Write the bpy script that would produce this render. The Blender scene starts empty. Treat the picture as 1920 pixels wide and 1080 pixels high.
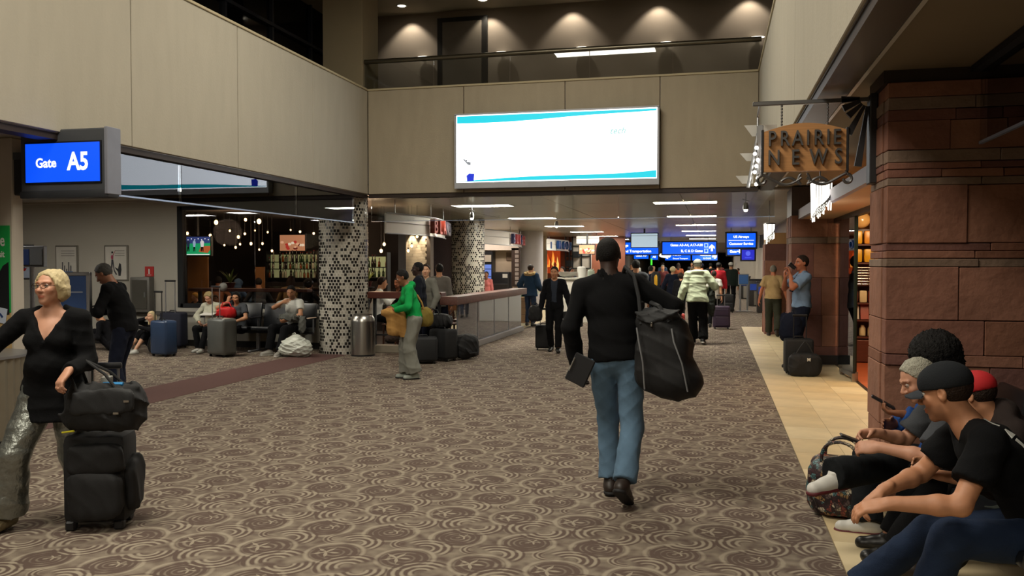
import bpy, bmesh, math, random
import numpy as np
from mathutils import Vector, Matrix

random.seed(7)
rng = np.random.default_rng(7)
SC = bpy.context.scene
COL = SC.collection
R = math.radians

# ---------------------------------------------------------------- camera, world, light, exposure
cam_d = bpy.data.cameras.new('camera')
cam = bpy.data.objects.new('camera', cam_d)
COL.objects.link(cam)
cam_d.sensor_width = 36.0
cam_d.lens = 36.0 * 1596.0 / 1920.0
cam_d.clip_end = 300
cam.location = (0, 0, 1.62)
cam.rotation_euler = (R(90) - math.atan(45 / 1596), 0, math.atan(380 * math.cos(math.atan(45 / 1596)) / 1596))
SC.camera = cam

world = bpy.data.worlds.new('world')
SC.world = world
world.use_nodes = True
world.node_tree.nodes['Background'].inputs[0].default_value = (0.02, 0.022, 0.03, 1)
world.node_tree.nodes['Background'].inputs[1].default_value = 0.3

def area(name, loc, size, power, color=(1, 0.93, 0.8), rot=(0, 0, 0), spread=180):
    l = bpy.data.lights.new(name, 'AREA')
    l.shape = 'RECTANGLE'
    l.size, l.size_y = size
    l.energy = power
    l.color = color
    l.spread = R(spread)
    o = bpy.data.objects.new(name, l)
    COL.objects.link(o)
    o.location = loc
    o.rotation_euler = rot
    return o

def spot(name, loc, power, color, angle=70, blend=0.6, rot=(0, 0, 0), rad=0.04):
    l = bpy.data.lights.new(name, 'SPOT')
    l.energy = power
    l.color = color
    l.spot_size = R(angle)
    l.spot_blend = blend
    l.shadow_soft_size = rad
    o = bpy.data.objects.new(name, l)
    COL.objects.link(o)
    o.location = loc
    o.rotation_euler = rot
    return o

def point(name, loc, power, color, rad=0.05):
    l = bpy.data.lights.new(name, 'POINT')
    l.energy = power
    l.color = color
    l.shadow_soft_size = rad
    o = bpy.data.objects.new(name, l)
    COL.objects.link(o)
    o.location = loc
    return o

WARM, NEUT, COOL = (1.0, 0.92, 0.77), (1.0, 0.95, 0.86), (0.72, 0.78, 1.0)
# broad area lights added under the hall ceiling to light the hall
area('hall_area_light', (-3.4, 3.0, 6.7), (2.4, 2.4), 400, WARM)
area('hall_area_light', (-2.6, 9.5, 6.7), (2.4, 2.4), 250, WARM)
area('hall_area_light', (-2.5, -4.5, 6.7), (3.0, 3.0), 420, WARM)
# ceiling panels over the gate seats on the left, out of the frame
area('gate_lamp_light', (-10.0, 8.5, 2.80), (1.2, 0.6), 55, NEUT)
area('gate_lamp_light', (-12.5, 11.5, 2.80), (1.2, 0.6), 40, NEUT)
# shop light behind the glass doors
area('shop_light', (2.7, 12.2, 2.6), (1.0, 2.5), 90, (1.0, 0.68, 0.38))

SC.view_settings.view_transform = 'Standard'
SC.view_settings.look = 'None'
SC.view_settings.gamma = 1
SC.view_settings.use_curve_mapping = False
SC.view_settings.exposure = 0.0
SC.cycles.use_denoising = True
SC.cycles.max_bounces = 7
SC.cycles.diffuse_bounces = 3
SC.cycles.glossy_bounces = 3
SC.cycles.transparent_max_bounces = 16
SC.cycles.caustics_reflective = False
SC.cycles.caustics_refractive = False
SC.cycles.sample_clamp_indirect = 4
# ---------------------------------------------------------------- material helpers
def s2l(c):
    return tuple((v / 12.92 if v <= 0.04045 else ((v + 0.055) / 1.055) ** 2.4) for v in c)

def hexc(h):
    return s2l(tuple(int(h[i:i + 2], 16) / 255 for i in (0, 2, 4)))

class NT:
    def __init__(s, name):
        s.m = bpy.data.materials.new(name)
        s.m.use_nodes = True
        s.t = s.m.node_tree
        s.b = s.t.nodes['Principled BSDF']
        s.out = s.t.nodes['Material Output']
    def n(s, typ, **kw):
        nd = s.t.nodes.new(typ)
        for k, v in kw.items():
            if k.startswith('i_'):
                nd.inputs[k[2:].replace('_', ' ')].default_value = v
            else:
                setattr(nd, k, v)
        return nd
    def l(s, a, b):
        s.t.links.new(a, b)
    def math(s, op, a, b=None, c=None):
        nd = s.t.nodes.new('ShaderNodeMath')
        nd.operation = op
        for i, v in enumerate((a, b, c)):
            if v is None:
                continue
            if hasattr(v, 'links'):
                s.l(v, nd.inputs[i])
            else:
                nd.inputs[i].default_value = v
        return nd.outputs[0]
    def mix(s, f, a, b):
        nd = s.t.nodes.new('ShaderNodeMix')
        nd.data_type = 'RGBA'
        for sock, v in ((nd.inputs[0], f), (nd.inputs[6], a), (nd.inputs[7], b)):
            if hasattr(v, 'links'):
                s.l(v, sock)
            elif isinstance(v, (int, float)):
                sock.default_value = v
            else:
                sock.default_value = (*v, 1) if len(v) == 3 else v
        return nd.outputs[2]
    def coord(s, which='Object'):
        return s.n('ShaderNodeTexCoord').outputs[which]
    def xyz(s, v):
        nd = s.n('ShaderNodeSeparateXYZ')
        s.l(v, nd.inputs[0])
        return nd.outputs

MATS = {}
def mat(name, col, rough=0.6, metal=0.0, var=0.12, scale=8.0, bump=0.0, bscale=60.0, sheen=0.0, spec=0.5, emis=None, estr=0.0, coat=0.0, streak=None):
    if name in MATS:
        return MATS[name]
    if isinstance(col, str):
        col = hexc(col)
    t = NT(name)
    co = t.coord()
    nz = t.n('ShaderNodeTexNoise', i_Scale=scale, i_Detail=3.0)
    if streak:
        mp = t.n('ShaderNodeMapping')
        mp.inputs['Scale'].default_value = streak
        t.l(co, mp.inputs[0])
        t.l(mp.outputs[0], nz.inputs['Vector'])
    else:
        t.l(co, nz.inputs['Vector'])
    dark = tuple(c * (1 - var) for c in col)
    lite = tuple(min(1, c * (1 + var)) for c in col)
    t.l(t.mix(nz.outputs[0], dark, lite), t.b.inputs['Base Color'])
    t.b.inputs['Roughness'].default_value = rough
    t.b.inputs['Metallic'].default_value = metal
    t.b.inputs['Specular IOR Level'].default_value = spec
    t.b.inputs['Coat Weight'].default_value = coat
    if sheen:
        t.b.inputs['Sheen Weight'].default_value = sheen
    if bump:
        nb = t.n('ShaderNodeTexNoise', i_Scale=bscale, i_Detail=4.0)
        t.l(co, nb.inputs['Vector'])
        bp = t.n('ShaderNodeBump', i_Strength=bump, i_Distance=0.01)
        t.l(nb.outputs[0], bp.inputs['Height'])
        t.l(bp.outputs[0], t.b.inputs['Normal'])
    if emis is not None:
        t.b.inputs['Emission Color'].default_value = (*(hexc(emis) if isinstance(emis, str) else emis), 1)
        t.b.inputs['Emission Strength'].default_value = estr
    MATS[name] = t.m
    return t.m

def emit(name, col, strength):
    if name in MATS:
        return MATS[name]
    if isinstance(col, str):
        col = hexc(col)
    t = NT(name)
    t.b.inputs['Base Color'].default_value = (*[c * 0.4 for c in col], 1)
    t.b.inputs['Emission Color'].default_value = (*col, 1)
    t.b.inputs['Emission Strength'].default_value = strength
    MATS[name] = t.m
    return t.m

def glass(name, tint=(0.75, 0.8, 0.78), gloss=1.0, rough=0.0, opacity=0.0):
    """thin pane: mostly clear, fresnel reflection, a little grey"""
    if name in MATS:
        return MATS[name]
    t = NT(name)
    tr = t.n('ShaderNodeBsdfTransparent')
    tr.inputs[0].default_value = (*tint, 1)
    gl = t.n('ShaderNodeBsdfGlossy')
    gl.inputs['Roughness'].default_value = rough
    gl.inputs['Color'].default_value = (0.9, 0.93, 1.0, 1)
    fr = t.n('ShaderNodeFresnel')
    fr.inputs[0].default_value = 1.5
    mx = t.n('ShaderNodeMixShader')
    f = t.math('MULTIPLY', fr.outputs[0], gloss)
    f = t.math('MINIMUM', f, 1.0)
    t.l(f, mx.inputs[0])
    t.l(tr.outputs[0], mx.inputs[1])
    t.l(gl.outputs[0], mx.inputs[2])
    last = mx
    if opacity:
        df = t.n('ShaderNodeBsdfDiffuse')
        df.inputs[0].default_value = (0.35, 0.35, 0.36, 1)
        m2 = t.n('ShaderNodeMixShader')
        m2.inputs[0].default_value = opacity
        t.l(mx.outputs[0], m2.inputs[1])
        t.l(df.outputs[0], m2.inputs[2])
        last = m2
    t.l(last.outputs[0], t.out.inputs[0])
    MATS[name] = t.m
    return t.m

# ---------------------------------------------------------------- object helpers
def link(name, me, m=None, parent=None, loc=None, rot=None):
    o = bpy.data.objects.new(name, me)
    COL.objects.link(o)
    if m is not None:
        me.materials.clear() if False else None
        if not me.materials:
            me.materials.append(m)
    if parent is not None:
        o.parent = parent
    if loc is not None:
        o.location = loc
    if rot is not None:
        o.rotation_euler = rot
    return o

def tag(o, label=None, cat=None, group=None, kind=None):
    if label: o['label'] = label
    if cat: o['category'] = cat
    if group: o['group'] = group
    if kind: o['kind'] = kind
    return o

def thing(name, label, cat, loc=(0, 0, 0), rz=0.0, group=None):
    o = bpy.data.objects.new(name, None)
    o.empty_display_size = 0.1
    COL.objects.link(o)
    o.location = loc
    o.rotation_euler = (0, 0, rz)
    return tag(o, label, cat, group)

class MB:
    """collects shapes, builds ONE mesh"""
    def __init__(s):
        s.v, s.f, s.sm = [], [], []
    def add(s, vs, fs, smooth=False, M=None):
        k = len(s.v)
        if M is not None:
            vs = [tuple(M @ Vector(v)) for v in vs]
        s.v += [tuple(v) for v in vs]
        s.f += [tuple(i + k for i in f) for f in fs]
        s.sm += [smooth] * len(fs)
        return s
    def box(s, c, d, M=None, bev=0.0):
        """centre, full size; bev chamfers all edges"""
        x, y, z = d[0] / 2, d[1] / 2, d[2] / 2
        T = Matrix.Translation(c)
        if M is not None:
            T = T @ M
        if bev <= 0:
            vs = [(-x, -y, -z), (x, -y, -z), (x, y, -z), (-x, y, -z), (-x, -y, z), (x, -y, z), (x, y, z), (-x, y, z)]
            fs = [(0, 3, 2, 1), (4, 5, 6, 7), (0, 1, 5, 4), (1, 2, 6, 5), (2, 3, 7, 6), (3, 0, 4, 7)]
            return s.add(vs, fs, False, T)
        bm = bmesh.new()
        bmesh.ops.create_cube(bm, size=1)
        for v in bm.verts:
            v.co = Vector((v.co.x * d[0], v.co.y * d[1], v.co.z * d[2]))
        bmesh.ops.bevel(bm, geom=bm.edges[:], offset=min(bev, min(d) * 0.45), segments=2 if bev > 0.012 else 1, affect='EDGES', profile=0.6)
        bm.verts.index_update()
        s.add([v.co[:] for v in bm.verts], [[v.index for v in f.verts] for f in bm.faces], bev > 0.012, T)
        bm.free()
        return s
    def bb(s, x0, x1, y0, y1, z0, z1, bev=0.0):
        return s.box(((x0 + x1) / 2, (y0 + y1) / 2, (z0 + z1) / 2), (x1 - x0, y1 - y0, z1 - z0), None, bev)
    def tube(s, pts, r, n=8, closed=False, cap=True):
        pts = [Vector(p) for p in pts]
        rs = r if isinstance(r, (list, tuple)) else [r] * len(pts)
        rings = []
        N = len(pts)
        up = Vector((0, 0, 1))
        prev = None
        for i, p in enumerate(pts):
            a = pts[(i - 1) % N] if (i > 0 or closed) else p
            b = pts[(i + 1) % N] if (i < N - 1 or closed) else p
            d = (b - a).normalized()
            if prev is None:
                q = up if abs(d.z) < 0.9 else Vector((1, 0, 0))
                u = d.cross(q).normalized()
            else:
                u = (prev - d * prev.dot(d))
                u = u.normalized() if u.length > 1e-6 else d.orthogonal().normalized()
            prev = u
            w = d.cross(u)
            rings.append([tuple(p + (u * math.cos(2 * math.pi * k / n) + w * math.sin(2 * math.pi * k / n)) * rs[i]) for k in range(n)])
        vs = [v for r_ in rings for v in r_]
        fs = []
        M_ = N if closed else N - 1
        for i in range(M_):
            j = (i + 1) % N
            for k in range(n):
                k2 = (k + 1) % n
                fs.append((i * n + k, i * n + k2, j * n + k2, j * n + k))
        if cap and not closed:
            fs.append(tuple(range(n - 1, -1, -1)))
            fs.append(tuple((N - 1) * n + k for k in range(n)))
        return s.add(vs, fs, True)
    def lathe(s, prof, n=24, c=(0, 0, 0), cap=True, M=None):
        vs, fs = [], []
        for (r, z) in prof:
            for k in range(n):
                a = 2 * math.pi * k / n
                vs.append((c[0] + r * math.cos(a), c[1] + r * math.sin(a), c[2] + z))
        for i in range(len(prof) - 1):
            for k in range(n):
                k2 = (k + 1) % n
                fs.append((i * n + k, i * n + k2, (i + 1) * n + k2, (i + 1) * n + k))
        if cap:
            fs.append(tuple(range(n - 1, -1, -1)))
            fs.append(tuple((len(prof) - 1) * n + k for k in range(n)))
        return s.add(vs, fs, True, M)
    def prism(s, poly, t, M):
        """flat polygon in local xy, thickness t along local z"""
        n = len(poly)
        vs = [(p[0], p[1], -t / 2) for p in poly] + [(p[0], p[1], t / 2) for p in poly]
        fs = [tuple(range(n - 1, -1, -1)), tuple(range(n, 2 * n))]
        fs += [(i, (i + 1) % n, n + (i + 1) % n, n + i) for i in range(n)]
        return s.add(vs, fs, False, M)
    def ball(s, c, r, seg=12, rings=8, M=None):
        rr = r if isinstance(r, (tuple, list)) else (r, r, r)
        vs = [(c[0], c[1], c[2] - rr[2])]
        fs = []
        for i in range(1, rings):
            a = math.pi * i / rings
            for k in range(seg):
                b = 2 * math.pi * k / seg
                vs.append((c[0] + rr[0] * math.sin(a) * math.cos(b), c[1] + rr[1] * math.sin(a) * math.sin(b), c[2] - rr[2] * math.cos(a)))
        vs.append((c[0], c[1], c[2] + rr[2]))
        top = len(vs) - 1
        for k in range(seg):
            fs.append((0, 1 + (k + 1) % seg, 1 + k))
            fs.append((top, top - seg + k, top - seg + (k + 1) % seg))
        for i in range(rings - 2):
            for k in range(seg):
                a, b = 1 + i * seg + k, 1 + i * seg + (k + 1) % seg
                fs.append((a, b, b + seg, a + seg))
        return s.add(vs, fs, True, M)
    def mesh(s, name):
        me = bpy.data.meshes.new(name)
        me.from_pydata(s.v, [], s.f)
        me.polygons.foreach_set('use_smooth', s.sm)
        me.update()
        return me
    def build(s, name, m, parent=None, loc=None, rot=None, sharp=35):
        me = s.mesh(name)
        if any(s.sm) and sharp:
            me.set_sharp_from_angle(angle=R(sharp))
        return link(name, me, m, parent, loc, rot)

def rotz(a): return Matrix.Rotation(a, 4, 'Z')
def rotx(a): return Matrix.Rotation(a, 4, 'X')
def roty(a): return Matrix.Rotation(a, 4, 'Y')

def struct(name, mb, m, parent=None):
    o = mb.build(name, m, parent)
    if parent is None:
        o['kind'] = 'structure'
    return o

def text(name, body, size, m, parent, loc, rot, depth=0.004, bold=0.0, align='CENTER', sx=1.0, shear=0.0, spacing=1.0):
    c = bpy.data.curves.new(name, 'FONT')
    c.body = body
    c.size = size
    c.extrude = depth
    c.offset = bold
    c.align_x = align
    c.align_y = 'CENTER'
    c.shear = shear
    c.space_character = spacing
    c.resolution_u = 3
    tmp = bpy.data.objects.new('tmp', c)
    me = bpy.data.meshes.new_from_object(tmp)
    bpy.data.objects.remove(tmp)
    me.materials.clear()
    o = link(name, me, m, parent, loc, rot)
    o.scale = (sx, 1, 1)
    return o
# ---------------------------------------------------------------- smooth solid modelling for bodies, cloth and soft bags
def V3(*a):
    return np.array(a if len(a) > 1 else a[0], dtype=np.float64)
def unit(v):
    n = np.linalg.norm(v)
    return v / n if n > 1e-9 else np.array([0., 0., 1.])

class Vol:
    def __init__(s, lo, hi, h):
        s.h = h
        s.lo = V3(lo) - 3 * h
        n = np.ceil((V3(hi) + 3 * h - s.lo) / h).astype(int) + 1
        s.n = n
        s.D = np.full(tuple(n), 0.5, np.float32)
    def _box(s, lo, hi):
        a = np.maximum(np.floor((lo - s.lo) / s.h).astype(int), 0)
        b = np.minimum(np.ceil((hi - s.lo) / s.h).astype(int) + 1, s.n)
        if (b <= a).any():
            return None
        g = [(s.lo[i] + s.h * np.arange(a[i], b[i])).astype(np.float32) for i in range(3)]
        sl = tuple(slice(a[i], b[i]) for i in range(3))
        return sl, g[0][:, None, None], g[1][None, :, None], g[2][None, None, :]
    def _merge(s, sl, d, k, op='add'):
        A = s.D[sl]
        if op == 'add':
            h = np.clip(0.5 + 0.5 * (A - d) / k, 0, 1)
            s.D[sl] = A + (d - A) * h - k * h * (1 - h)
        else:
            h = np.clip(0.5 - 0.5 * (A + d) / k, 0, 1)
            s.D[sl] = A + (-d - A) * h + k * h * (1 - h)
    def cone(s, a, b, ra, rb, k=0.02, flat=None, capa=False, capb=False, op='add'):
        """tapered limb; flat=(axis, factor): thinner along axis by factor"""
        a, b = V3(a), V3(b)
        m = max(ra, rb) * (max(1.0, 1.0 / 1.0)) + k * 1.6 + 2 * s.h
        if flat is not None and flat[1] > 1:
            m = max(ra, rb) * flat[1] + k * 1.6 + 2 * s.h
        bx = s._box(np.minimum(a, b) - m, np.maximum(a, b) + m)
        if bx is None:
            return s
        sl, X, Y, Z = bx
        ab = b - a
        px, py, pz = X - a[0], Y - a[1], Z - a[2]
        L2 = max(float(ab @ ab), 1e-9)
        t = np.clip((px * ab[0] + py * ab[1] + pz * ab[2]) / L2, 0, 1)
        qx, qy, qz = px - t * ab[0], py - t * ab[1], pz - t * ab[2]
        r = ra + (rb - ra) * t
        if flat is not None:
            ax = unit(V3(flat[0]))
            w = (qx * ax[0] + qy * ax[1] + qz * ax[2])
            f = 1.0 / (flat[1] * flat[1]) - 1.0
            d = np.sqrt(np.maximum(qx * qx + qy * qy + qz * qz + w * w * f, 0)) - r
            d = d * min(1.0, flat[1])
        else:
            d = np.sqrt(qx * qx + qy * qy + qz * qz) - r
        u = ab / math.sqrt(L2)
        if capb:
            d = np.maximum(d, (X - b[0]) * u[0] + (Y - b[1]) * u[1] + (Z - b[2]) * u[2])
        if capa:
            d = np.maximum(d, -((X - a[0]) * u[0] + (Y - a[1]) * u[1] + (Z - a[2]) * u[2]))
        s._merge(sl, d.astype(np.float32), k, op)
        return s
    def ell(s, c, r, F=None, k=0.02, op='add', p=2.0):
        """ellipsoid (p>2: boxier); F rows = local axes"""
        c, r = V3(c), V3(r)
        m = float(max(r)) * (1.0 if p <= 2 else 1.35) + k * 1.6 + 2 * s.h
        bx = s._box(c - m, c + m)
        if bx is None:
            return s
        sl, X, Y, Z = bx
        px, py, pz = X - c[0], Y - c[1], Z - c[2]
        if F is None:
            F = np.eye(3)
        q = [(px * F[i][0] + py * F[i][1] + pz * F[i][2]) / r[i] for i in range(3)]
        if p == 2.0:
            k0 = np.sqrt(q[0] ** 2 + q[1] ** 2 + q[2] ** 2)
            k1 = np.sqrt((q[0] / r[0]) ** 2 + (q[1] / r[1]) ** 2 + (q[2] / r[2]) ** 2) + 1e-6
            d = k0 * (k0 - 1) / k1
        else:
            k0 = (np.abs(q[0]) ** p + np.abs(q[1]) ** p + np.abs(q[2]) ** p) ** (1 / p)
            d = (k0 - 1) * float(min(r))
        s._merge(sl, d.astype(np.float32), k, op)
        return s
    def cut(s, p, n, lo=None, hi=None):
        """remove the side the normal points to (inside an optional box)"""
        p, n = V3(p), unit(V3(n))
        bx = s._box(s.lo if lo is None else V3(lo), s.lo + s.n * s.h if hi is None else V3(hi))
        if bx is None:
            return s
        sl, X, Y, Z = bx
        d = (X - p[0]) * n[0] + (Y - p[1]) * n[1] + (Z - p[2]) * n[2]
        s.D[sl] = np.maximum(s.D[sl], d.astype(np.float32))
        return s
    def front_cut(s, c, F, fn, k=.006):
        """open the front of a garment: region fn(x, z) < 0 in front of point c"""
        X = (s.lo[0] + s.h * np.arange(s.n[0]))[:, None, None] - c[0]
        Y = (s.lo[1] + s.h * np.arange(s.n[1]))[None, :, None] - c[1]
        Z = (s.lo[2] + s.h * np.arange(s.n[2]))[None, None, :] - c[2]
        x, y, z = [X * F[i][0] + Y * F[i][1] + Z * F[i][2] for i in range(3)]
        d = np.maximum(fn(x, z), .015 - y)
        s._merge(tuple([slice(None)] * 3), d.astype(np.float32), k, 'sub')
        return s
    def wrinkle(s, amp, freq=16.0, seed=0):
        r = np.random.default_rng(seed)
        idx = np.nonzero(np.abs(s.D) < 0.05)
        P = np.stack([s.lo[i] + s.h * idx[i] for i in range(3)], 1)
        w = np.zeros(len(P))
        for o in range(4):
            k = r.normal(size=3)
            k = unit(k) * freq * (1 + 0.7 * o)
            k2 = unit(r.normal(size=3)) * freq * 0.6
            ph = P @ k + 1.6 * np.sin(P @ k2 + o)
            w += (1 - np.abs(np.sin(ph))) ** 2 / (1 + 0.5 * o)
        s.D[idx] += (amp * (0.9 - w)).astype(np.float32)
        return s
    def mesh(s, name):
        D = s.D
        D[0] = D[-1] = 0.5
        D[:, 0] = D[:, -1] = 0.5
        D[:, :, 0] = D[:, :, -1] = 0.5
        S = D < 0
        n = D.shape
        cs = np.zeros((n[0] - 1, n[1] - 1, n[2] - 1), np.uint8)
        for i in (0, 1):
            for j in (0, 1):
                for k in (0, 1):
                    cs += S[i:n[0] - 1 + i, j:n[1] - 1 + j, k:n[2] - 1 + k]
        act = (cs > 0) & (cs < 8)
        I = np.argwhere(act)
        me = bpy.data.meshes.new(name)
        if len(I) == 0:
            return me
        idm = np.full(act.shape, -1, np.int32)
        idm[tuple(I.T)] = np.arange(len(I))
        acc = np.zeros((len(I), 3))
        cnt = np.zeros(len(I))
        cor = [(i, j, k) for i in (0, 1) for j in (0, 1) for k in (0, 1)]
        vals = {c: D[I[:, 0] + c[0], I[:, 1] + c[1], I[:, 2] + c[2]].astype(np.float64) for c in cor}
        for c in cor:
            for ax in range(3):
                if c[ax] == 0:
                    e = list(c)
                    e[ax] = 1
                    e = tuple(e)
                    va, vb = vals[c], vals[e]
                    m = (va < 0) != (vb < 0)
                    t = np.where(m, va / np.where(m, va - vb, 1), 0)
                    p = np.tile(np.array(c, float), (len(I), 1))
                    p[:, ax] = t
                    acc[m] += p[m]
                    cnt[m] += 1
        vt = s.lo + s.h * (I + acc / cnt[:, None])
        quads = []
        for ax in range(3):
            b, c = [(1, 2), (2, 0), (0, 1)][ax]
            sa = [slice(1, -1)] * 3
            sb = [slice(1, -1)] * 3
            sa[ax] = slice(0, -1)
            sb[ax] = slice(1, None)
            A, B = S[tuple(sa)], S[tuple(sb)]
            for inside in (True, False):
                E = np.argwhere((A != B) & (A == inside))
                if len(E) == 0:
                    continue
                off = np.ones(3, int)
                off[ax] = 0
                E = E + off
                def cell(db, dc):
                    q = E.copy()
                    q[:, b] -= db
                    q[:, c] -= dc
                    return idm[q[:, 0], q[:, 1], q[:, 2]]
                q = np.stack([cell(1, 1), cell(0, 1), cell(0, 0), cell(1, 0)], 1)
                if not inside:
                    q = q[:, ::-1]
                quads.append(q)
        q = np.concatenate(quads)
        q = q[(q >= 0).all(1)]
        me.vertices.add(len(vt))
        me.vertices.foreach_set('co', vt.astype(np.float32).ravel())
        me.loops.add(len(q) * 4)
        me.loops.foreach_set('vertex_index', q.astype(np.int32).ravel())
        me.polygons.add(len(q))
        me.polygons.foreach_set('loop_start', np.arange(0, len(q) * 4, 4, dtype=np.int32))
        me.polygons.foreach_set('use_smooth', np.ones(len(q), bool))
        me.update(calc_edges=True)
        me['_n'] = len(vt)
        return me
    def build(s, name, m, parent=None):
        return link(name, s.mesh(name), m, parent)
# ---------------------------------------------------------------- people
def rot3(axis, deg):
    return np.array(Matrix.Rotation(R(deg), 3, axis))

def ik(a, b, l1, l2, pole):
    d = b - a
    L = np.linalg.norm(d)
    u = d / max(L, 1e-6)
    L = min(L, (l1 + l2) * 0.998)
    b = a + u * L
    x = (l1 * l1 - l2 * l2 + L * L) / (2 * L)
    h = math.sqrt(max(l1 * l1 - x * x, 0))
    p = V3(pole)
    p = p - u * (p @ u)
    return a + u * x + unit(p) * h, b

SKINS = {}
def skin(name, col):
    if name in SKINS:
        return SKINS[name]
    t = NT('skin_' + name)
    at = t.n('ShaderNodeAttribute', attribute_name='Col')
    nz = t.n('ShaderNodeTexNoise', i_Scale=30.0)
    t.l(t.coord(), nz.inputs['Vector'])
    c = hexc(col)
    base = t.mix(nz.outputs[0], tuple(v * 0.86 for v in c), tuple(min(1, v * 1.12) for v in c))
    mx = t.n('ShaderNodeMix', data_type='RGBA', blend_type='MULTIPLY')
    mx.inputs[0].default_value = 1
    t.l(base, mx.inputs[6])
    t.l(at.outputs['Color'], mx.inputs[7])
    t.l(mx.outputs[2], t.b.inputs['Base Color'])
    t.b.inputs['Roughness'].default_value = 0.55
    t.b.inputs['Subsurface Weight'].default_value = 0.0
    SKINS[name] = t.m
    return t.m

PALE, TAN_, BROWN, DARK = [('pale', 'd8a888'), ('tan', 'b98562'), ('brown', '8a5a40'), ('dark', '33211a')]

def solve(pose, S):
    """pose values are for a 1.75 m figure, scaled by S"""
    P = dict(pel=(0, 0, .95), lean=0, bend=0, side=0, twist=0, hp=0, hy=0, hr=0, sw=.168, hw=.09,
             wl=(-.25, .03, .87), wr=(.25, .03, .87), epl=(-.4, -1, -.1), epr=(.4, -1, -.1),
             al=(-.1, 0, .09), ar=(.1, 0, .09), kpl=(-.1, 1, .1), kpr=(.1, 1, .1), fyl=8, fyr=-8, fpl=0, fpr=0,
             hdl=None, hdr=None, pnl=None, pnr=None, cl=.45, cr=.45, sh=0)
    P.update(pose)
    J = dict(S=S, P=P)
    pel = V3(P['pel'])
    R1 = rot3('Y', P['side']) @ rot3('X', -P['lean'])
    R2 = rot3('Z', P['twist']) @ rot3('Y', P['side']) @ rot3('X', -(P['lean'] + P['bend']))
    J['R1'], J['R2'] = R1, R2
    w = pel + R1 @ V3(0, 0, .16)
    ch = w + R2 @ V3(0, 0.01, .18)
    nk = ch + R2 @ V3(0, -.015, .19)
    RH = rot3('Z', P['hy']) @ rot3('X', -P['hp']) @ rot3('Y', P['hr'])
    # the neck follows half of the lean of the chest
    RN = rot3('Z', P['twist']) @ rot3('X', -(P['lean'] + P['bend']) * .6 - P['hp'] * .35)
    hc = nk + RN @ V3(0, .016, .078) + RH @ V3(0, .008, .072)
    J.update(pel=pel, waist=w, chest=ch, neck=nk, head=hc, RH=RH)
    for s, sx in (('l', -1), ('r', 1)):
        sh = nk + R2 @ V3(sx * P['sw'], 0, -.060 + P['sh'])
        wr = V3(P['w' + s])
        el, wr = ik(sh, wr, .29, .255, P['ep' + s])
        J['sh' + s], J['el' + s], J['wr' + s] = sh, el, wr
        fd = unit(wr - el)
        hd = unit(V3(P['hd' + s])) if P['hd' + s] is not None else fd
        pn = V3(P['pn' + s]) if P['pn' + s] is not None else V3(-sx, 0.1, 0)
        pn = unit(pn - hd * (pn @ hd))
        J['hd' + s], J['pn' + s] = hd, pn
        hip = pel + R1 @ V3(sx * P['hw'], 0, -.03)
        an = V3(P['a' + s])
        kn, an = ik(hip, an, .43, .42, P['kp' + s])
        J['hip' + s], J['kn' + s], J['an' + s] = hip, kn, an
        J['F' + s] = rot3('Z', P['fy' + s]) @ rot3('X', -P['fp' + s])
    for k, v in list(J.items()):
        if isinstance(v, np.ndarray) and v.shape == (3,) and k[:2] not in ('hd', 'pn'):
            J[k] = v * S
    return J

def hand(V, J, s, h, sx, sc=1.0):
    S = J['S'] * sc
    w, d, n = J['wr' + s], J['hd' + s], J['pn' + s]
    side = np.cross(d, n)
    curl = J['P']['c' + s]
    ts = -1 if side @ V3(1, 0, 0) * sx > 0 else 1
    if J['P'].get('ts' + s) is not None:
        ts = J['P']['ts' + s]
    F = np.stack([side, n, d])
    V.cone(w - d * .03 * S, w + d * .03 * S, .026 * S, .028 * S, .012, flat=(n, .75))
    V.ell(w + d * .055 * S, V3(.042, .017, .052) * S, F, .012, p=2.6)
    rf = max(.0088 * S, .62 * h)
    kf = .006 if h < .009 else h * .5
    for i, (o, L) in enumerate(((-.031, .070), (-.0105, .078), (.0105, .074), (.030, .058))):
        o = o * -ts
        p = w + d * .094 * S + side * o * S
        a = curl * 40
        cu = 0
        for j, f in enumerate((.45, .32, .23)):
            cu += a * (1.0, 1.3, .8)[j] + (4 if j == 0 else 0)
            dr = d * math.cos(R(cu)) + n * math.sin(R(cu)) + side * (o * 1.6 * (1 - curl))
            q = p + unit(dr) * L * f * S * 1.08
            V.cone(p, q, rf * (1.05 - .08 * j), rf * (.98 - .08 * j), kf)
            p = q
    p = w + d * .025 * S + side * ts * .028 * S + n * .006 * S
    dr = unit(d * .75 + side * ts * (.75 - .5 * curl) + n * (.25 + .5 * curl))
    q = p + dr * .045 * S
    V.cone(p, q, rf * 1.45, rf * 1.15, kf * 1.5)
    dr = unit(d * .95 + side * ts * (.25 - .6 * curl) + n * (.3 + .5 * curl))
    V.cone(q, q + dr * .03 * S, rf * 1.12, rf * .95, kf)

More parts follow.
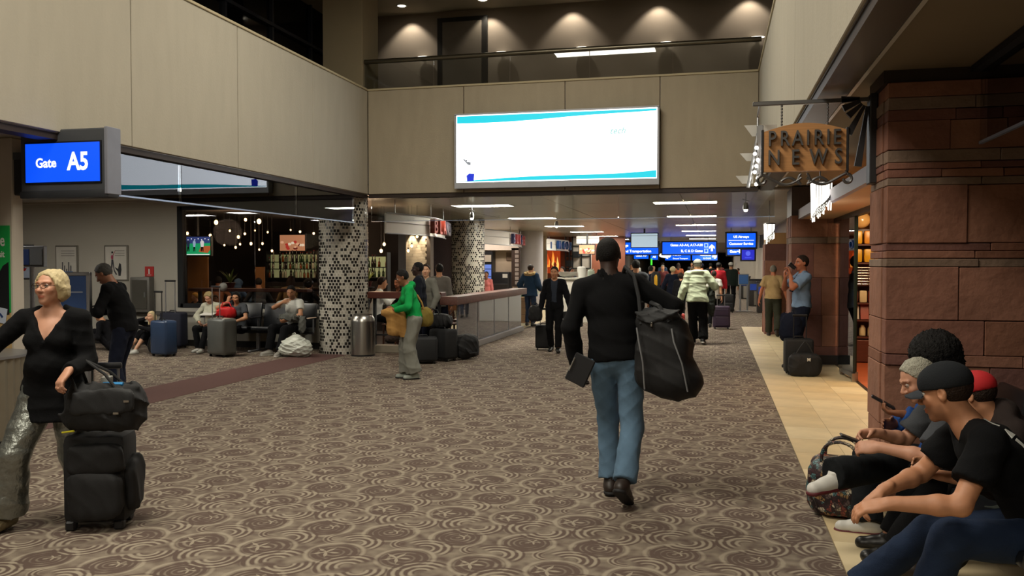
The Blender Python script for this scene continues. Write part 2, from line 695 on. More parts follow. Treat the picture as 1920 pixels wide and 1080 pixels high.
def head_vol(V, J, h, f):
    S = J['S']
    c, F = J['head'], J['RH'].T
    X, Y, Z = F[0], F[1], F[2]
    def at(x, y, z):
        return c + (X * x + Y * y + Z * z) * S
    fem = f.get('fem', 0)
    V.cone(J['neck'] - unit(J['neck'] - J['chest']) * .03 * S, at(0, -.02, -.06), (.062 - .012 * fem) * S, (.053 - .01 * fem) * S, .03)
    V.ell(at(0, -.012, .028), V3(.075, .094, .088) * S, F, .02)
    V.ell(at(0, .022, -.04), V3(.060 - .004 * fem + f.get('fatf', 0), .066, .072) * S, F, .025)
    V.ell(at(0, .068, -.092), V3(.024, .020, .020) * S, F, .025)
    if h > .014:
        V.ell(at(0, .098, -.01), V3(.016, .022, .025) * S, F, .01)
        return
    V.cone(at(0, .082, .016), at(0, .108, -.022), .008 * S, .0125 * S, .010)
    for sx in (-1, 1):
        V.ell(at(sx * .012, .097, -.027), V3(.009, .012, .008) * S, F, .006)
        V.cone(at(sx * .012, .083, .034), at(sx * .05, .068, .034), .010 * S, .008 * S, .012)
        V.ell(at(sx * .032, .094, .012), V3(.018, .016, .012) * S, F, .010, 'sub')
        V.ell(at(sx * .040, .062, -.018), V3(.022, .022, .020) * S, F, .02)
        V.ell(at(sx * .078, -.008, .000), V3(.010, .019, .031) * S, F, .006)
        V.ell(at(sx * .084, -.002, .004), V3(.006, .010, .017) * S, F, .004, 'sub')
    V.ell(at(0, .088, -.053), V3(.024, .012, .006) * S, F, .006)
    V.ell(at(0, .087, -.066), V3(.020, .012, .007) * S, F, .006)

def paint_skin(me, J, f, hair_col):
    co = np.empty(len(me.vertices) * 3, np.float32)
    me.vertices.foreach_get('co', co)
    co = co.reshape(-1, 3).astype(np.float64)
    S = J['S']
    q = ((co - J['head']) @ J['RH']) / S
    C = np.ones((len(co), 4), np.float32)
    def blend(mask, col):
        C[:, :3] = C[:, :3] * (1 - mask[:, None]) + np.array(col) * mask[:, None]
    def blob(x, y, z, rx, ry, rz, sym=True):
        xx = np.abs(q[:, 0]) if sym else q[:, 0]
        d = np.sqrt(((xx - x) / rx) ** 2 + ((q[:, 1] - y) / ry) ** 2 + ((q[:, 2] - z) / rz) ** 2)
        return np.clip((1.25 - d) * 3, 0, 1)
    blend(blob(0, .09, -.060, .024, .03, .011), (.80, .48, .46) if not f.get('dark') else (.8, .6, .6))
    blend(blob(.034, .075, .036, .020, .03, .0055), tuple(v * 1.2 for v in f.get('brow', (.28, .2, .16))))
    blend(blob(.044, .07, -.025, .02, .03, .02) * .35, (1.0, .72, .68))
    blend(blob(0, .105, -.022, .012, .02, .012) * .3, (1.0, .72, .68))
    if f.get('beard'):
        m = np.clip((-.030 - q[:, 2]) * 60, 0, 1) * np.clip((q[:, 1] - .0) * 60, 0, 1) * (q[:, 2] > -.125) * (np.abs(q[:, 0]) < .075) * (q[:, 1] < .13) * (q[:, 2] < .02)
        m = m * (1 - blob(0, .09, -.060, .02, .03, .008))
        blend(m * f['beard'], (.32, .27, .25))
    a = me.color_attributes.new('Col', 'FLOAT_COLOR', 'POINT')
    a.data.foreach_set('color', C.ravel())

def fig_bounds(J, extra=.17):
    pts = np.array([v for k, v in J.items() if isinstance(v, np.ndarray) and v.shape == (3,) and k[:2] not in ('hd', 'pn')])
    lo, hi = pts.min(0) - extra, pts.max(0) + extra
    lo[2] = max(lo[2], -.03) if lo[2] > -.4 else lo[2]
    return lo, hi

def torso(V, J, t, f, hem=None, kk=.035):
    S = J['S']
    F1, F2 = J['R1'].T, J['R2'].T
    fem, fat = f.get('fem', 0), f.get('fat', 0)
    sw = J['P']['sw']
    V.ell(J['chest'] + F2[2] * .01 * S, V3(sw * .93 - .012 * fem + t, .112 + fat * .02 + t, .17 + t) * S, F2, kk)
    V.ell(J['waist'] + F1[1] * (.012 + fat * .035) * S + F1[2] * .01 * S, V3(.142 - .02 * fem + fat * .03 + t, .104 + fat * .045 + t, .15) * S, F1, kk)
    if fem:
        for sx in (-1, 1):
            V.ell(J['chest'] + (F2[0] * sx * .075 + F2[1] * .095 - F2[2] * .005) * S, V3(.062 + t * .5, .05 + t * .6, .062) * S, F2, kk)
    V.ell(J['pel'] + F1[2] * .01 * S, V3(.158 + .012 * fem + fat * .02 + t, .118 + fat * .02 + t, .125) * S, F1, kk)
    for s in 'lr':
        V.cone(J['neck'] - F2[2] * .035 * S, J['sh' + s], (.050 + t * .6) * S, (.052 + t) * S, kk)
        V.cone(J['neck'] + F2[2] * .005 * S, J['neck'] * .35 + J['sh' + s] * .65, .040 * S, (.036 + t) * S, kk)

def arm(V, J, s, t, h, long=True, short_f=.62, cuff=0.0, k=.02):
    S = J['S']
    a, e, w = J['sh' + s], J['el' + s], J['wr' + s]
    if long:
        V.cone(a, e, (.050 + t) * S, (.042 + t) * S, k * 1.4)
        V.cone(e, e + (w - e) * (1 - cuff), (.043 + t) * S, (.031 + t) * S, k, capb=True)
    else:
        V.cone(a, a + (e - a) * short_f, (.055 + t) * S, (.053 + t * 1.7) * S, k * 1.4, capb=True)

def body(J, h, f, name, mat_, root, cover):
    """one continuous skin surface; covered limbs are a little slimmer than the clothes"""
    S = J['S']
    lo, hi = fig_bounds(J, .16 * S)
    V = Vol(lo, hi, h)
    torso(V, J, -.012, f)
    for s, sx in (('l', -1), ('r', 1)):
        V.cone(J['sh' + s], J['el' + s], .049 * S, .039 * S, .025)
        m = J['el' + s] + (J['wr' + s] - J['el' + s]) * .3
        V.cone(J['el' + s], m, .039 * S, .040 * S, .02)
        V.cone(m, J['wr' + s], .040 * S, .0265 * S, .02)
        hand(V, J, s, h, sx, f.get('hand', 1.0))
        V.cone(J['hip' + s], J['kn' + s], .074 * S, .050 * S, .03)
        m = J['kn' + s] + (J['an' + s] - J['kn' + s]) * .3
        V.cone(J['kn' + s], m, .050 * S, .052 * S, .02)
        V.cone(m, J['an' + s], .052 * S, .032 * S, .02)
        FF = J['F' + s]
        V.cone(J['an' + s] + FF @ V3(0, -.01, -.045) * S, J['an' + s] + FF @ V3(0, .10, -.06) * S, .028 * S, .022 * S, .02)
    head_vol(V, J, h, f)
    me = V.mesh(name)
    paint_skin(me, J, f, None)
    return link(name, me, mat_, root)

def hair(J, h, f, m, root):
    S = J['S']
    st = f['hair']
    c, F = J['head'], J['RH'].T
    X, Y, Z = F
    def at(x, y, z):
        return c + (X * x + Y * y + Z * z) * S
    if st == 'none':
        return
    V = Vol(c - .27 * S, c + .27 * S, min(h, .011))
    if st in ('short', 'crop', 'balding'):
        g = .010 if st == 'short' else .005
        V.ell(at(0, -.014, .030), V3(.075 + g, .094 + g, .090 + g * 1.3) * S, F, .01)
        V.cut(at(0, .047, .060), (Y * 1 - Z * .42))
        V.cut(at(0, .006, .005), (Y * .9 - Z * .55))
        V.cut(at(0, -.07, -.052), -Z)
        for sx in (-1, 1):
            V.ell(at(sx * .085, .008, -.012), V3(.02, .028, .034) * S, F, .01, 'sub')
        if st == 'short':
            V.wrinkle(.0035, 70, 3)
    elif st in ('fluffy', 'bob', 'curly'):
        V.ell(at(0, -.022, .035), V3(.098, .112, .100) * S, F, .02)
        if st == 'fluffy':
            V.ell(at(.05, -.02, .02), V3(.06, .08, .08) * S, F, .02)
            V.ell(at(.06, -.05, -.05), V3(.055, .05, .05) * S, F, .03)
            V.ell(at(-.055, -.04, -.03), V3(.05, .06, .06) * S, F, .03)
            V.ell(at(0, -.08, -.04), V3(.07, .05, .06) * S, F, .03)
        if st == 'curly':
            V.ell(at(0, -.03, .02), V3(.115, .12, .115) * S, F, .02)
        V.cut(at(0, .056, .058), (Y * 1 - Z * .35))
        V.ell(at(0, .095, -.035), V3(.066, .09, .082) * S, F, .015, 'sub')
        V.wrinkle(.003 if st != 'curly' else .008, 80, 3)
        V.wrinkle(.007, 26, 9)
    elif st == 'afro':
        V.ell(at(0, -.03, .055), V3(.165, .165, .150) * S, F, .02)
        V.ell(at(0, -.07, -.04), V3(.14, .11, .12) * S, F, .03)
        V.ell(at(0, .12, -.03), V3(.065, .10, .085) * S, F, .02, 'sub')
        V.wrinkle(.010, 130, 3)
    elif st in ('long', 'tail'):
        V.ell(at(0, -.016, .032), V3(.086, .104, .098) * S, F, .02)
        V.cut(at(0, .050, .058), (Y * 1 - Z * .40))
        V.ell(at(0, .095, -.035), V3(.062, .085, .085) * S, F, .015, 'sub')
        if st == 'long':
            V.cone(at(0, -.06, -.02), at(0, -.085, -.19), .075 * S, .05 * S, .03, flat=(Y, .6))
            for sx in (-1, 1):
                V.cone(at(sx * .068, -.03, -.02), at(sx * .075, -.01, -.17), .032 * S, .026 * S, .02)
        else:
            V.cone(at(0, -.11, .05), at(0, -.13, -.15), .035 * S, .018 * S, .02)
        V.wrinkle(.005, 70, 5)
    elif st == 'bun':
        V.ell(at(0, -.014, .030), V3(.083, .102, .096) * S, F, .01)
        V.cut(at(0, .062, .055), (Y * 1 - Z * .42))
        V.cut(at(0, .02, .0), (Y * .9 - Z * .55))
        V.ell(at(0, -.12, .03), V3(.045, .04, .045) * S, F, .01)
    elif st == 'cap':
        V.ell(at(0, -.012, .046), V3(.090, .110, .086) * S, F, .01)
        V.cut(at(0, 0, .022), -(Z * 1 - Y * .05))
        o = V.build('cap', m, root)
        B = MB()
        tl = R(f.get('brim', 6))
        vs, fs = [], []
        NU, NV = 13, 5
        for lay in (0, 1):
            for iu in range(NU):
                u = -1 + 2 * iu / (NU - 1)
                for iv in range(NV):
                    v = iv / (NV - 1)
                    y = .052 + .030 * math.sqrt(1 - .9 * u * u) + v * .078 * math.sqrt(max(.02, 1 - u * u * .98))
                    z = .036 - .026 * u * u - math.sin(tl) * (y - .06) - .006 * v * v - .006 * lay
                    vs.append(tuple(at(u * .080, y, z)))
        def vi(l, a, b): return l * NU * NV + a * NV + b
        for a in range(NU - 1):
            for b in range(NV - 1):
                fs.append((vi(0, a, b), vi(0, a + 1, b), vi(0, a + 1, b + 1), vi(0, a, b + 1)))
                fs.append((vi(1, a, b), vi(1, a, b + 1), vi(1, a + 1, b + 1), vi(1, a + 1, b)))
            fs.append((vi(0, a, NV - 1), vi(0, a + 1, NV - 1), vi(1, a + 1, NV - 1), vi(1, a, NV - 1)))
        B.add(vs, fs, True)
        B.build('cap_brim', f.get('brimmat', m), o)
        W = Vol(c - .2 * S, c + .2 * S, min(h, .011))
        W.ell(at(0, -.016, .028), V3(.081, .100, .090) * S, F, .01)
        W.cut(at(0, 0, .024), Z)
        W.cut(at(0, -.01, .0), (Y * .9 - Z * .3))
        W.cut(at(0, -.07, -.062), -Z)
        W.build('hair', f['hairmat'], root)
        return
    elif st == 'hood':
        V.ell(at(0, -.02, .03), V3(.105, .12, .115) * S, F, .02)
        V.ell(at(0, -.045, -.10), V3(.12, .11, .07) * S, F, .03)
        V.ell(at(0, .13, -.01), V3(.075, .10, .10) * S, F, .02, 'sub')
        V.wrinkle(.006, 22, 3)
        V.build('hood', m, root)
        return
    if st == 'balding':
        V.ell(at(0, .02, .12), V3(.06, .08, .06) * S, F, .01, 'sub')
    V.build('hair', m, root)

def eyes(J, root, f):
    S = J['S']
    c, F = J['head'], J['RH'].T
    white = mat('eye_white', 'd8d2c8', .3, var=0)
    iris = mat('eye_iris', f.get('iris', '2c2620'), .2, var=0)
    for sx in (-1, 1):
        p = c + (F[0] * sx * .032 + F[1] * .0735 + F[2] * .012) * S
        b = MB().ball(p, .0125 * S, 12, 8)
        o = b.build('eye', white, root)
        MB().ball(p + (F[1] * .0078 * S), .0062 * S, 8, 6).build('iris', iris, o)
        b = MB()
        pts = []
        for i in range(7):
            t = -1 + i / 3.0
            pts.append(p + (F[0] * t * .0155 + F[1] * (.0125 - .006 * t * t) + F[2] * (.0035 + .0035 * (1 - t * t))) * S)
        b.tube([tuple(q) for q in pts], .0028 * S, 6).build('eyelid', mat('eyelid', f.get('lid', '9a6a55'), .5), o)

def shoe(J, s, m, root, h, sole=None, big=1.0):
    S = J['S'] * big
    a, FF = J['an' + s], J['F' + s]
    def at(x, y, z):
        return a + FF @ V3(x, y, z) * S
    hs = min(h, .011)
    lo, hi = a - .26 * S, a + .26 * S
    V = Vol(lo, hi, hs)
    V.cone(at(0, -.045, -.050), at(0, .14, -.058), .042 * S, .040 * S, .02, flat=(FF @ V3(0, 0, 1), .95))
    V.cone(at(0, -.02, -.03), at(0, .07, -.045), .042 * S, .036 * S, .03)
    V.cone(at(0, -.02, -.03), at(0, -.008, .022), .043 * S, .045 * S, .02, capb=True)
    V.cut(at(0, 0, -.086), -(FF @ V3(0, 0, 1)))
    o = V.build('shoe', m, root)
    if sole is not None:
        W = Vol(lo, hi, min(hs, .009))
        W.cone(at(0, -.048, -.078), at(0, .143, -.078), .046 * S, .044 * S, .01, flat=(FF @ V3(0, 0, 1), .6))
        W.cut(at(0, 0, -.066), FF @ V3(0, 0, 1))
        W.cut(at(0, 0, -.090), -(FF @ V3(0, 0, 1)))
        W.build('sole', sole, o)
    return o

def person(label, loc, rz, height, pose, f, group=None, cat='person', name='person'):
    """f: the look; see keys below"""
    S = height / 1.75
    Mi = np.array(Matrix.Rotation(-R(rz), 3, 'Z'))
    pose = {k: (tuple(Mi @ (V3(v[:3]) - V3(loc)) / S) if isinstance(v, tuple) and len(v) == 4 else v) for k, v in pose.items()}
    J = solve(pose, S)
    h = f.get('h', .012)
    root = thing(name, label, cat, loc, R(rz), group)
    lo, hi = fig_bounds(J, .2 * S)
    body(J, h, f, 'body', skin(*f['skin']), root, None)
    if h <= .009:
        eyes(J, root, f)
    if f.get('hair') and f['hair'] != 'none':
        hair(J, h, f, f.get('hatmat', f.get('hairmat')), root)
    hc = max(h, .010) if h < .014 else h
    F1, F2 = J['R1'].T, J['R2'].T
    # upper garment
    t = f.get('tt', .012)
    if f.get('top') is not None:
        V = Vol(lo, hi, hc)
        torso(V, J, t, f)
        hem = f.get('hem', -.06)
        if f.get('skirt', True) and hem < .02:
            V.cone(J['waist'], J['pel'] + F1[2] * (hem - .08) * S, (.15 + t) * S, (.165 + t + f.get('flare', 0)) * S, .03, flat=(F1[1], .78))
        V.cut(J['pel'] + F1[2] * hem * S, -F1[2])
        ln = f.get('sleeve', 'long') == 'long'
        W = Vol(lo, hi, hc)
        for s in 'lr':
            arm(W, J, s, t, h, ln, f.get('short_f', .62), f.get('cuff', 0.0))
        V._merge(tuple([slice(None)] * 3), W.D, .02)
        # neck opening
        V.cone(J['neck'] - F2[2] * .01 * S + F2[1] * .012 * S, J['neck'] + F2[2] * .12 * S + F2[1] * .02 * S, f.get('nr', .062) * S, .075 * S, .008, op='sub')
        if f.get('vneck'):
            V.front_cut(J['neck'], F2, lambda x, z: (np.abs(x) * 1.75 - (z + f['vneck'] * S)) / 2.0)
        if f.get('open'):
            w0 = f['open'] * S
            V.front_cut(J['neck'], F2, lambda x, z: np.abs(x) - w0 * (1.15 - .35 * np.clip(-z / (.3 * S), 0, 1) + .5 * np.clip((-z - .38 * S) / (.25 * S), 0, 1)))
        if f.get('collar'):
            V.cone(J['neck'] - F2[2] * .02 * S, J['neck'] + F2[2] * (.035 + f.get('colh', 0)) * S, (.070) * S, .066 * S, .012, capb=True)
            V.cone(J['neck'] + F2[2] * .0 * S, J['neck'] + F2[2] * (.06 + f.get('colh', 0)) * S, .056 * S, .058 * S, .004, op='sub')
        if f.get('hoodback'):
            V.ell(J['neck'] + (-F2[1] * .075 + F2[2] * .0) * S, V3(.125, .06, .065) * S, F2, .03)
            V.cone(J['neck'] + (-F2[0] * .09 - F2[1] * .03) * S, J['neck'] + (-F2[0] * .03 + F2[1] * .06 - F2[2] * .03) * S, .035 * S, .025 * S, .02)
            V.cone(J['neck'] + (F2[0] * .09 - F2[1] * .03) * S, J['neck'] + (F2[0] * .03 + F2[1] * .06 - F2[2] * .03) * S, .035 * S, .025 * S, .02)
        V.wrinkle(f.get('wr', .006), f.get('wf', 14), hash(label) % 97 if False else len(label))
        V.build(f.get('topname', 'shirt'), f['top'], root)
    if f.get('inner') is not None:
        V = Vol(lo, hi, hc)
        torso(V, J, .004, f)
        V.cut(J['pel'] + F1[2] * .03 * S, -F1[2])
        V.cone(J['neck'] - F2[2] * .01 * S, J['neck'] + F2[2] * .03 * S, .064 * S, .060 * S, .01, capb=True)
        V.cone(J['neck'] + F2[1] * .012 * S, J['neck'] + F2[2] * .12 * S + F2[1] * .02 * S, .054 * S, .07 * S, .008, op='sub')
        V.build('shirt' if f.get('topname', 'shirt') != 'shirt' else 'undershirt', f['inner'], root)
    if f.get('legs') is not None:
        V = Vol(lo, hi, hc)
        lt = f.get('lt', .012)
        fat, fem = f.get('fat', 0), f.get('fem', 0)
        V.ell(J['pel'] + F1[2] * .0 * S, V3(.160 + .012 * fem + fat * .02 + lt * .3, .122 + fat * .02 + lt * .3, .13) * S, F1, .03)
        V.cone(J['pel'] + F1[2] * .02 * S, J['waist'] - F1[2] * .02 * S, .135 * S, .130 * S, .03, flat=(F1[1], .8))
        V.cut(J['waist'] - F1[2] * .03 * S, F1[2], lo=J['waist'] - .25 * S, hi=J['waist'] + .25 * S)
        for s in 'lr':
            hp, kn, an = J['hip' + s], J['kn' + s], J['an' + s]
            V.cone(hp, kn, (.082 + lt) * S, (.058 + lt) * S, .03)
            hemf = f.get('lhem', .97)
            e = kn + (an - kn) * hemf
            V.cone(kn, e, (.057 + lt) * S, (f.get('hr', .050) + lt) * S, .03, capb=True)
        V.wrinkle(f.get('lwr', .0045), f.get('lwf', 21), len(label) + 3)
        V.build('trousers', f['legs'], root)
    if f.get('shoes') is not None:
        for s in 'lr':
            shoe(J, s, f['shoes'], root, h, f.get('sole'), f.get('shoebig', 1.0))
    J['root'] = root
    return root, J
# ---------------------------------------------------------------- materials of the place
def carpet_mat():
    t = NT('patterned_carpet')
    co = t.coord()
    nz0 = t.n('ShaderNodeTexNoise', i_Scale=5.0, i_Detail=2.0)
    t.l(co, nz0.inputs['Vector'])
    o = t.xyz(co)
    PX, PY = 0.42, 0.87
    M, A = t.math, lambda a, b: t.math('ADD', a, b)
    def local(ox, oy):
        fx = M('MULTIPLY', M('SUBTRACT', M('FRACT', A(M('DIVIDE', o[0], PX), ox)), 0.5), PX)
        fy = M('MULTIPLY', M('SUBTRACT', M('FRACT', A(M('DIVIDE', o[1], PY), oy)), 0.5), PY)
        return fx, fy
    def clamp01(v):
        return M('MINIMUM', M('MAXIMUM', v, 0.0), 1.0)
    def disc(ox, oy, rad, k, sx, sy, sr):
        """dark medallion with pale rings, a pale rim and a pale star inside"""
        fx, fy = local(ox, oy)
        d = M('SQRT', A(M('MULTIPLY', fx, fx), M('MULTIPLY', fy, fy)))
        inside = clamp01(M('MULTIPLY', M('SUBTRACT', rad, d), 90.0))
        v = M('MULTIPLY', inside, A(M('MULTIPLY', M('SINE', M('MULTIPLY', d, k)), 0.50), -0.50))
        rim = clamp01(M('SUBTRACT', 1.3, M('DIVIDE', M('ABSOLUTE', M('SUBTRACT', d, rad + .012)), .014)))
        v = A(v, M('MULTIPLY', rim, 0.75))
        gx, gy = M('SUBTRACT', fx, sx), M('SUBTRACT', fy, sy)
        e = M('SQRT', A(M('MULTIPLY', gx, gx), M('MULTIPLY', gy, gy)))
        an = M('ARCTAN2', gy, gx)
        lobe = M('MULTIPLY', M('ABSOLUTE', M('SINE', M('MULTIPLY', an, 2.5))), sr)
        star = clamp01(M('MULTIPLY', M('SUBTRACT', sr * 1.15, A(e, lobe)), 120.0))
        return A(v, M('MULTIPLY', star, 1.35))
    def arcs(ox, oy, rad, k, ph, amp):
        """nested pale crescents on one side of a centre"""
        fx, fy = local(ox, oy)
        d = M('SQRT', A(M('MULTIPLY', fx, fx), M('MULTIPLY', fy, fy)))
        an = M('ARCTAN2', fy, fx)
        side = clamp01(M('MULTIPLY', A(M('SINE', A(an, ph)), 0.1), 3.0))
        ring = M('SINE', M('MULTIPLY', d, k))
        near = M('MULTIPLY', clamp01(M('MULTIPLY', M('SUBTRACT', rad, d), 60.0)), clamp01(M('MULTIPLY', M('SUBTRACT', d, .03), 60.0)))
        return M('MULTIPLY', M('MULTIPLY', M('MULTIPLY', ring, side), near), amp)
    s = A(disc(0.0, 0.0, 0.150, 190.0, .03, .03, .048), disc(0.42, 0.47, 0.150, 150.0, -.05, .0, .080))
    s = A(s, arcs(0.30, 0.26, 0.17, 150.0, 0.6, 1.0))
    s = A(s, arcs(0.85, 0.74, 0.17, 150.0, 2.6, 1.0))
    s = A(s, arcs(0.62, 0.20, 0.10, 230.0, 4.2, 0.7))
    s = A(s, arcs(0.05, 0.68, 0.19, 140.0, 5.4, 1.0))
    bl = t.n('ShaderNodeTexNoise', i_Scale=11.0, i_Detail=1.0)
    t.l(co, bl.inputs['Vector'])
    s = A(s, M('MULTIPLY', M('SUBTRACT', bl.outputs[0], 0.5), 2.0))
    s = A(s, M('MULTIPLY', M('SUBTRACT', nz0.outputs[0], 0.5), 0.6))
    f = clamp01(M('MULTIPLY', A(s, 0.88), 0.5))
    cr = t.n('ShaderNodeValToRGB')
    cr.color_ramp.elements[0].color = (*hexc('5a4c45'), 1)
    cr.color_ramp.elements[0].position = 0.22
    cr.color_ramp.elements[1].color = (*hexc('958b7b'), 1)
    cr.color_ramp.elements[1].position = 0.85
    t.l(f, cr.inputs[0])
    fn = t.n('ShaderNodeTexNoise', i_Scale=260.0, i_Detail=2.0)
    t.l(co, fn.inputs['Vector'])
    g = t.math('ADD', t.math('MULTIPLY', fn.outputs[0], 0.5), 0.75)
    mx = t.n('ShaderNodeMix', data_type='RGBA', blend_type='MULTIPLY')
    mx.inputs[0].default_value = 1
    t.l(cr.outputs[0], mx.inputs[6])
    t.l(g, mx.inputs[7])
    t.l(mx.outputs[2], t.b.inputs['Base Color'])
    t.b.inputs['Roughness'].default_value = 0.95
    t.b.inputs['Specular IOR Level'].default_value = 0.15
    bp = t.n('ShaderNodeBump', i_Strength=0.5, i_Distance=0.004)
    t.l(fn.outputs[0], bp.inputs['Height'])
    t.l(bp.outputs[0], t.b.inputs['Normal'])
    return t.m

def varied(name, cols, rough=0.8, bump=0.3, bscale=30.0, spec=0.3, scale=6.0, streak=None):
    """colour differs from piece to piece (object random) plus grain"""
    t = NT(name)
    oi = t.n('ShaderNodeObjectInfo')
    cr = t.n('ShaderNodeValToRGB')
    cr.color_ramp.interpolation = 'LINEAR'
    while len(cr.color_ramp.elements) < len(cols):
        cr.color_ramp.elements.new(0.5)
    for i, c in enumerate(cols):
        cr.color_ramp.elements[i].position = i / max(1, len(cols) - 1)
        cr.color_ramp.elements[i].color = (*hexc(c), 1)
    if len(cols) == 1:
        cr.color_ramp.elements[1].color = (*hexc(cols[0]), 1)
    t.l(oi.outputs['Random'], cr.inputs[0])
    co = t.coord()
    nz = t.n('ShaderNodeTexNoise', i_Scale=scale, i_Detail=5.0)
    if streak:
        mp = t.n('ShaderNodeMapping')
        mp.inputs['Scale'].default_value = streak
        t.l(co, mp.inputs[0])
        t.l(mp.outputs[0], nz.inputs['Vector'])
    else:
        t.l(co, nz.inputs['Vector'])
    g = t.math('ADD', t.math('MULTIPLY', nz.outputs[0], 0.7), 0.65)
    mx = t.n('ShaderNodeMix', data_type='RGBA', blend_type='MULTIPLY')
    mx.inputs[0].default_value = 1
    t.l(cr.outputs[0], mx.inputs[6])
    t.l(g, mx.inputs[7])
    t.l(mx.outputs[2], t.b.inputs['Base Color'])
    t.b.inputs['Roughness'].default_value = rough
    t.b.inputs['Specular IOR Level'].default_value = spec
    nb = t.n('ShaderNodeTexNoise', i_Scale=bscale, i_Detail=6.0)
    t.l(co, nb.inputs['Vector'])
    bp = t.n('ShaderNodeBump', i_Strength=bump, i_Distance=0.02)
    t.l(nb.outputs[0], bp.inputs['Height'])
    t.l(bp.outputs[0], t.b.inputs['Normal'])
    MATS[name] = t.m
    return t.m

M_carpet = carpet_mat()
M_maroon = mat('maroon_carpet', '5e4642', .95, var=.15, scale=40, bump=.4, bscale=200, spec=.15)
M_tilefl = varied('beige_floor_tile', ['cdbb96', 'd8c8a4', 'c8b48c'], .38, .03, 40, .5, 3.0)
M_conc = mat('precast_concrete', 'a59b87', .9, var=.10, scale=2.2, bump=.25, bscale=45, spec=.2, streak=(3, 3, .7))
M_concw = mat('precast_concrete_pale', 'aea899', .9, var=.08, scale=2.2, bump=.25, bscale=45, spec=.2, streak=(3, 3, .7))
M_cap = mat('parapet_cap', 'b5a98a', .7, var=.05)
M_dkbrown = mat('dark_bronze_trim', '3a302b', .5, metal=.3, var=.1)
M_ceil = mat('glossy_ceiling_panel', 'aaa396', .28, var=.06, scale=1.5, spec=.6)
M_ceilmat = mat('dull_ceiling', '84765f', .85, var=.08, scale=1.5)
M_ceil2 = mat('hall_ceiling', '9a8f78', .85, var=.08, scale=1.5)
M_wallg = mat('painted_wall', 'aaa69b', .8, var=.04, scale=2.0)
M_walld = mat('dark_taupe_wall', '71675a', .85, var=.06, scale=1.2)
M_panel = emit('fluorescent_panel', (1.0, .94, .80), 46.0)
M_chrome = mat('brushed_steel', 'b8b6b0', .28, metal=1.0, var=.12, scale=3, streak=(60, 60, 1))
M_alu = mat('satin_aluminium', 'a5a7ab', .4, metal=.9, var=.05)
M_black = mat('black_plastic', '15161a', .45, var=.1)
M_blackm = mat('matte_black', '101114', .75, var=.1)
M_glass = glass('clear_pane', (.86, .88, .87), 1.7)
M_glassd = glass('tinted_pane', (.5, .56, .54), 1.6)
M_window = glass('window_pane', (.78, .78, .78), 1.2)
M_nightpane = mat('night_window_pane', '08090c', .08, var=.0, spec=.6)
M_mull = mat('dark_mullion', '2a2c33', .5, metal=.4)
M_wood = mat('reddish_dark_wood', '5a3026', .4, var=.35, scale=3, streak=(1, 1, 14), spec=.5)
M_ltglow = emit('lamp_glow', (1.0, .9, .7), 14.0)
M_white = mat('white_enamel', 'cfcdc6', .4, var=.03)
M_red = mat('red_plastic', 'b02420', .5)

# ---------------------------------------------------------------- floor
XL, XR = -16.5, 6.0
FAR = 112.0
struct('floor', MB().bb(XL, XR, -8, FAR, -.12, 0), M_carpet)
mr = MB().bb(-7.2, -6.36, 4.5, 14.05, 0.0005, .004).build('floor_maroon_border', M_maroon)
mr['kind'] = 'structure'
tf = bpy.data.objects.new('floor_tiling', None)
COL.objects.link(tf)
tf['kind'] = 'structure'
tm = MB().bb(0, .397, 0, .597, 0, .012, .0).mesh('tile')
gr_ = MB().bb(.68, 1.88, -4.4, 22.3, .0005, .009).build('grout_bed', mat('grout', '8d7d60', .9), tf)
y = -4.4
row = 0
while y < 22.29:
    for i in range(3):
        o = link('tile', tm, M_tilefl, tf, (.6815 + i * .4, y, 0))
    y += .6
    row += 1
# ---------------------------------------------------------------- hall walls (the pale fronts of the upper floor)
ZB, ZT = 2.88, 4.73
def panelled(name, axis, c, stops, m, th=.3, sign=-1):
    w = bpy.data.objects.new(name, None)
    COL.objects.link(w)
    w['kind'] = 'structure'
    for a, b in zip(stops[:-1], stops[1:]):
        B = MB()
        if axis == 'x':
            B.bb(min(c, c + sign * th), max(c, c + sign * th), a + .006, b - .006, ZB, ZT, .006)
        else:
            B.bb(a + .006, b - .006, min(c, c + sign * th), max(c, c + sign * th), ZB, ZT, .006)
        B.build('panel', m, w)
    B = MB()
    t = .02
    if axis == 'x':
        x0, x1 = sorted((c + sign * .02, c + sign * th * .9))
        B.bb(x0, x1, stops[0], stops[-1], ZB + .01, ZT - .01)
    else:
        x0, x1 = sorted((c + sign * .02, c + sign * th * .9))
        B.bb(stops[0], stops[-1], x0, x1, ZB + .01, ZT - .01)
    B.build('joint_filler', M_dkbrown, w)
    B = MB()
    if axis == 'x':
        x0, x1 = sorted((c - sign * .02, c + sign * (th + .02)))
        B.bb(x0, x1, stops[0], stops[-1], ZT, ZT + .035, .005)
    else:
        x0, x1 = sorted((c - sign * .02, c + sign * (th + .02)))
        B.bb(stops[0], stops[-1], x0, x1, ZT, ZT + .035, .005)
    B.build('cap_rail', M_cap, w)
    B = MB()
    if axis == 'x':
        x0, x1 = sorted((c + sign * .03, c + sign * .22))
        B.bb(x0, x1, stops[0], stops[-1], ZB - .07, ZB)
    else:
        x0, x1 = sorted((c + sign * .03, c + sign * .22))
        B.bb(stops[0], stops[-1], x0, x1, ZB - .07, ZB)
    B.build('bottom_trim', M_dkbrown, w)
    return w
panelled('wall_left', 'x', -6.1, [-8, -4.2, -.2, 3.7, 5.95, 8.0, 10.1, 12.25, 14.4], M_concw, .3, -1)
panelled('wall_back', 'y', 14.4, [-6.1, -4.3, -2.5, -.9, .68], M_conc, .3, 1)
panelled('wall_right', 'x', .68, [-8, -4, 0, 4, 8, 12, 14.4], M_concw, .25, 1)
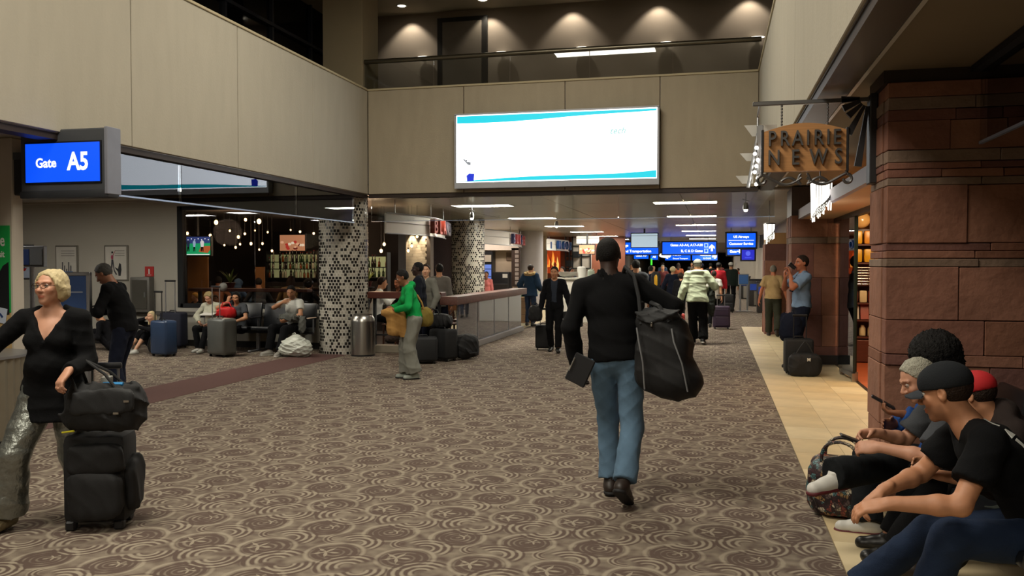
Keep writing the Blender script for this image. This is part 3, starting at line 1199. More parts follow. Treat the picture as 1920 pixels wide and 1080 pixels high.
struct('wall_front', MB().bb(XL, XR, -8.2, -8, 0, 6.85), M_walld)
struct('wall_left_outer', MB().bb(XL - .2, XL, -8, FAR, 0, 2.9), M_walld)
struct('wall_right_outer', MB().bb(XR, XR + .2, -8, FAR, 0, 6.85), M_walld)
# ---------------------------------------------------------------- ceilings
struct('ceiling_left', MB().bb(XL, -6.13, -8, 14.6, 2.87, 3.05), M_ceil)
struct('ceiling_right', MB().bb(.95, XR, -8, 14.6, 2.885, 3.05), M_ceilmat)
lin = MB().bb(.70, .80, -8, 14.4, 2.87, 2.95)
struct('ceiling_edge', lin, M_dkbrown)
sl = thing('linear_air_slots', 'long pair of dark slots with pale rails along the right ceiling edge', 'air vent')
for x in (.805, .853, .905, .945):
    MB().bb(x, x + .026, -8, 14.4, 2.862, 2.90).build('rail', M_white, sl)
MB().bb(.80, .955, -8, 14.4, 2.90, 2.92).build('slot_back', M_blackm, sl)
# corridor ceiling: sheet panels 1.8 m deep with joints
cf = bpy.data.objects.new('ceiling_far', None)
COL.objects.link(cf)
cf['kind'] = 'structure'
pm = {}
for i, (x0, x1) in enumerate(((-16.5, -10.6), (-10.6, -8.1), (-8.1, -5.6), (-5.6, -3.1), (-3.1, -.6), (-.6, 1.9), (1.9, 6.0))):
    for j in range(14):
        ya = 14.72 + j * 2.55
        MB().bb(x0 + .008, x1 - .008, ya + .008, ya + 2.542, 2.85, 2.89).build('panel', M_ceil, cf)
MB().bb(XL, XR, 14.7, FAR, 2.875, 3.0).build('ceiling_backing', M_ceilmat, cf)
struct('ceiling_hall', MB().bb(-8.2, XR, -8, 17.1, 6.85, 7.0), M_ceil2)
# ---------------------------------------------------------------- upper storey
uf = MB().bb(-8.2, -6.4, -8, 17, 3.75, 3.9).bb(-6.4, 3, 14.7, 17, 3.75, 3.9).bb(.93, 6, -8, 14.7, 3.75, 3.9)
struct('floor_upper', uf, M_walld)
struct('wall_back_upper', MB().bb(-8.2, XR, 17, 17.2, 3.9, 6.85), mat('taupe_plaster', '85786a', .9, var=.05, scale=1.5))
ww = bpy.data.objects.new('window_1', None)
COL.objects.link(ww)
ww['kind'] = 'structure'
ys = [-8, -5.0, -2.0, 1.0, 4.0, 7.0, 9.9, 12.84, 14.4, 15.95, 17.0]
for a, b in zip(ys[:-1], ys[1:]):
    for z0, z1 in ((3.9, 6.0), (6.06, 6.85)):
        MB().bb(-8.04, -8.02, a + .03, b - .03, z0, z1).build('pane', M_nightpane, ww)
    MB().bb(-8.06, -7.96, a - .03, a + .03, 3.9, 6.85).build('mullion', M_mull, ww)
MB().bb(-8.06, -7.94, -8, 17, 6.0, 6.06).build('transom', M_mull, ww)
MB().bb(-8.3, -8.1, -8, 17, 3.9, 6.85).build('night_backing', M_blackm, ww)
struct('wall_upper_column', MB().bb(-7.0, -6.22, 14.45, 15.2, 3.9, 6.85, .01), mat('column_plaster', '8e8268', .85, var=.04))
dr = bpy.data.objects.new('door_1', None)
COL.objects.link(dr)
dr['kind'] = 'structure'
MB().bb(-5.62, -4.55, 16.93, 16.99, 3.9, 6.70).build('frame', mat('black_frame', '16130f', .4), dr)
MB().bb(-5.50, -4.67, 16.90, 16.94, 3.9, 6.60).build('door_leaf', mat('grey_door_leaf', '5b5246', .6), dr)
# glass rail of the upper floor
rl = thing('balcony_rail', 'round metal handrail over clear glass panels above the lit advertising screen', 'railing')
MB().tube([(-6.35, 14.55, 5.29), (.72, 14.55, 5.29)], .042, 16).build('handrail', mat('bronze_tube', '6f6a5c', .3, metal=.9), rl)
for i in range(5):
    x0 = -6.3 + i * 1.4
    MB().bb(x0 + .005, x0 + 1.395, 14.54, 14.552, 4.74, 5.26).build('pane', M_glass, rl)
# hall ceiling downlights and glowing ovals added on the upper wall for bright marks
for i, (x, y) in enumerate([(-6.2, 16.4), (-4.5, 16.4), (-2.8, 16.4), (-1.1, 16.4), (.6, 16.4)]):
    dl = thing('downlight', ['round recessed downlight over the upper corridor, at the balcony column', 'round recessed downlight in front of the dark upper door',
               'round recessed downlight third from the balcony column', 'round recessed downlight fourth from the balcony column', 'round recessed downlight above the right end of the balcony rail'][i], 'downlight', (x, y, 6.85), 0, 'downlights over the upper corridor')
    MB().lathe([(.085, -.012), (.11, -.012), (.11, 0), (.085, 0)], 24, cap=False).build('trim_ring', M_white, dl)
    MB().lathe([(.0, -.004), (.084, -.004)], 24, cap=False).build('lens', M_ltglow, dl)
    spot('downlight_beam', (x, 16.72, 6.80), 42, WARM, 95, .5, (R(14), 0, 0))
for i, x in enumerate([-5.93, -4.25, -2.6, -.95, .75]):
    w = thing('glowing_oval', ['slim glowing oval behind the balcony rail beside the column', 'slim glowing oval just right of the dark upper door', 'slim glowing oval second right of the dark upper door',
                            'slim glowing oval third right of the dark upper door', 'slim glowing oval at the right end of the balcony rail'][i], 'wall lamp', (x, 16.97, 5.92), 0, 'glowing ovals behind the balcony rail')
    MB().ball((0, -.06, 0), (.15, .06, .018), 16, 8).build('shade', emit('lit_oval', (1, .95, .8), 2.5), w)
    MB().bb(-.03, .03, -.06, .03, -.03, -.012).build('bracket', M_alu, w)
# ---------------------------------------------------------------- lit advertising screen
bb_ = thing('advertising_screen', 'wide backlit white advertising panel with turquoise bands on the hall wall', 'advertising screen', (-2.655, 14.4, 2.93))
MB().bb(-1.755, 1.755, -.16, -.01, 0, 1.29, .01).build('housing', M_alu, bb_)
MB().bb(-1.725, 1.725, -.175, -.155, .10, 1.27).build('screen', emit('ad_white', (.93, .97, 1.0), 3.0), bb_)
teal = emit('ad_turquoise', hexc('18c0d2'), 1.15)
fr = MB()
for (x0, x1, z0, z1) in ((-1.755, 1.755, 1.262, 1.29), (-1.755, 1.755, .0, .10), (-1.755, -1.722, .1, 1.27), (1.722, 1.755, .1, 1.27)):
    fr.bb(x0, x1, -.19, -.15, z0, z1)
fr.build('frame', mat('pale_frame', 'a9adb5', .4), bb_)
def band(top):
    pts = []
    for i in range(25):
        u = i / 24
        x = -1.71 + 3.42 * u
        w = (.11 * (1 - u) ** .7 * (1 + .25 * math.sin(u * 5)) + .028 + .05 * max(0, u - .6)) if top else (.12 * u ** .9 * (1 + .25 * math.sin(u * 6)) + .018)
        pts.append((x, w))
    if top:
        return [(x, 1.262 - w) for x, w in pts] + [(1.71, 1.245), (-1.71, 1.245)]
    return [(-1.71, .118), (1.71, .118)] + [(x, .105 + w) for x, w in reversed(pts)]
Mf = Matrix.Translation((0, -.177, 0)) @ rotx(R(90))
MB().prism(band(True), .003, Mf).build('top_band', teal, bb_)
MB().prism(band(False), .003, Mf).build('bottom_band', teal, bb_)
MB().prism([(-1.53, .12), (-1.41, .13), (-1.40, .25), (-1.49, .26), (-1.54, .22)], .004, Mf).build('blue_figure', emit('ad_blue', hexc('2038d8'), .8), bb_)
MB().prism([(-1.60, .50), (-1.52, .41), (-1.47, .40), (-1.46, .45), (-1.53, .46), (-1.585, .515)], .004, Mf).build('grey_figure', emit('ad_grey', hexc('8a8f96'), .8), bb_)
MB().prism([(-1.555, .475), (-1.53, .47), (-1.53, .49), (-1.55, .495)], .006, Mf).build('dark_spot', emit('ad_dark', hexc('151722'), .5), bb_)
text('lettering', 'tech', .15, emit('ad_pale_teal', hexc('9fd8d6'), .9), bb_, (1.07, -.18, .90), (R(90), 0, 0), .001, .002, shear=.3)
# ---------------------------------------------------------------- hanging glass below the fronts
def baffle(name, label, axis, c, stops, z0=2.36, z1=2.83):
    g = thing(name, label, 'glass screen')
    for a, b in zip(stops[:-1], stops[1:]):
        B = MB()
        if axis == 'x':
            B.bb(c - .005, c + .005, a + .004, b - .004, z0, z1)
        else:
            B.bb(a + .004, b - .004, c - .005, c + .005, z0, z1)
        B.build('pane', M_glass, g)
    B = MB()
    e = mat('polished_glass_edge', 'a8b8d8', .25, metal=.4, var=.0)  # blue shine along the edge partly put into its pale blue colour
    if axis == 'x':
        B.bb(c - .011, c + .011, stops[0], stops[-1], z0 - .018, z0)
    else:
        B.bb(stops[0], stops[-1], c - .007, c + .007, z0 - .008, z0)
    B.build('edge', e, g)
    return g
baffle('glass_screen', 'long hanging glass screen under the left hall wall', 'x', -6.2, [7.40, 9.0, 11.9, 14.0])
baffle('glass_screen', 'hanging glass screen under the wall with the advertising panel', 'y', 14.55, [-6.1, -4.6, -3.1, -1.6, -.1, .95], 2.40, 2.83)
baffle('glass_screen', 'hanging glass screen at the near side of the tall stone pillar', 'x', 1.64, [-6, -3, 0, 3, 5.98], 2.40, 2.84)
MB().bb(1.58, 1.70, -6, 5.98, 2.84, 2.88).build('bracket', M_blackm, bpy.data.objects['glass_screen.002'])
# ---------------------------------------------------------------- corridor ceiling lights
def panel_light(x, y, label, sx=1.22, sy=.56, z=2.85):
    t = thing('ceiling_light', label, 'ceiling light', (x, y, z), 0, 'fluorescent ceiling panels')
    B = MB()
    for (a, b, c, d) in ((-sx / 2 - .025, -sx / 2, -sy / 2, sy / 2), (sx / 2, sx / 2 + .025, -sy / 2, sy / 2), (-sx / 2 - .025, sx / 2 + .025, -sy / 2 - .025, -sy / 2), (-sx / 2 - .025, sx / 2 + .025, sy / 2, sy / 2 + .025)):
        B.bb(a, b, c, d, -.014, 0)
    B.build('frame', M_white, t)
    MB().bb(-sx / 2, sx / 2, -sy / 2, sy / 2, -.008, 0).build('diffuser', M_panel, t)
ORD = ['nearest', 'second', 'third', 'fourth', 'fifth', 'sixth', 'seventh', 'eighth', 'ninth', 'tenth', 'eleventh', 'twelfth', 'thirteenth', 'fourteenth', 'fifteenth', 'sixteenth', 'seventeenth']
for i in range(6):
    panel_light(-4.75, 17.3 + i * 5.0, f'white fluorescent ceiling panel, {ORD[i]} of the row over the food counters')
for i in range(16):
    panel_light(-.58, 17.3 + i * 5.0, f'white fluorescent ceiling panel, {ORD[i]} of the row leading to the blue gate signs')
panel_light(-8.6, 12.6, 'white square ceiling panel over the seated travellers', .6, .6, 2.87)
panel_light(-11.2, 11.2, 'white square ceiling panel behind the blue gate sign', .6, .6, 2.87)
# ---------------------------------------------------------------- sandstone pillars
M_stone = varied('red_sandstone', ['79523f', '8a604e', '946a56', '80564a', '6c4c46'], .85, .55, 14, .25, 5.0)
M_stonel = varied('pale_sandstone', ['7f6b5e', '897566', '786354'], .85, .5, 16, .25, 5.0)
def stone(x0, x1, y0, y1, z0, z1, m, parent, r):
    j = .0018
    d = r.uniform(0, .014)
    B = MB()
    bm = bmesh.new()
    bmesh.ops.create_cube(bm, size=1)
    sx, sy, sz = x1 - x0 - 2 * j, y1 - y0, z1 - z0 - 2 * j
    for v in bm.verts:
        v.co = Vector((v.co.x * sx + r.uniform(-.002, .002), v.co.y * sy, v.co.z * sz + r.uniform(-.002, .002)))
    bmesh.ops.bevel(bm, geom=bm.edges[:], offset=.004, segments=1, affect='EDGES')
    bm.verts.index_update()
    B.add([v.co[:] for v in bm.verts], [[v.index for v in f.verts] for f in bm.faces], False, Matrix.Translation(((x0 + x1) / 2, (y0 + y1) / 2 - d, (z0 + z1) / 2)))
    bm.free()
    B.build('stone', m, parent)
def pillar(name, X0, X1, Y0, Y1, courses, seed, label=None):
    """courses: (z0, z1, pale?, typical stone width)"""
    r = random.Random(seed)
    p = bpy.data.objects.new(name, None)
    COL.objects.link(p)
    p['kind'] = 'structure'
    MB().bb(X0 + .05, X1 - .05, Y0 + .05, Y1 - .02, 0, courses[-1][1]).build('core', mat('mortar', '4a3a34', .95), p)
    for (z0, z1, pale, wd) in courses:
        m = M_stonel if pale else M_stone
        # near face
        x = X0
        first = True
        while x < X1 - .02:
            w = wd * r.uniform(.75, 1.3)
            if X1 - x - w < wd * .4:
                w = X1 - x
            stone(x, x + w, Y0, Y0 + .12, z0, z1, m, p, r)
            x += w
            first = False
        # corridor face
        y = Y0 + .12
        while y < Y1 - .02:
            w = min(wd * r.uniform(.8, 1.3), Y1 - y)
            if Y1 - y - w < .12:
                w = Y1 - y
            d = r.uniform(-.004, .010)
            B = MB().box((X0 + .05 - d / 2, y + w / 2, (z0 + z1) / 2), (.10 + d, w - .004, z1 - z0 - .004), None, .004)
            B.build('stone', m, p)
            y += w
    return p
C1 = [(0, .16, 0, .7), (.16, .55, 0, .62), (.55, .955, 0, .6), (.955, 1.03, 0, .33), (1.03, 1.255, 0, .5), (1.255, 1.60, 0, .45), (1.60, 1.655, 1, .5), (1.655, 1.705, 0, .42),
      (1.705, 1.755, 0, .55), (1.755, 2.13, 0, .42), (2.13, 2.18, 1, .6), (2.18, 2.235, 0, .35), (2.235, 2.28, 0, .45), (2.28, 2.36, 1, .8), (2.36, 2.55, 0, .4), (2.55, 2.62, 0, .5), (2.62, 2.70, 1, .5), (2.70, 2.80, 0, .6)]
pillar('wall_stone_pillar', 1.09, 3.05, 6.0, 6.56, C1, 3)
MB().bb(1.07, 3.0, 6.02, 6.54, 2.80, 2.885).build('pillar_head', M_dkbrown, bpy.data.objects['wall_stone_pillar'])
C2 = [(0, .30, 0, .9), (.30, .80, 0, .5), (.80, 1.40, 0, .45), (1.40, 1.95, 0, .45), (1.95, 2.05, 1, .5), (2.05, 2.40, 0, .45)]
pillar('wall_stone_pillar', 1.20, 1.95, 14.4, 15.3, C2, 8)
MB().bb(1.18, 1.97, 14.36, 15.32, 0, .16).build('plinth', mat('black_stone', '1b1b1e', .35), bpy.data.objects['wall_stone_pillar.001'])
pillar('wall_stone_pillar', 1.12, 1.95, 20.3, 21.2, [(0, .5, 0, .45), (.5, 1.1, 0, .45), (1.1, 1.7, 0, .45), (1.7, 2.08, 0, .45)], 12)
MB().bb(1.14, 1.93, 20.32, 21.18, 2.08, 2.33).build('lit_head', mat('warm_lit_plaster', 'b98f5e', .8), bpy.data.objects['wall_stone_pillar.002'])  # warm light on the pillar head put into its plaster colour
struct('wall_beyond_pillars', MB().bb(1.95, 2.15, 21.2, FAR, 0, 2.87), mat('beige_corridor_wall', 'a89e8e', .7, var=.05))
struct('wall_pillar_cap', MB().bb(1.2, 2.0, 14.4, 15.3, 2.40, 2.86), M_dkbrown)
struct('wall_between_pillars', MB().bb(1.95, 2.1, 15.3, 20.3, 0, 2.87), mat('dark_shop_wall', '4a3730', .8))
# ---------------------------------------------------------------- shop front: pale fascia, warm soffit, glass doors
fa = MB().bb(1.30, 1.36, 6.56, 14.4, 2.34, 2.49)
struct('trim_1', fa, mat('pale_lilac_fascia', 'a9a4b4', .5, var=.04))
struct('ceiling_shopfront', MB().bb(1.36, 2.05, 6.56, 14.4, 2.34, 2.37), mat('soffit_plaster', 'd9b48a', .8, var=.05))
struct('trim_2', MB().bb(1.84, 1.92, 6.56, 14.4, 2.27, 2.34).bb(1.82, 1.94, 6.56, 14.4, 0, .006), mat('dark_door_track', '2b2522', .4, metal=.5))
for (x, y) in ((1.62, 8.2), (1.62, 10.2), (1.62, 12.2)):
    spot('shop_entrance_beam', (x, y, 2.33), 16, (1.0, .72, .42), 120, .8)
gd = thing('folding_glass_doors', 'stack of tinted frameless glass doors folded open at the shop entrance', 'glass door')
greenp = glass('green_tinted_pane', (.42, .5, .46), 1.8)
for i, (a, b) in enumerate((((1.86, 12.35), (1.78, 13.15)), ((1.90, 12.5), (1.84, 13.7)), ((1.82, 13.2), (1.90, 14.35)))):
    a, b = Vector((*a, 0)), Vector((*b, 0))
    d = (b - a)
    M = Matrix.Translation((a + b) / 2 + Vector((0, 0, 1.16))) @ rotz(math.atan2(d.y, d.x))
    p = MB().add(*[(lambda L: ([(-L, -.006, -1.1), (L, -.006, -1.1), (L, .006, -1.1), (-L, .006, -1.1), (-L, -.006, 1.1), (L, -.006, 1.1), (L, .006, 1.1), (-L, .006, 1.1)], [(0, 3, 2, 1), (4, 5, 6, 7), (0, 1, 5, 4), (1, 2, 6, 5), (2, 3, 7, 6), (3, 0, 4, 7)]))(d.length / 2)][0], False, M).build('pane', greenp, gd)
    MB().bb(a.x - .015, a.x + .015, a.y - .012, a.y + .012, .06, 2.27).build('edge_bar', mat('dark_green_edge', '1e2a25', .3), p)
    MB().bb(a.x - .03, a.x + .03, a.y - .05, a.y + .05, .008, .13).build('floor_shoe', M_chrome, p)
# shop interior
struct('floor_shop', MB().bb(1.94, 6.0, 6.56, 16.2, .001, .008), mat('orange_shop_floor', 'a3502c', .5, var=.2, scale=3))
struct('wall_shop_back', MB().bb(1.95, 6.0, 16.2, 16.4, 0, 2.87), mat('shop_back_wall', 'b7875a', .8, var=.08))
struct('ceiling_shop', MB().bb(1.98, 6.0, 6.6, 16.2, 2.70, 2.75), mat('shop_ceiling', 'b08a64', .8))
sh = thing('shop_shelving', 'tall wooden shop display filled with packets and magazines just inside the shop', 'shelving', (2.45, 14.9, 0))
MB().bb(-.42, .45, .30, .34, 0, 2.2).build('back_board', M_wood, sh)
MB().tube([(-.33, -.02, .55), (-.33, -.02, 1.35)], .02, 8).build('post', M_wood, sh)
for i, z in enumerate((.40, .68, .96, 1.26, 1.62, 1.92)):
    s_ = MB().bb(-.42, .45, -.05 if z < 1 else .05, .30, z, z + .025).build('shelf', M_wood, sh)
MB().bb(-.22, .35, -.12, .3, .02, .38, .01).build('drawer_base', M_wood, sh)
for k in range(7):
    MB().tube([(-.42, .02, 1.29 + .045 * k), (.45, .02, 1.29 + .045 * k)], .006, 6).build('wire', M_chrome, sh)
for k in range(9):
    MB().tube([(-.40 + .1 * k, .015, 1.28), (-.40 + .1 * k, .015, 1.57)], .005, 6).build('wire', M_chrome, sh)
def softpack(name, label, cat, loc, d, m, group, rz=0):
    o = MB().box((0, 0, d[2] / 2), d, None, min(d) * .35).build(name, m, None, loc, (0, 0, rz))
    return tag(o, label, cat, group)
pk = [mat('yellow_packet', 'd8a320', .35, spec=.6), mat('orange_packet', 'd08a2c', .35), mat('cream_packet', 'd9c9a0', .4), mat('red_packet', '9a3a2a', .4)]
for r_, z in enumerate((1.647, 1.947)):
    for k in range(4):
        softpack('snack_packet', f'shiny yellow packet, {["first", "second", "third", "fourth"][k]} from the glass doors on the {["lower", "upper"][r_]} packet shelf', 'packet', (2.12 + .17 * k, 14.98 + .03 * (k % 2), z), (.15, .09, .22), pk[0 if (k + r_) % 3 else 1], 'packets in the shop display')
for k in range(5):
    softpack('snack_packet', f'small packet, {["first", "second", "third", "fourth", "fifth"][k]} from the glass doors on the low packet shelf', 'packet', (2.1 + .14 * k, 14.97, .985), (.12, .08, .20), pk[2 + k % 2], 'packets low in the shop display')
for k in range(5):
    o = MB().box((0, 0, .13), (.13, .012, .26), rotx(R(-12)), .003).build('magazine', [pk[2], mat('white_cover', 'c9c4ba', .4), pk[3]][k % 3], None, (2.1 + .15 * k, 14.93, .71))
    tag(o, f'magazine, {["first", "second", "third", "fourth", "fifth"][k]} from the glass doors on the shop display', 'magazine', 'magazines in the shop display')
for k in range(4):
    o = MB().lathe([(.035, 0), (.05, .01), (.05, .13), (.03, .16), (.03, .18)], 12).build('jar', pk[2], None, (2.12 + .13 * k, 15.0, .43))
    tag(o, f'pale jar, {["first", "second", "third", "fourth"][k]} from the glass doors on the lowest shop shelf', 'jar', 'jars in the shop display')
for k in range(3):
    o = MB().ball((0, 0, .14), (.15, .12, .14), 12, 8).build('gift_basket', mat('cellophane_gold', 'd2a869', .2, spec=.8), None, (2.35 + .3 * k, 15.05, 2.21))
    tag(o, f'wrapped golden gift bundle, {["first", "second", "third"][k]} from the glass doors on top of the shop display', 'gift', 'gift bundles on the shop display')
point('shop_lamp', (2.5, 14.3, 2.3), 14, (1.0, .75, .45), .08)
# ---------------------------------------------------------------- glass rod lanterns hanging from the front
def lantern(x, y, z, n, h, w, label, seed):
    r = random.Random(seed)
    t = thing('rod_lantern', label, 'lantern', (x, y, z))
    g = emit('lit_glass_rod', (1.0, .96, .84), 2.4)
    B = MB()
    for i in range(n):
        a = 2 * math.pi * i / n
        rr = w * (.55 + .45 * r.random())
        hh = h * (.7 + .3 * r.random()) * (1.15 - .35 * (math.cos(a) * .5 + .5))
        B.tube([(rr * math.cos(a), rr * math.sin(a) * .8, 0), (rr * math.cos(a) * .92 + .004, rr * math.sin(a) * .75, -hh)], .0075, 6)
    B.build('glass_rods', g, t)['kind'] = 'stuff'
    MB().lathe([(w * .5, -.01), (w * 1.05, -.01), (w * 1.05, .012), (w * .5, .02)], 16).build('top_plate', M_alu, t)
    MB().tube([(0, 0, 0), (0, 0, 2.86 - z)], .008, 8).build('stem', M_alu, t)
    for k in range(5):
        z0 = -h * (.78 - .05 * k)
        MB().tube([(-w * .9 + .03 * k, -w, z0 - .12), (-w * .3 + .03 * k, -w * 1.05, z0 + .02), (w * .9, -w * .9, z0 + .13)], .006, 6).build('metal_twig', M_alu, t)
    return t
lantern(1.20, 10.6, 2.58, 26, .42, .13, 'large glowing glass rod lantern hanging behind the wooden shop sign', 2)
lantern(1.03, 17.3, 2.40, 22, .36, .11, 'smaller glowing glass rod lantern between the far stone pillars', 5)
point('lantern_light', (1.0, 10.5, 2.1), 6, (1, .95, .85), .1)
o_ = bpy.data.objects['rod_lantern']
MB().bb(-.12, .12, -.05, .05, .24, .30).build('bracket', M_dkbrown, o_)
# ---------------------------------------------------------------- wooden shop sign on its iron arm
sg = thing('shop_sign', 'hanging wooden board sign reading PRAIRIE NEWS with curled iron brackets', 'sign', (.615, 6.40, 2.28))
sg.scale = (.91, 1, 1)
def arc_board():
    pts = [(-.305, 0), (.305, 0)]
    for i in range(17):
        u = i / 16
        pts.append((.305 - .61 * u, .285 + .055 * math.sin(math.pi * u)))
    return pts
Mw = varied('planked_pine', ['c08a55'], .5, .1, 20, .5, 4, (.6, 1, 26))
MB().prism(arc_board(), .05, rotx(R(90))).build('board', Mw, sg)
ir = mat('grey_iron', '6d6c6c', .4, metal=.8, var=.1)
ird = mat('dark_iron', '3a393b', .5, metal=.6)
for (s_, xs, z, wid) in (('PRAIRIE', (-.245, -.15, -.055, .022, .10, .17, .235), .225, 0), ('NEWS', (-.23, -.07, .10, .245), .09, 0)):
    for ch, x in zip(s_, xs):
        text('letter', ch, .155, ir, sg, (x, -.045, z), (R(90), 0, 0), .016, .0005, sx=.82)
def scroll(sx):
    pts = []
    for i in range(30):
        u = i / 29
        x = .02 + .30 * u
        z = -.045 - .055 * math.sin(u * math.pi * 1.25) * (1 - .3 * u)
        pts.append((sx * x, -.005, z - .0))
    for i in range(14):
        a = i / 13 * math.pi * 1.5
        pts.append((sx * (.32 + .030 * math.sin(a)), -.005, -.028 - .028 * (1 - math.cos(a)) * .0 + .03 * math.cos(a) - .03))
    return pts
for sx in (-1, 1):
    MB().tube(scroll(sx), .011, 8).build('scroll', ir, sg)
    pts = [(sx * (.02 + .02 * math.sin(a)), -.005, -.02 - .045 * (1 - math.cos(a)) / 2 * 1.6) for a in [i / 12 * math.pi for i in range(13)]]
    pts += [(sx * (.03 + .14 * u), -.005, -.095 + .05 * math.sin(u * 2.6)) for u in [i / 10 for i in range(1, 11)]]
    MB().tube(pts, .010, 8).build('scroll', ir, sg)
for x in (-.315, .315):
    MB().bb(x - .01, x + .01, -.03, .03, -.01, .30, .004).build('side_strap', ird, sg)
for x in (-.17, .17):
    for k in range(7):
        MB().lathe([(.0, 0), (.008, .004), (.008, .018), (.0, .022)], 8, (x, 0, .325 + .022 * k)).build('chain_link', ir, sg)
ar = thing('sign_arm', 'iron arm with a sunburst bracket fixed to the tall stone pillar', 'bracket', (0, 0, 0))
MB().bb(.26, 1.07, 6.385, 6.415, 2.755, 2.785, .004).build('arm', ir, ar)
MB().bb(1.04, 1.088, 6.33, 6.47, 2.18, 2.80, .006).build('wall_plate', ird, ar)
for k in range(5):
    a = R(182 + 20 * k)
    d = Vector((math.cos(a), 0, math.sin(a)))
    L = .12 + .10 * (k >= 3) + .2 * (k == 4)
    c = Vector((1.04, 6.4, 2.78))
    M = Matrix.Translation(c + d * (.06 + L / 2)) @ roty(-a)
    B = MB()
    B.add([(-L / 2, -.015, -.010), (L / 2, -.015, -.024), (L / 2, .015, -.024), (-L / 2, .015, -.010), (-L / 2, -.015, .010), (L / 2, -.015, .024), (L / 2, .015, .024), (-L / 2, .015, .010)],
          [(0, 3, 2, 1), (4, 5, 6, 7), (0, 1, 5, 4), (1, 2, 6, 5), (2, 3, 7, 6), (3, 0, 4, 7)], False, M)
    B.build('ray', ird, ar)
# string of bulbs on a leaning strut left of the sign, with pale fins behind
st = thing('bulb_strut', 'leaning metal strut strung with small bulbs left of the wooden shop sign', 'light fitting', (.11, 0, -.03))
MB().tube([(.20, 6.62, 2.62), (.165, 6.62, 2.42), (.13, 6.62, 2.22)], .014, 8).build('strut', M_alu, st)
MB().bb(.19, .235, 6.60, 6.66, 2.30, 2.68, .004).build('back_strip', M_alu, st)
for k in range(7):
    q = MB().ball((.185 + .012 * math.sin(k * 2.1), 6.57, 2.24 + .045 * k), .013, 10, 7).build('bulb', emit('tiny_bulb', (1, .96, .85), 12 if True else 0), st)
    MB().lathe([(.009, 0), (.009, .02)], 8, (.185 + .012 * math.sin(k * 2.1), 6.58, 2.25 + .045 * k)).build('cap', M_alu, q)
for k, (x, z) in enumerate(((.14, 2.70), (.10, 2.49), (.07, 2.32))):
    MB().prism([(-.04, 0), (.20, .0), (.20, .085), (.02, .085)] if k == 0 else [(-.03, 0), (.10, 0), (.10, .06), (.02, .06)], .01, Matrix.Translation((x, 6.72, z)) @ rotx(R(90)) @ Matrix.Scale(-1, 4, (0, 1, 0))).build('fin', M_white, st)
MB().tube([(.20, 6.66, 2.30), (.20, 6.72, 2.76), (.20, 6.42, 2.80)], .008, 8).build('hanger', M_alu, st)
# track spots near the pillar
for i, (x, y) in enumerate(((.52, 15.4), (-3.85, 21.0), (-4.9, 17.0))):
    t = thing('track_spotlight', ['small clamped spotlight hanging from the ceiling beside the stone pillars', 'bright small spotlight over the white food counter', 'small spotlight on the ceiling near the first curved sign'][i], 'spotlight', (x, y, 2.85))
    MB().tube([(0, 0, 0), (0, 0, -.16)], .008, 8).build('stem', M_alu, t)
    MB().lathe([(.03, 0), (.045, -.05), (.05, -.12)], 16, (0, 0, -.16)).build('shade', M_alu, t)
    MB().ball((0, 0, -.29), .035, 12, 8).build('bulb', M_ltglow, t)
    MB().tube([(-.06, 0, -.1), (.06, 0, -.14)], .006, 6).build('cross_arm', M_alu, t)
# ---------------------------------------------------------------- back wall of the gate area with the bar window
YW = 14.9
bw = MB().bb(XL, -10.33, YW, YW + .15, 0, 2.87).bb(-10.33, -7.1, YW, YW + .15, 0, .78).bb(-10.33, -7.1, YW, YW + .15, 2.74, 2.87)
struct('wall_gate_back', bw, M_wallg)
struct('baseboard_gate', MB().bb(XL, -7.1, YW - .015, YW, 0, .12), mat('black_base', '1c1b1a', .5))
struct('trim_3', MB().bb(XL, -7.1, YW - .05, YW, .60, .68, .008), mat('grey_bumper_rail', '5d5a56', .5))
w2 = bpy.data.objects.new('window_2', None)
COL.objects.link(w2)
w2['kind'] = 'structure'
for (x0, x1, z0, z1) in ((-10.36, -10.24, .76, 2.76), (-7.2, -7.1, .76, 2.76), (-10.3, -7.1, .76, .84), (-10.3, -7.1, 2.68, 2.76)):
    MB().bb(x0, x1, YW - .02, YW + .12, z0, z1, .004).build('frame', M_blackm, w2)
MB().bb(-10.24, -8.70, YW + .04, YW + .052, .84, 2.68).build('pane', M_window, w2)
MB().bb(-8.69, -7.2, YW + .04, YW + .052, .84, 2.68).build('pane', M_window, w2)
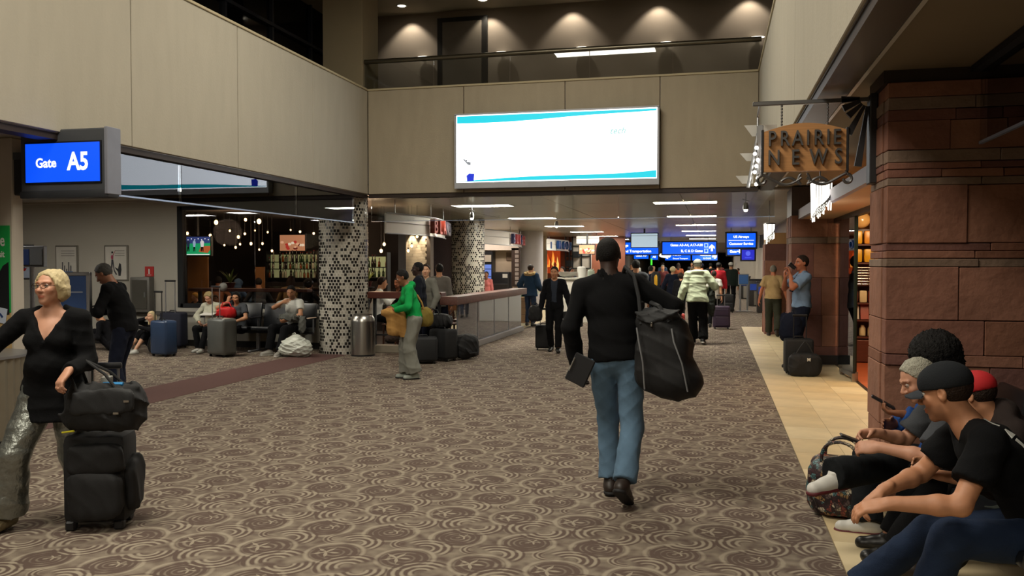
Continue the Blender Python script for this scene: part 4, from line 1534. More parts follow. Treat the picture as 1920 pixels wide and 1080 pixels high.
# framed posters
def poster(x0, x1, z0, z1, label, fig):
    t = thing('framed_poster', label, 'poster', ((x0 + x1) / 2, YW, z0))
    w, h = x1 - x0, z1 - z0
    MB().bb(-w / 2, w / 2, -.03, 0, 0, h, .006).build('frame', mat('grey_frame', '77736a', .4, metal=.3), t)
    MB().bb(-w / 2 + .03, w / 2 - .03, -.034, -.028, .03, h - .03).build('sheet', mat('poster_paper', 'c4c1b8', .35), t)
    Mp = Matrix.Translation((0, -.036, 0)) @ rotx(R(90))
    for k in range(3):
        MB().prism([(-.02 - .1 * (fig == 0), h - .12 - .05 * k), (w / 2 - .07, h - .12 - .05 * k), (w / 2 - .07, h - .105 - .05 * k), (-.02 - .1 * (fig == 0), h - .105 - .05 * k)], .002, Mp).build('text_line', mat('poster_grey', '8f8c86', .5), t)
    if fig == 1:
        MB().prism([(-.10, .52), (-.06, .51), (-.04, .56), (.0, .62), (-.03, .59), (-.055, .55), (-.06, .44), (-.10, .43), (-.115, .48)], .002, Mp).build('pink_figure', mat('poster_pink', 'b04a62', .5), t)
        MB().ball((-.08, -.036, .575), (.022, .004, .02), 10, 6).build('figure_hair', M_blackm, t)
        MB().prism([(-.10, .43), (-.06, .43), (-.03, .22), (.03, .13), (.0, .12), (-.05, .20), (-.07, .35), (-.09, .2), (-.12, .2)], .002, Mp).build('figure_legs', mat('poster_dark', '3a3c42', .5), t)
        MB().prism([(.06, .10), (.11, .10), (.13, .22), (.12, .34), (.08, .36), (.05, .24), (-.02, .28), (-.01, .25), (.05, .18)], .002, Mp).build('dark_figure', mat('poster_black', '222428', .5), t)
    else:
        MB().prism([(-.15, .03), (.16, .03), (.16, .17), (-.15, .17)], .002, Mp).build('blue_field', mat('poster_blue', '5472a0', .5), t)
        for k in range(6):
            MB().bb(-.15 + .05 * k, -.13 + .05 * k, -.038, -.034, .17, .22 + .07 * ((k * 5) % 3)).build('mast', mat('poster_dark', '3a3c42', .5), t)
        MB().ball((.04, -.036, .13), (.06, .004, .03), 12, 6).build('ship_hull', mat('poster_navy', '2b416e', .5), t)
poster(-13.2, -12.66, 1.30, 2.0, 'framed white poster with blue foot and dark masts on the gate wall', 0)
poster(-12.03, -11.48, 1.28, 2.0, 'framed white poster with a pink leaping figure on the gate wall', 1)
t = thing('framed_poster', 'narrow blue and white framed poster behind the green advertisement pillar', 'poster', (-13.95, YW, 1.3))
MB().bb(-.22, .22, -.03, 0, 0, .72, .006).build('frame', mat('dark_frame', '3b3a3c', .4), t)
MB().bb(-.19, .19, -.035, -.028, .03, .69).build('sheet', mat('pale_blue_sheet', 'a9b6cc', .4), t)
MB().prism([(-.12, .2), (.0, .22), (.13, .5), (.05, .52)], .002, Matrix.Translation((0, -.037, 0)) @ rotx(R(90))).build('blue_mark', mat('poster_navy', '2b416e', .5), t)
MB().prism([(-.12, .14), (.02, .18), (.06, .24), (-.05, .22)], .002, Matrix.Translation((0, -.037, 0)) @ rotx(R(90))).build('red_mark', M_red, t)
# extinguisher cabinet and its red sign
t = thing('extinguisher_cabinet', 'grey metal fire extinguisher cabinet on the gate wall beside the bar window', 'cabinet', (-11.12, YW, .66))
MB().bb(-.22, .22, -.16, 0, 0, .70, .02).build('body', mat('cabinet_steel', '6d6b66', .45, metal=.4), t)
d = MB().bb(-.17, .17, -.175, -.155, .06, .64, .006).build('door', mat('cabinet_door', '57554f', .3, metal=.3), t)
MB().bb(.12, .14, -.19, -.17, .3, .4).build('handle', M_alu, d)
MB().bb(-.16, .16, -.06, 0, -.07, 0, .02).build('base_tray', mat('cabinet_door', '57554f', .3), t)
t = thing('fire_sign', 'small red sign with a white extinguisher symbol above the grey cabinet', 'sign', (-11.0, YW, 1.37))
MB().bb(-.10, .10, -.02, 0, 0, .20, .003).build('plate', M_red, t)
MB().bb(-.015, .015, -.024, -.019, .05, .15).build('symbol', M_white, t)
MB().bb(-.05, .05, -.024, -.019, .025, .035).build('symbol', M_white, t)
# ---------------------------------------------------------------- mosaic columns
def mosaic_column(name, x, y, rad, z1, n, tile=.056, dark=.42, seed=1):
    p = bpy.data.objects.new(name, None)
    COL.objects.link(p)
    p.location = (x, y, 0)
    p['kind'] = 'structure'
    MB().lathe([(rad, 0), (rad, z1)], 48).build('core', mat('mosaic_grout', 'bdb9ae', .6, var=.05), p)
    rr = random.Random(seed)
    mb = {0: MB(), 1: MB()}
    nr = int(z1 / tile)
    for i in range(nr):
        for k in range(n):
            a = 2 * math.pi * (k + .5 * (i % 2)) / n
            q = rr.random()
            if (k * 1 + i) % 3 == 0 and False:
                continue
            s = .5 * tile * (.80 if (i % 2) else .74)
            sz = s * 1.05
            z = (i + .5) * tile
            kind = 0 if (i % 2 == 0 and q < .68) or (i % 2 == 1 and q < .48) else 1
            s = s if kind == 0 else s * .7
            sz = sz if kind == 0 else sz * .75
            ca, sa = math.cos(a), math.sin(a)
            r0, r1 = rad - .004, rad + .004
            vs = []
            for (u, w, rd) in ((-s, -sz, r0), (s, -sz, r0), (s, sz, r0), (-s, sz, r0), (-s, -sz, r1), (s, -sz, r1), (s, sz, r1), (-s, sz, r1)):
                vs.append((rd * ca - u * sa, rd * sa + u * ca, z + w))
            mb[kind].add(vs, [(4, 5, 6, 7), (0, 1, 5, 4), (1, 2, 6, 5), (2, 3, 7, 6), (3, 0, 4, 7)])
    for kd, nm, m in ((0, 'dark_mosaic', mat('black_mosaic', '1c1a18', .25, spec=.6)), (1, 'grey_mosaic', mat('grey_mosaic', 'a39e92', .3))):
        o = mb[kd].build(nm, m, p)
        o['kind'] = 'stuff'
    return p
mosaic_column('wall_mosaic_column', -6.62, 14.48, .44, 2.86, 44)
mosaic_column('wall_mosaic_column', -6.74, 23.0, .46, 2.86, 46, seed=4)
fl = MB().bb(-7.75, -7.1, 22.9, 23.1, 0, 2.86)
struct('wall_mosaic_panel', fl, mat('mosaic_purple', '564c54', .5, var=.5, scale=40))
struct('wall_plain_column', MB().lathe([(.46, 0), (.46, 2.86)], 40, (-6.74, 31.4, 0)), mat('pale_column_plaster', 'b6b2b4', .7, var=.04))
# ---------------------------------------------------------------- steel litter bin
t = thing('litter_bin', 'round brushed steel litter bin beside the mosaic column', 'bin', (-6.05, 14.02, 0))
MB().lathe([(.205, .02), (.215, .03), (.215, .60), (.205, .66), (.17, .715), (.165, .72)], 32).build('body', M_chrome, t)
MB().lathe([(.21, 0), (.21, .03)], 32).build('base_ring', M_black, t)
MB().lathe([(.10, .70), (.165, .72), (.165, .735), (.10, .745)], 32).build('lid', M_chrome, t)
# ---------------------------------------------------------------- tandem seats along the wall
def tandem(name, label, loc, rz, n, group=None):
    t = thing(name, label, 'seating', loc, rz, group)
    v = mat('black_vinyl', '14161a', .32, var=.1, spec=.6)
    pitch = .56
    for i in range(n):
        x = (i - (n - 1) / 2) * pitch
        M = rotx(R(4))
        MB().box((x, .02, .43), (.50, .48, .07), M, .03).build('seat', v, t)
        MB().box((x, -.27, .66), (.50, .06, .46), rotx(R(12)), .028).build('backrest', v, t)
        MB().box((x, -.33, .45), (.06, .10, .30), rotx(R(12)), .006).build('back_bracket', M_alu, t)
    for i in range(n + 1):
        x = (i - n / 2) * pitch
        MB().box((x, .02, .63), (.05, .40, .03), None, .012).build('armrest', v, t)
        MB().bb(x - .012, x + .012, -.1, -.07, .36, .62).build('arm_post', M_alu, t)
    MB().bb(-n * pitch / 2, n * pitch / 2, -.11, -.05, .33, .38, .006).build('beam', M_black, t)
    for x in (-(n / 2 - .5) * pitch, (n / 2 - .5) * pitch) if n < 4 else (-(n / 2 - .5) * pitch, 0, (n / 2 - .5) * pitch):
        MB().bb(x - .03, x + .03, -.11, -.05, .03, .34, .006).build('leg', M_alu, t)
        MB().bb(x - .03, x + .03, -.32, .24, .0, .035, .008).build('foot', M_alu, t)
    return t
tandem('tandem_seating', 'row of black vinyl airport seats along the wall under the bar window', (-8.28, 14.25, 0), R(180), 4)
# ---------------------------------------------------------------- gate sign, pillar with green advertisement
t = thing('gate_sign', 'blue lit gate sign reading Gate A5 in a dark grey housing', 'sign', (-6.06, 7.0, 2.25))
gh = mat('slate_grey_housing', '4a4d52', .5, metal=.2)
MB().bb(-.50, .50, -.04, .12, .04, .66, .012).build('housing', gh, t)
MB().bb(-.50, .50, -.06, .10, 0, .075, .02).build('lower_rail', mat('dark_slate', '2b2d31', .5), t)
MB().bb(.465, .505, -.07, .12, .03, .665, .006).build('side_frame', mat('pale_slate', '8a8d99', .4, metal=.3), t)
MB().bb(-.44, .42, -.052, -.038, .14, .54).build('bezel', M_black, t)
MB().bb(-.425, .405, -.058, -.048, .155, .525).build('screen', emit('gate_blue', hexc('0a50f0'), 1.1), t)
wt = emit('sign_white', (.95, .98, 1), 1.6)
text('lettering', 'Gate', .125, wt, t, (-.19, -.06, .335), (R(90), 0, 0), .001, .0025, sx=.95)
text('lettering', 'A5', .235, wt, t, (.17, -.06, .34), (R(90), 0, 0), .001, .006, sx=.85)
MB().bb(-.42, -.34, -.02, .1, .64, .66).build('mount', gh, t)
t = thing('ceiling_box', 'dark grey ceiling mounted box left of the blue gate sign', 'ceiling unit', (-6.95, 7.2, 2.30))
MB().bb(-.45, .32, -.12, .15, 0, .42, .01).build('box', mat('dark_slate', '2b2d31', .5), t)
MB().bb(-.45, .33, -.13, -.11, .35, .42).build('rim', gh, t)
MB().bb(-.02, .02, -.02, .02, .42, .57).build('hanger', gh, t)
struct('wall_gate_pillar', MB().bb(-7.9, -6.75, 7.05, 7.19, 0, 2.87, .01), mat('cream_pillar', 'b4ab9e', .7, var=.04))
t = thing('pillar_advertisement', 'green advertisement sheet with cut-off white lettering on the pale gate pillar', 'advertisement', (-7.26, 7.05, 1.14))
MB().bb(-.48, .48, -.012, 0, 0, .86).build('sheet', mat('bright_green_sheet', '1f9a4a', .45, var=.04), t)
MB().bb(-.48, .48, -.012, 0, -.40, -.005).build('sand_strip', mat('sand_sheet', 'b79a6a', .5), t)
text('lettering', 'Nee', .17, M_white, t, (.325, -.014, .71), (R(90), 0, 0), .001, .003, align='CENTER', sx=.7)
text('lettering', 'Visit', .09, M_white, t, (.36, -.014, .575), (R(90), 0, 0), .001, .002, align='CENTER', sx=.8)
MB().prism([(.20, -.05), (.47, -.02), (.47, .50), (.40, .46), (.34, .36), (.28, .30), (.30, .12), (.22, .10)], .003, Matrix.Translation((0, -.014, 0)) @ rotx(R(90))).build('dark_figure', mat('print_black', '17191c', .5), t)
MB().prism([(.13, .26), (.20, .28), (.24, .18), (.26, .05), (.18, .02), (.15, .14)], .003, Matrix.Translation((0, -.016, 0)) @ rotx(R(90))).build('arm_figure', mat('print_skin', 'b98562', .5), t)
for k, (x, z, a) in enumerate(((.16, .10, -12), (.26, .0, -20), (.38, -.03, 10))):
    c = MB().box((x, -.018, z), (.12, .004, .15), roty(R(a)), .0).build('printed_card', mat('print_card', 'b9c2d2', .5), t)
    MB().box((x, -.021, z), (.05, .003, .02), roty(R(a + 40)), 0).build('card_mark', mat('poster_navy', '2b416e', .5), c)
t = thing('ribbed_drum', 'round ribbed metal drum base at the foot of the gate pillar', 'base', (-6.81, 6.41, 0))
B = MB()
n = 84
prof = []
for k in range(n):
    a = 2 * math.pi * k / n
    rr = .60 + (.012 if k % 2 else -.004)
    prof.append((rr * math.cos(a), rr * math.sin(a)))
B.add([(x, y, .03) for x, y in prof] + [(x, y, .76) for x, y in prof], [(k, (k + 1) % n, n + (k + 1) % n, n + k) for k in range(n)] + [tuple(range(n, 2 * n))])
B.build('body', mat('ribbed_aluminium', '8d8676', .4, metal=.6), t)
MB().lathe([(.60, 0), (.62, .0), (.62, .03), (.60, .03)], 48).build('base_ring', M_black, t)
MB().lathe([(.0, .762), (.62, .762), (.62, .785), (.0, .79)], 48, cap=False).build('top_disc', M_alu, t)
# floor-standing signs
t = thing('pole_sign', 'small blue and grey sign panel on a steel pole behind the woman in black', 'sign', (-8.15, 8.8, 0))
MB().lathe([(.16, 0), (.16, .015), (.03, .03), (.02, .04)], 24).build('base_plate', M_alu, t)
MB().tube([(0, 0, .03), (0, 0, 1.58)], .028, 12).build('pole', M_alu, t)
MB().bb(-.20, .20, -.03, .03, 1.58, 1.84, .006).build('panel_frame', M_alu, t)
MB().bb(-.18, -.01, -.035, -.028, 1.61, 1.80).build('blue_panel', mat('sign_blue_matte', '1c3f86', .5), t)
MB().bb(.0, .18, -.035, -.028, 1.61, 1.80).build('grey_panel', mat('sign_grey_matte', '7f8388', .5), t)
t = thing('banner_stand', 'blue poster banner in a silver stand between the woman and the man in black', 'banner', (-6.98, 8.05, 0), R(14))
t.scale = (.74, 1, 1)
MB().bb(-.32, .28, -.01, .01, .12, 1.50).build('banner_sheet', mat('blue_banner', '3e5f9c', .4, var=.25, scale=2), t)
MB().bb(-.34, .34, -.03, .03, 1.49, 1.53, .006).build('top_rail', M_alu, t)
MB().bb(.28, .34, -.03, .03, .02, 1.53, .008).build('side_post', M_alu, t)
MB().bb(-.38, .38, -.18, .18, 0, .03, .01).build('foot', M_alu, t)
Mb = Matrix.Translation((0, -.012, 0)) @ rotx(R(90))
for k in range(4):
    MB().prism([(.14 + .03 * k, .78 + .055 * k), (.20 + .03 * k, .80 + .055 * k), (.21 + .03 * k, .84 + .055 * k), (.15 + .03 * k, .82 + .055 * k)], .002, Mb).build('pale_stroke', mat('pale_print', 'a7b6d0', .5), t)
MB().prism([(-.02, 1.30), (.22, 1.30), (.22, 1.315), (-.02, 1.315)], .002, Mb).build('text_line', mat('pale_print', 'a7b6d0', .5), t)
t = thing('silver_post', 'short silver queue post in front of the blue banner', 'post', (-6.62, 7.86, 0))
MB().bb(-.025, .025, -.025, .025, .02, 1.02, .008).build('post', M_alu, t)
MB().lathe([(.15, 0), (.15, .015), (.03, .025)], 24).build('base', M_alu, t)
# ---------------------------------------------------------------- the bar seen through the window
M_bar = mat('bar_dark_wall', '221b1a', .8, var=.3)
struct('wall_bar_back', MB().bb(XL, -8.05, 20.6, 20.75, 0, 2.87), M_bar)
struct('wall_bar_left', MB().bb(-13.3, -13.15, YW + .15, 20.6, 0, 2.87), M_bar)
struct('floor_bar', MB().bb(XL, -4.6, YW + .16, 22.85, .001, .006), mat('bar_floor', '3a302b', .5))
struct('ceiling_bar', MB().bb(-13.15, -8.05, YW + .16, 20.6, 2.78, 2.80), mat('bar_ceiling', '2c2624', .8))
def tv(name, label, x0, x1, z0, z1, y, kind, rz=0):
    w, h = x1 - x0, z1 - z0
    t = thing(name, label, 'television', ((x0 + x1) / 2, y, z0), rz)
    MB().bb(-w / 2 - .03, w / 2 + .03, -.02, .05, -.03, h + .03, .008).build('casing', M_black, t)
    MB().bb(-.03, .03, .02, .10, h, 2.8 - z0).build('mount', M_black, t)
    Mt = Matrix.Translation((0, -.024, 0)) @ rotx(R(90))
    if kind == 'field':
        MB().bb(-w / 2, w / 2, -.023, -.019, 0, h).build('screen', emit('tv_green', hexc('1fae6c'), 1.1), t)
        MB().prism([(-w / 2, h * .62), (w / 2, h * .66), (w / 2, h), (-w / 2, h)], .002, Mt).build('crowd_area', emit('tv_crowd', hexc('3b4a86'), 1.0), t)
        MB().prism([(w * .12, h * .18), (w * .42, h * .12), (w / 2, h * .3), (w / 2, h * .5), (w * .2, h * .48)], .002, Mt).build('infield', emit('tv_orange', hexc('c9683a'), 1.0), t)
        for k, (u, s, c) in enumerate(((-.22, 1.0, '2a3550'), (-.02, .8, 'aec6e8'), (.24, 1.1, 'f2f2f2'))):
            x = u * w
            MB().prism([(x - .03 * s, h * .45), (x + .03 * s, h * .45), (x + .045 * s, h * .72), (x + .015 * s, h * .80), (x - .015 * s, h * .80), (x - .045 * s, h * .72)], .004, Mt).build('player', emit('tv_player' + c, hexc(c), 1.0), t)
            MB().prism([(x - .028 * s, h * .45), (x + .028 * s, h * .45), (x + .03 * s, h * .2), (x + .01, h * .2), (x, h * .4), (x - .01, h * .2), (x - .035 * s, h * .2)], .004, Mt).build('player_legs', emit('tv_dark', hexc('15181c'), .3), t)
        for k in range(9):
            MB().ball((-w / 2 + w * (k + .5) / 9, -.024, h * (.84 + .05 * (k % 2))), (.015, .004, .012), 8, 5).build('stadium_light', emit('tv_white', (1, 1, 1), 1.5), t)
        MB().prism([(-w / 2 + .02, 0.005), (w / 2 - .02, .005), (w / 2 - .02, .022), (-w / 2 + .02, .022)], .004, Mt).build('caption_bar', emit('tv_white', (1, 1, 1), 1.5), t)
    elif kind == 'food':
        MB().bb(-w / 2, w / 2, -.023, -.019, 0, h).build('screen', emit('tv_tan', hexc('c98a64'), 1.0), t)
        rr = random.Random(3)
        for k in range(14):
            c = ['b8382e', 'f0dcc0', '6e2a22', 'e9b08c'][k % 4]
            MB().ball((rr.uniform(-.42, .42) * w, -.024, rr.uniform(.12, .62) * h), (.05, .004, .035), 10, 6).build('blob', emit('tv_' + c, hexc(c), 1.1), t)
    else:
        MB().bb(-w / 2, w / 2, -.023, -.019, 0, h).build('screen', emit('tv_sky', hexc('3c78d8'), 1.2), t)
        MB().prism([(-w / 2, h * .2), (w / 2, h * .5), (w / 2, h * .62), (-w / 2, h * .35)], .002, Mt).build('streak', emit('tv_white', (1, 1, 1), 1.5), t)
    return t
tv('television', 'television showing a ball game on green turf, at the left of the bar window', -11.75, -10.98, 1.82, 2.23, 17.0, 'field')
tv('television', 'television showing food above the bar shelves', -10.85, -10.15, 1.96, 2.36, 19.9, 'food')
tv('television', 'television with a blue picture right of the front mosaic column', -8.85, -8.42, 1.92, 2.38, 19.5, 'sky')
# bar shelves
def barback(name, label, x0, x1, y, z0, z1, shelves, seed):
    t = thing(name, label, 'shelving', ((x0 + x1) / 2, y, 0))
    w = x1 - x0
    MB().bb(-w / 2, w / 2, .10, .14, 0, z1 + .1).build('back_panel', M_bar, t)
    MB().bb(-w / 2 + .03, w / 2 - .03, .085, .10, z0, z1).build('lit_panel', emit('shelf_glow', hexc('c2c084'), .42), t)
    for z in shelves:
        MB().bb(-w / 2, w / 2, -.12, .10, z - .02, z).build('shelf', M_black, t)
    for x in (-w / 2, w / 2):
        MB().bb(x - .02, x + .02, -.12, .10, 0, z1 + .1).build('side', M_black, t)
    MB().bb(-w / 2, w / 2, -.14, .10, 0, z0 - .1).build('cupboard', M_bar, t)
    r = random.Random(seed)
    cols = [mat('amber_bottle', '8a4a18', .15, spec=.8), mat('green_bottle', '2f4a2a', .15, spec=.8), mat('clear_bottle', 'b9b9a4', .12, spec=.8), mat('dark_bottle', '1c1510', .15, spec=.8)]
    cap = mat('bottle_cap', '8a1f1a', .4)
    protos = []
    cnt = {}
    ORD2 = ['first'] + ORD[1:]
    for k in range(4):
        h = .20 + .025 * k
        b = MB().lathe([(.03, 0), (.034, .01), (.034, h * .55), (.013, h * .72), (.012, h * .97), (.012, h)], 8).mesh('bottle')
        b.materials.append(cols[k])
        c = MB().lathe([(.014, 0), (.014, .02)], 8).mesh('cap')
        c.materials.append(cap)
        protos.append((b, c, h))
    NM = {'glow': 'bottle on the lit shelves'}
    for si, z in enumerate(shelves):
        n = int(w / .095)
        for i in range(n):
            kk = ['bottom', 'middle', 'top'][si] if len(shelves) == 3 else ['bottom', 'top'][si]
            if r.random() < .12:
                continue
            q_ = r.randrange(4)
            b, c, h = protos[q_]
            cnt[si] = cnt.get(si, -1) + 1
            ni = ORD2[cnt[si]]
            o = link('bottle', b, None, None, ((x0 + x1) / 2 - w / 2 + .06 + i * .095 + r.uniform(-.01, .01), y + r.uniform(-.06, .03), z))
            tag(o, f'{["amber", "green", "clear", "dark"][q_]} bottle, {ni} from the left on the {kk} shelf {["left", "right"][seed - 1]} of the mosaic column', 'bottle', 'bottles on ' + name.replace('_', ' ') + ' ' + str(seed))
            cc = link('cap', c, None, o, (0, 0, h))
    return t
barback('bar_shelving', 'tall lit bottle shelves left of the front mosaic column', -11.2, -9.75, 19.9, 1.25, 1.86, (1.27, 1.50, 1.68), 1)
barback('bar_shelving', 'low lit bottle shelves right of the front mosaic column', -8.75, -7.7, 19.4, 1.30, 1.80, (1.30, 1.55), 2)
# dark pier in the bar, counter, tan panels and lamps
struct('wall_bar_pier', MB().bb(-8.05, -7.75, 20.2, 20.75, 0, 2.87), M_bar)
t = thing('bar_counter', 'long dark bar counter inside the bar', 'counter', (-9.9, 18.6, 0))
MB().bb(-1.9, 1.9, -.25, .25, 0, 1.02).build('front', M_bar, t)
MB().bb(-1.95, 1.95, -.32, .32, 1.02, 1.07, .01).build('top', mat('bar_top', '2e2420', .25, spec=.6), t)
for (x, y, z0, z1, w, lb) in ((-11.72, 17.6, 1.05, 1.8, .55, 'large tan panel low behind the television with the ball game'), (-10.35, 18.0, 1.25, 1.55, .25, 'small tan panel behind the bar diners')):
    tag(MB().bb(x - w / 2, x + w / 2, y, y + .04, 0.006, z1, .01).build('notice_board', mat('tan_board', '93683a', .6, var=.2), None), lb, 'board')
def bulb(x, y, z, r=.028, lab=None, drop=None, st=8, g='pendant bulbs in the bar'):
    t = thing('pendant_bulb', lab or 'small bare warm bulb hanging in the bar', 'light bulb', (x, y, z), 0, g)
    MB().ball((0, 0, 0), (r, r, r * 1.3), 12, 8).build('bulb', emit('warm_bulb', (1.0, .62, .28), st), t)
    MB().lathe([(.014, r), (.014, r + .04)], 8).build('socket', M_black, t)
    MB().tube([(0, 0, r + .04), (0, 0, (2.78 if x < -8.05 else 2.85) - z)], .003, 5).build('cord', M_black, t)
# bare bulbs in the bar
BUL = [(-10.84, 2.55, .05), (-10.11, 2.60, .035), (-9.78, 2.56, .055), (-11.57, 2.31, .035), (-10.99, 2.26, .035), (-10.29, 2.22, .035), (-10.13, 2.29, .028), (-10.5, 2.36, .025), (-10.64, 2.04, .022),
       (-10.36, 1.99, .028), (-10.25, 2.06, .025), (-9.98, 2.07, .033), (-9.7, 2.07, .028), (-9.78, 1.94, .022), (-9.47, 1.91, .028), (-9.88, 2.36, .018), (-9.57, 2.32, .022), (-9.23, 2.38, .02), (-9.0, 2.34, .028), (-8.67, 2.30, .028)]
BL = ['large bare bulb highest at the left of the bar window', 'bare bulb hanging highest in the middle of the bar window', 'largest bare bulb in the bar, up beside the middle pane joint', 'bare bulb at the top left corner of the television with the ball game',
      'bare bulb at the top right corner of the television with the ball game', 'bare bulb halfway between the two televisions, left of its close pair', 'bare bulb halfway between the two televisions, right of its close pair', 'faint bare bulb high, right of the ball game television',
      'small bare bulb level with the middle of the ball game television', 'bare bulb hanging low over the sword leaved plant', 'small bare bulb just above the low one over the sword leaved plant', 'bare bulb low beside the middle pane joint', 'bare bulb low, first right of the middle pane joint',
      'tiny bare bulb lowest right of the middle pane joint', 'bare bulb low at the left end of the lit bottle shelves', 'tiny dim bare bulb high above the low row', 'tiny bare bulb up left of the food television', 'tiny bare bulb just above the food television', 'bare bulb above the right end of the food television', 'bare bulb nearest the mosaic column inside the window']
for (x, z, r), l_ in zip(BUL, BL):
    bulb(x, 17.0 if x < -9.3 else 17.4, z, r * .85, l_)
for x, z, r, l_ in ((-6.91, 1.90, .032, 'lower left'), (-6.84, 2.04, .030, 'upper right')):
    bulb(x, 17.0, z, r, f'bare warm bulb right of the front mosaic column, {l_} of the pair', g='bulbs beside the column')
for x, z, l_ in ((-6.30, 1.90, 'lowest'), (-6.22, 2.00, 'middle one'), (-6.10, 2.20, 'highest')):
    bulb(x, 17.0, z, .026, f'bare warm bulb before the white tiled wall, {l_} of three', g='bulbs before the tiled wall')
point('bar_glow', (-10.2, 16.4, 2.3), 45, (1, .62, .35), .3)
point('bar_glow', (-9.6, 19.0, 2.2), 30, (1, .7, .4), .2)
point('bar_glow', (-6.9, 16.6, 2.1), 28, (1, .65, .4), .2)
# white tiled wall with two light scallops
M_wt = mat('white_wall_tile', 'd8c9b4', .35, var=.05)
tw = bpy.data.objects.new('wall_tiled', None)
COL.objects.link(tw)
tw['kind'] = 'structure'
MB().bb(-8.35, -7.35, 21.52, 21.7, 0, 2.86).build('backing', mat('tile_joint', '9a8f80', .8), tw)
tme = MB().box((0, 0, 0), (.243, .02, .076), None, .003).mesh('tile')
k = 0
for i in range(22):
    z = 1.05 + i * .08
    if z > 2.82: break
    for j in range(4 - i % 2):
        link('tile', tme, M_wt, tw, (-8.22 + j * .247 + .12 * (i % 2), 21.51, z))
MB().bb(-7.44, -7.33, 21.47, 21.72, 0, 2.86).build('corner_trim', mat('corner_taupe', '6a5f58', .6), tw)
for x in (-7.85, -7.5):
    spot('wall_wash_beam', (x, 21.36, 2.60), 55, (1, .82, .55), 50, .4, (R(8), 0, 0), .02)
# curved hanging signs with raised letters
def curved_sign(name, label, x, y0, y1, z0, z1, word, cols, bulge, off=.5):
    t = thing(name, label, 'sign', (x, y0, z0))
    n = 20
    L = y1 - y0
    h = z1 - z0
    pts = [(bulge * math.sin(math.pi * i / n), L * i / n) for i in range(n + 1)]
    B = MB()
    vs, fs = [], []
    for (px, py) in pts:
        for dx in (-.015, .015):
            for zz in (0, h):
                vs.append((px + dx, py, zz))
    for i in range(n):
        a, b = i * 4, i * 4 + 4
        fs += [(a + 2, a + 3, b + 3, b + 2), (a + 1, a, b, b + 1), (a + 1, b + 1, b + 3, a + 3), (a, a + 2, b + 2, b)]
    fs += [(0, 1, 3, 2), (n * 4, n * 4 + 2, n * 4 + 3, n * 4 + 1)]
    B.add(vs, fs, False)
    B.build('board', mat('white_sign_board', 'e2ddd4', .45, var=.04), t)
    for zz, w in ((.0, .02), (h, .02), (h * .55, .008)):
        MB().tube([(px + .03, py, zz) for px, py in pts], w * .6, 6).build('rail', mat('pale_frame', 'a9adb5', .4) if zz != h * .55 else M_dkbrown, t)
    for py in (.3, L / 2, L - .3):
        px = bulge * math.sin(math.pi * py / L)
        MB().tube([(px, py, h), (px, py, 2.84 - z0)], .008, 6).build('hanger', M_alu, t)
    s = L * (1 - off) / max(1, len(word)) * .92
    for i, ch in enumerate(word):
        py = L * off + (i + .5) * L * (1 - off) / len(word)
        px = bulge * math.sin(math.pi * py / L)
        sl_ = math.atan(bulge * math.pi / L * math.cos(math.pi * py / L))
        text('letter', ch, h * 1.05, cols[i % len(cols)], t, (px + .11, py, h * .47), (R(90), 0, R(90) - sl_), .05, .006, sx=min(1.0, s / (h * .62)))
    MB().bb(.03, .12, L * off * .55, L * off * .55 + .22, h * .15, h * .75).build('square_emblem', cols[0], t)
    return t
cr = [mat('rust_letter', '7a2a1c', .4)] 
curved_sign('curved_sign', 'curved white hanging board with raised rust coloured letters BLANCO', -5.95, 14.85, 18.4, 2.19, 2.57, 'BLANCO', [cr[0], cr[0], cr[0], mat('slate_letter', '3a3440', .4), mat('slate_letter', '3a3440', .4), mat('slate_letter', '3a3440', .4)], .28, .42)
curved_sign('curved_sign', 'curved white hanging board with raised red and blue letters BURGER', -6.75, 24.3, 29.8, 2.22, 2.66, 'BURGER', [mat('navy_letter', '23285a', .4), mat('red_letter', '9a2f36', .4), mat('red_letter', '9a2f36', .4)], .25, .45)
curved_sign('curved_sign', 'curved white hanging board with raised blue letters MODERN', -6.35, 32.4, 37.4, 2.16, 2.60, 'MODERN', [mat('blue_letter', '1c4a8a', .3)], .3, .15)
# food stall behind the second column
struct('wall_stall_back', MB().bb(-11.5, -7.2, 30.4, 30.6, 0, 2.86), mat('stall_cream_wall', 'cbb9a2', .6, var=.04))
struct('wall_stall_bulkhead', MB().bb(-9.5, -6.9, 30.0, 30.1, 2.12, 2.86), mat('stall_bulkhead', 'd9cfc4', .5))
area('stall_light', (-8.2, 29.2, 2.78), (2.2, .4), 45, (1, .85, .72))
struct('wall_stall_side', MB().bb(-13, -7.2, 36.9, 37.0, 0, 2.86), mat('stall_cream_wall', 'cbb9a2', .6))
t = thing('drinks_fridge', 'tall glass-front drinks fridge with blue light behind the food counter', 'fridge', (-8.02, 30.0, 0))
MB().bb(-.17, .17, -.1, .35, 0, 2.08).build('body', M_black, t)
MB().bb(-.13, .13, -.115, -.10, .5, 1.6).build('lit_interior', emit('fridge_blue', hexc('6a86d8'), .7), t)
for k in range(4):
    MB().bb(-.13, .13, -.125, -.11, .62 + .27 * k, .64 + .27 * k).build('shelf', M_black, t)
MB().bb(-.13, .13, -.12, -.10, 1.7, 1.95).build('header_panel', mat('fridge_header', 'a9a296', .5), t)
t = thing('pizza_oven', 'black cabinet oven with a small white notice behind the food counter', 'oven', (-7.5, 30.1, 0))
MB().bb(-.32, .30, -.3, .2, 0, 1.33, .02).build('body', M_black, t)
MB().bb(.06, .24, -.31, -.30, 1.12, 1.26).build('notice', M_white, t)
MB().bb(-.28, .26, -.315, -.3, .5, .9, .01).build('door', mat('oven_door', '2b2a2a', .3), t)
t = thing('stall_menu', 'small dark menu picture on the cream stall wall', 'picture', (-7.3, 30.38, 1.75))
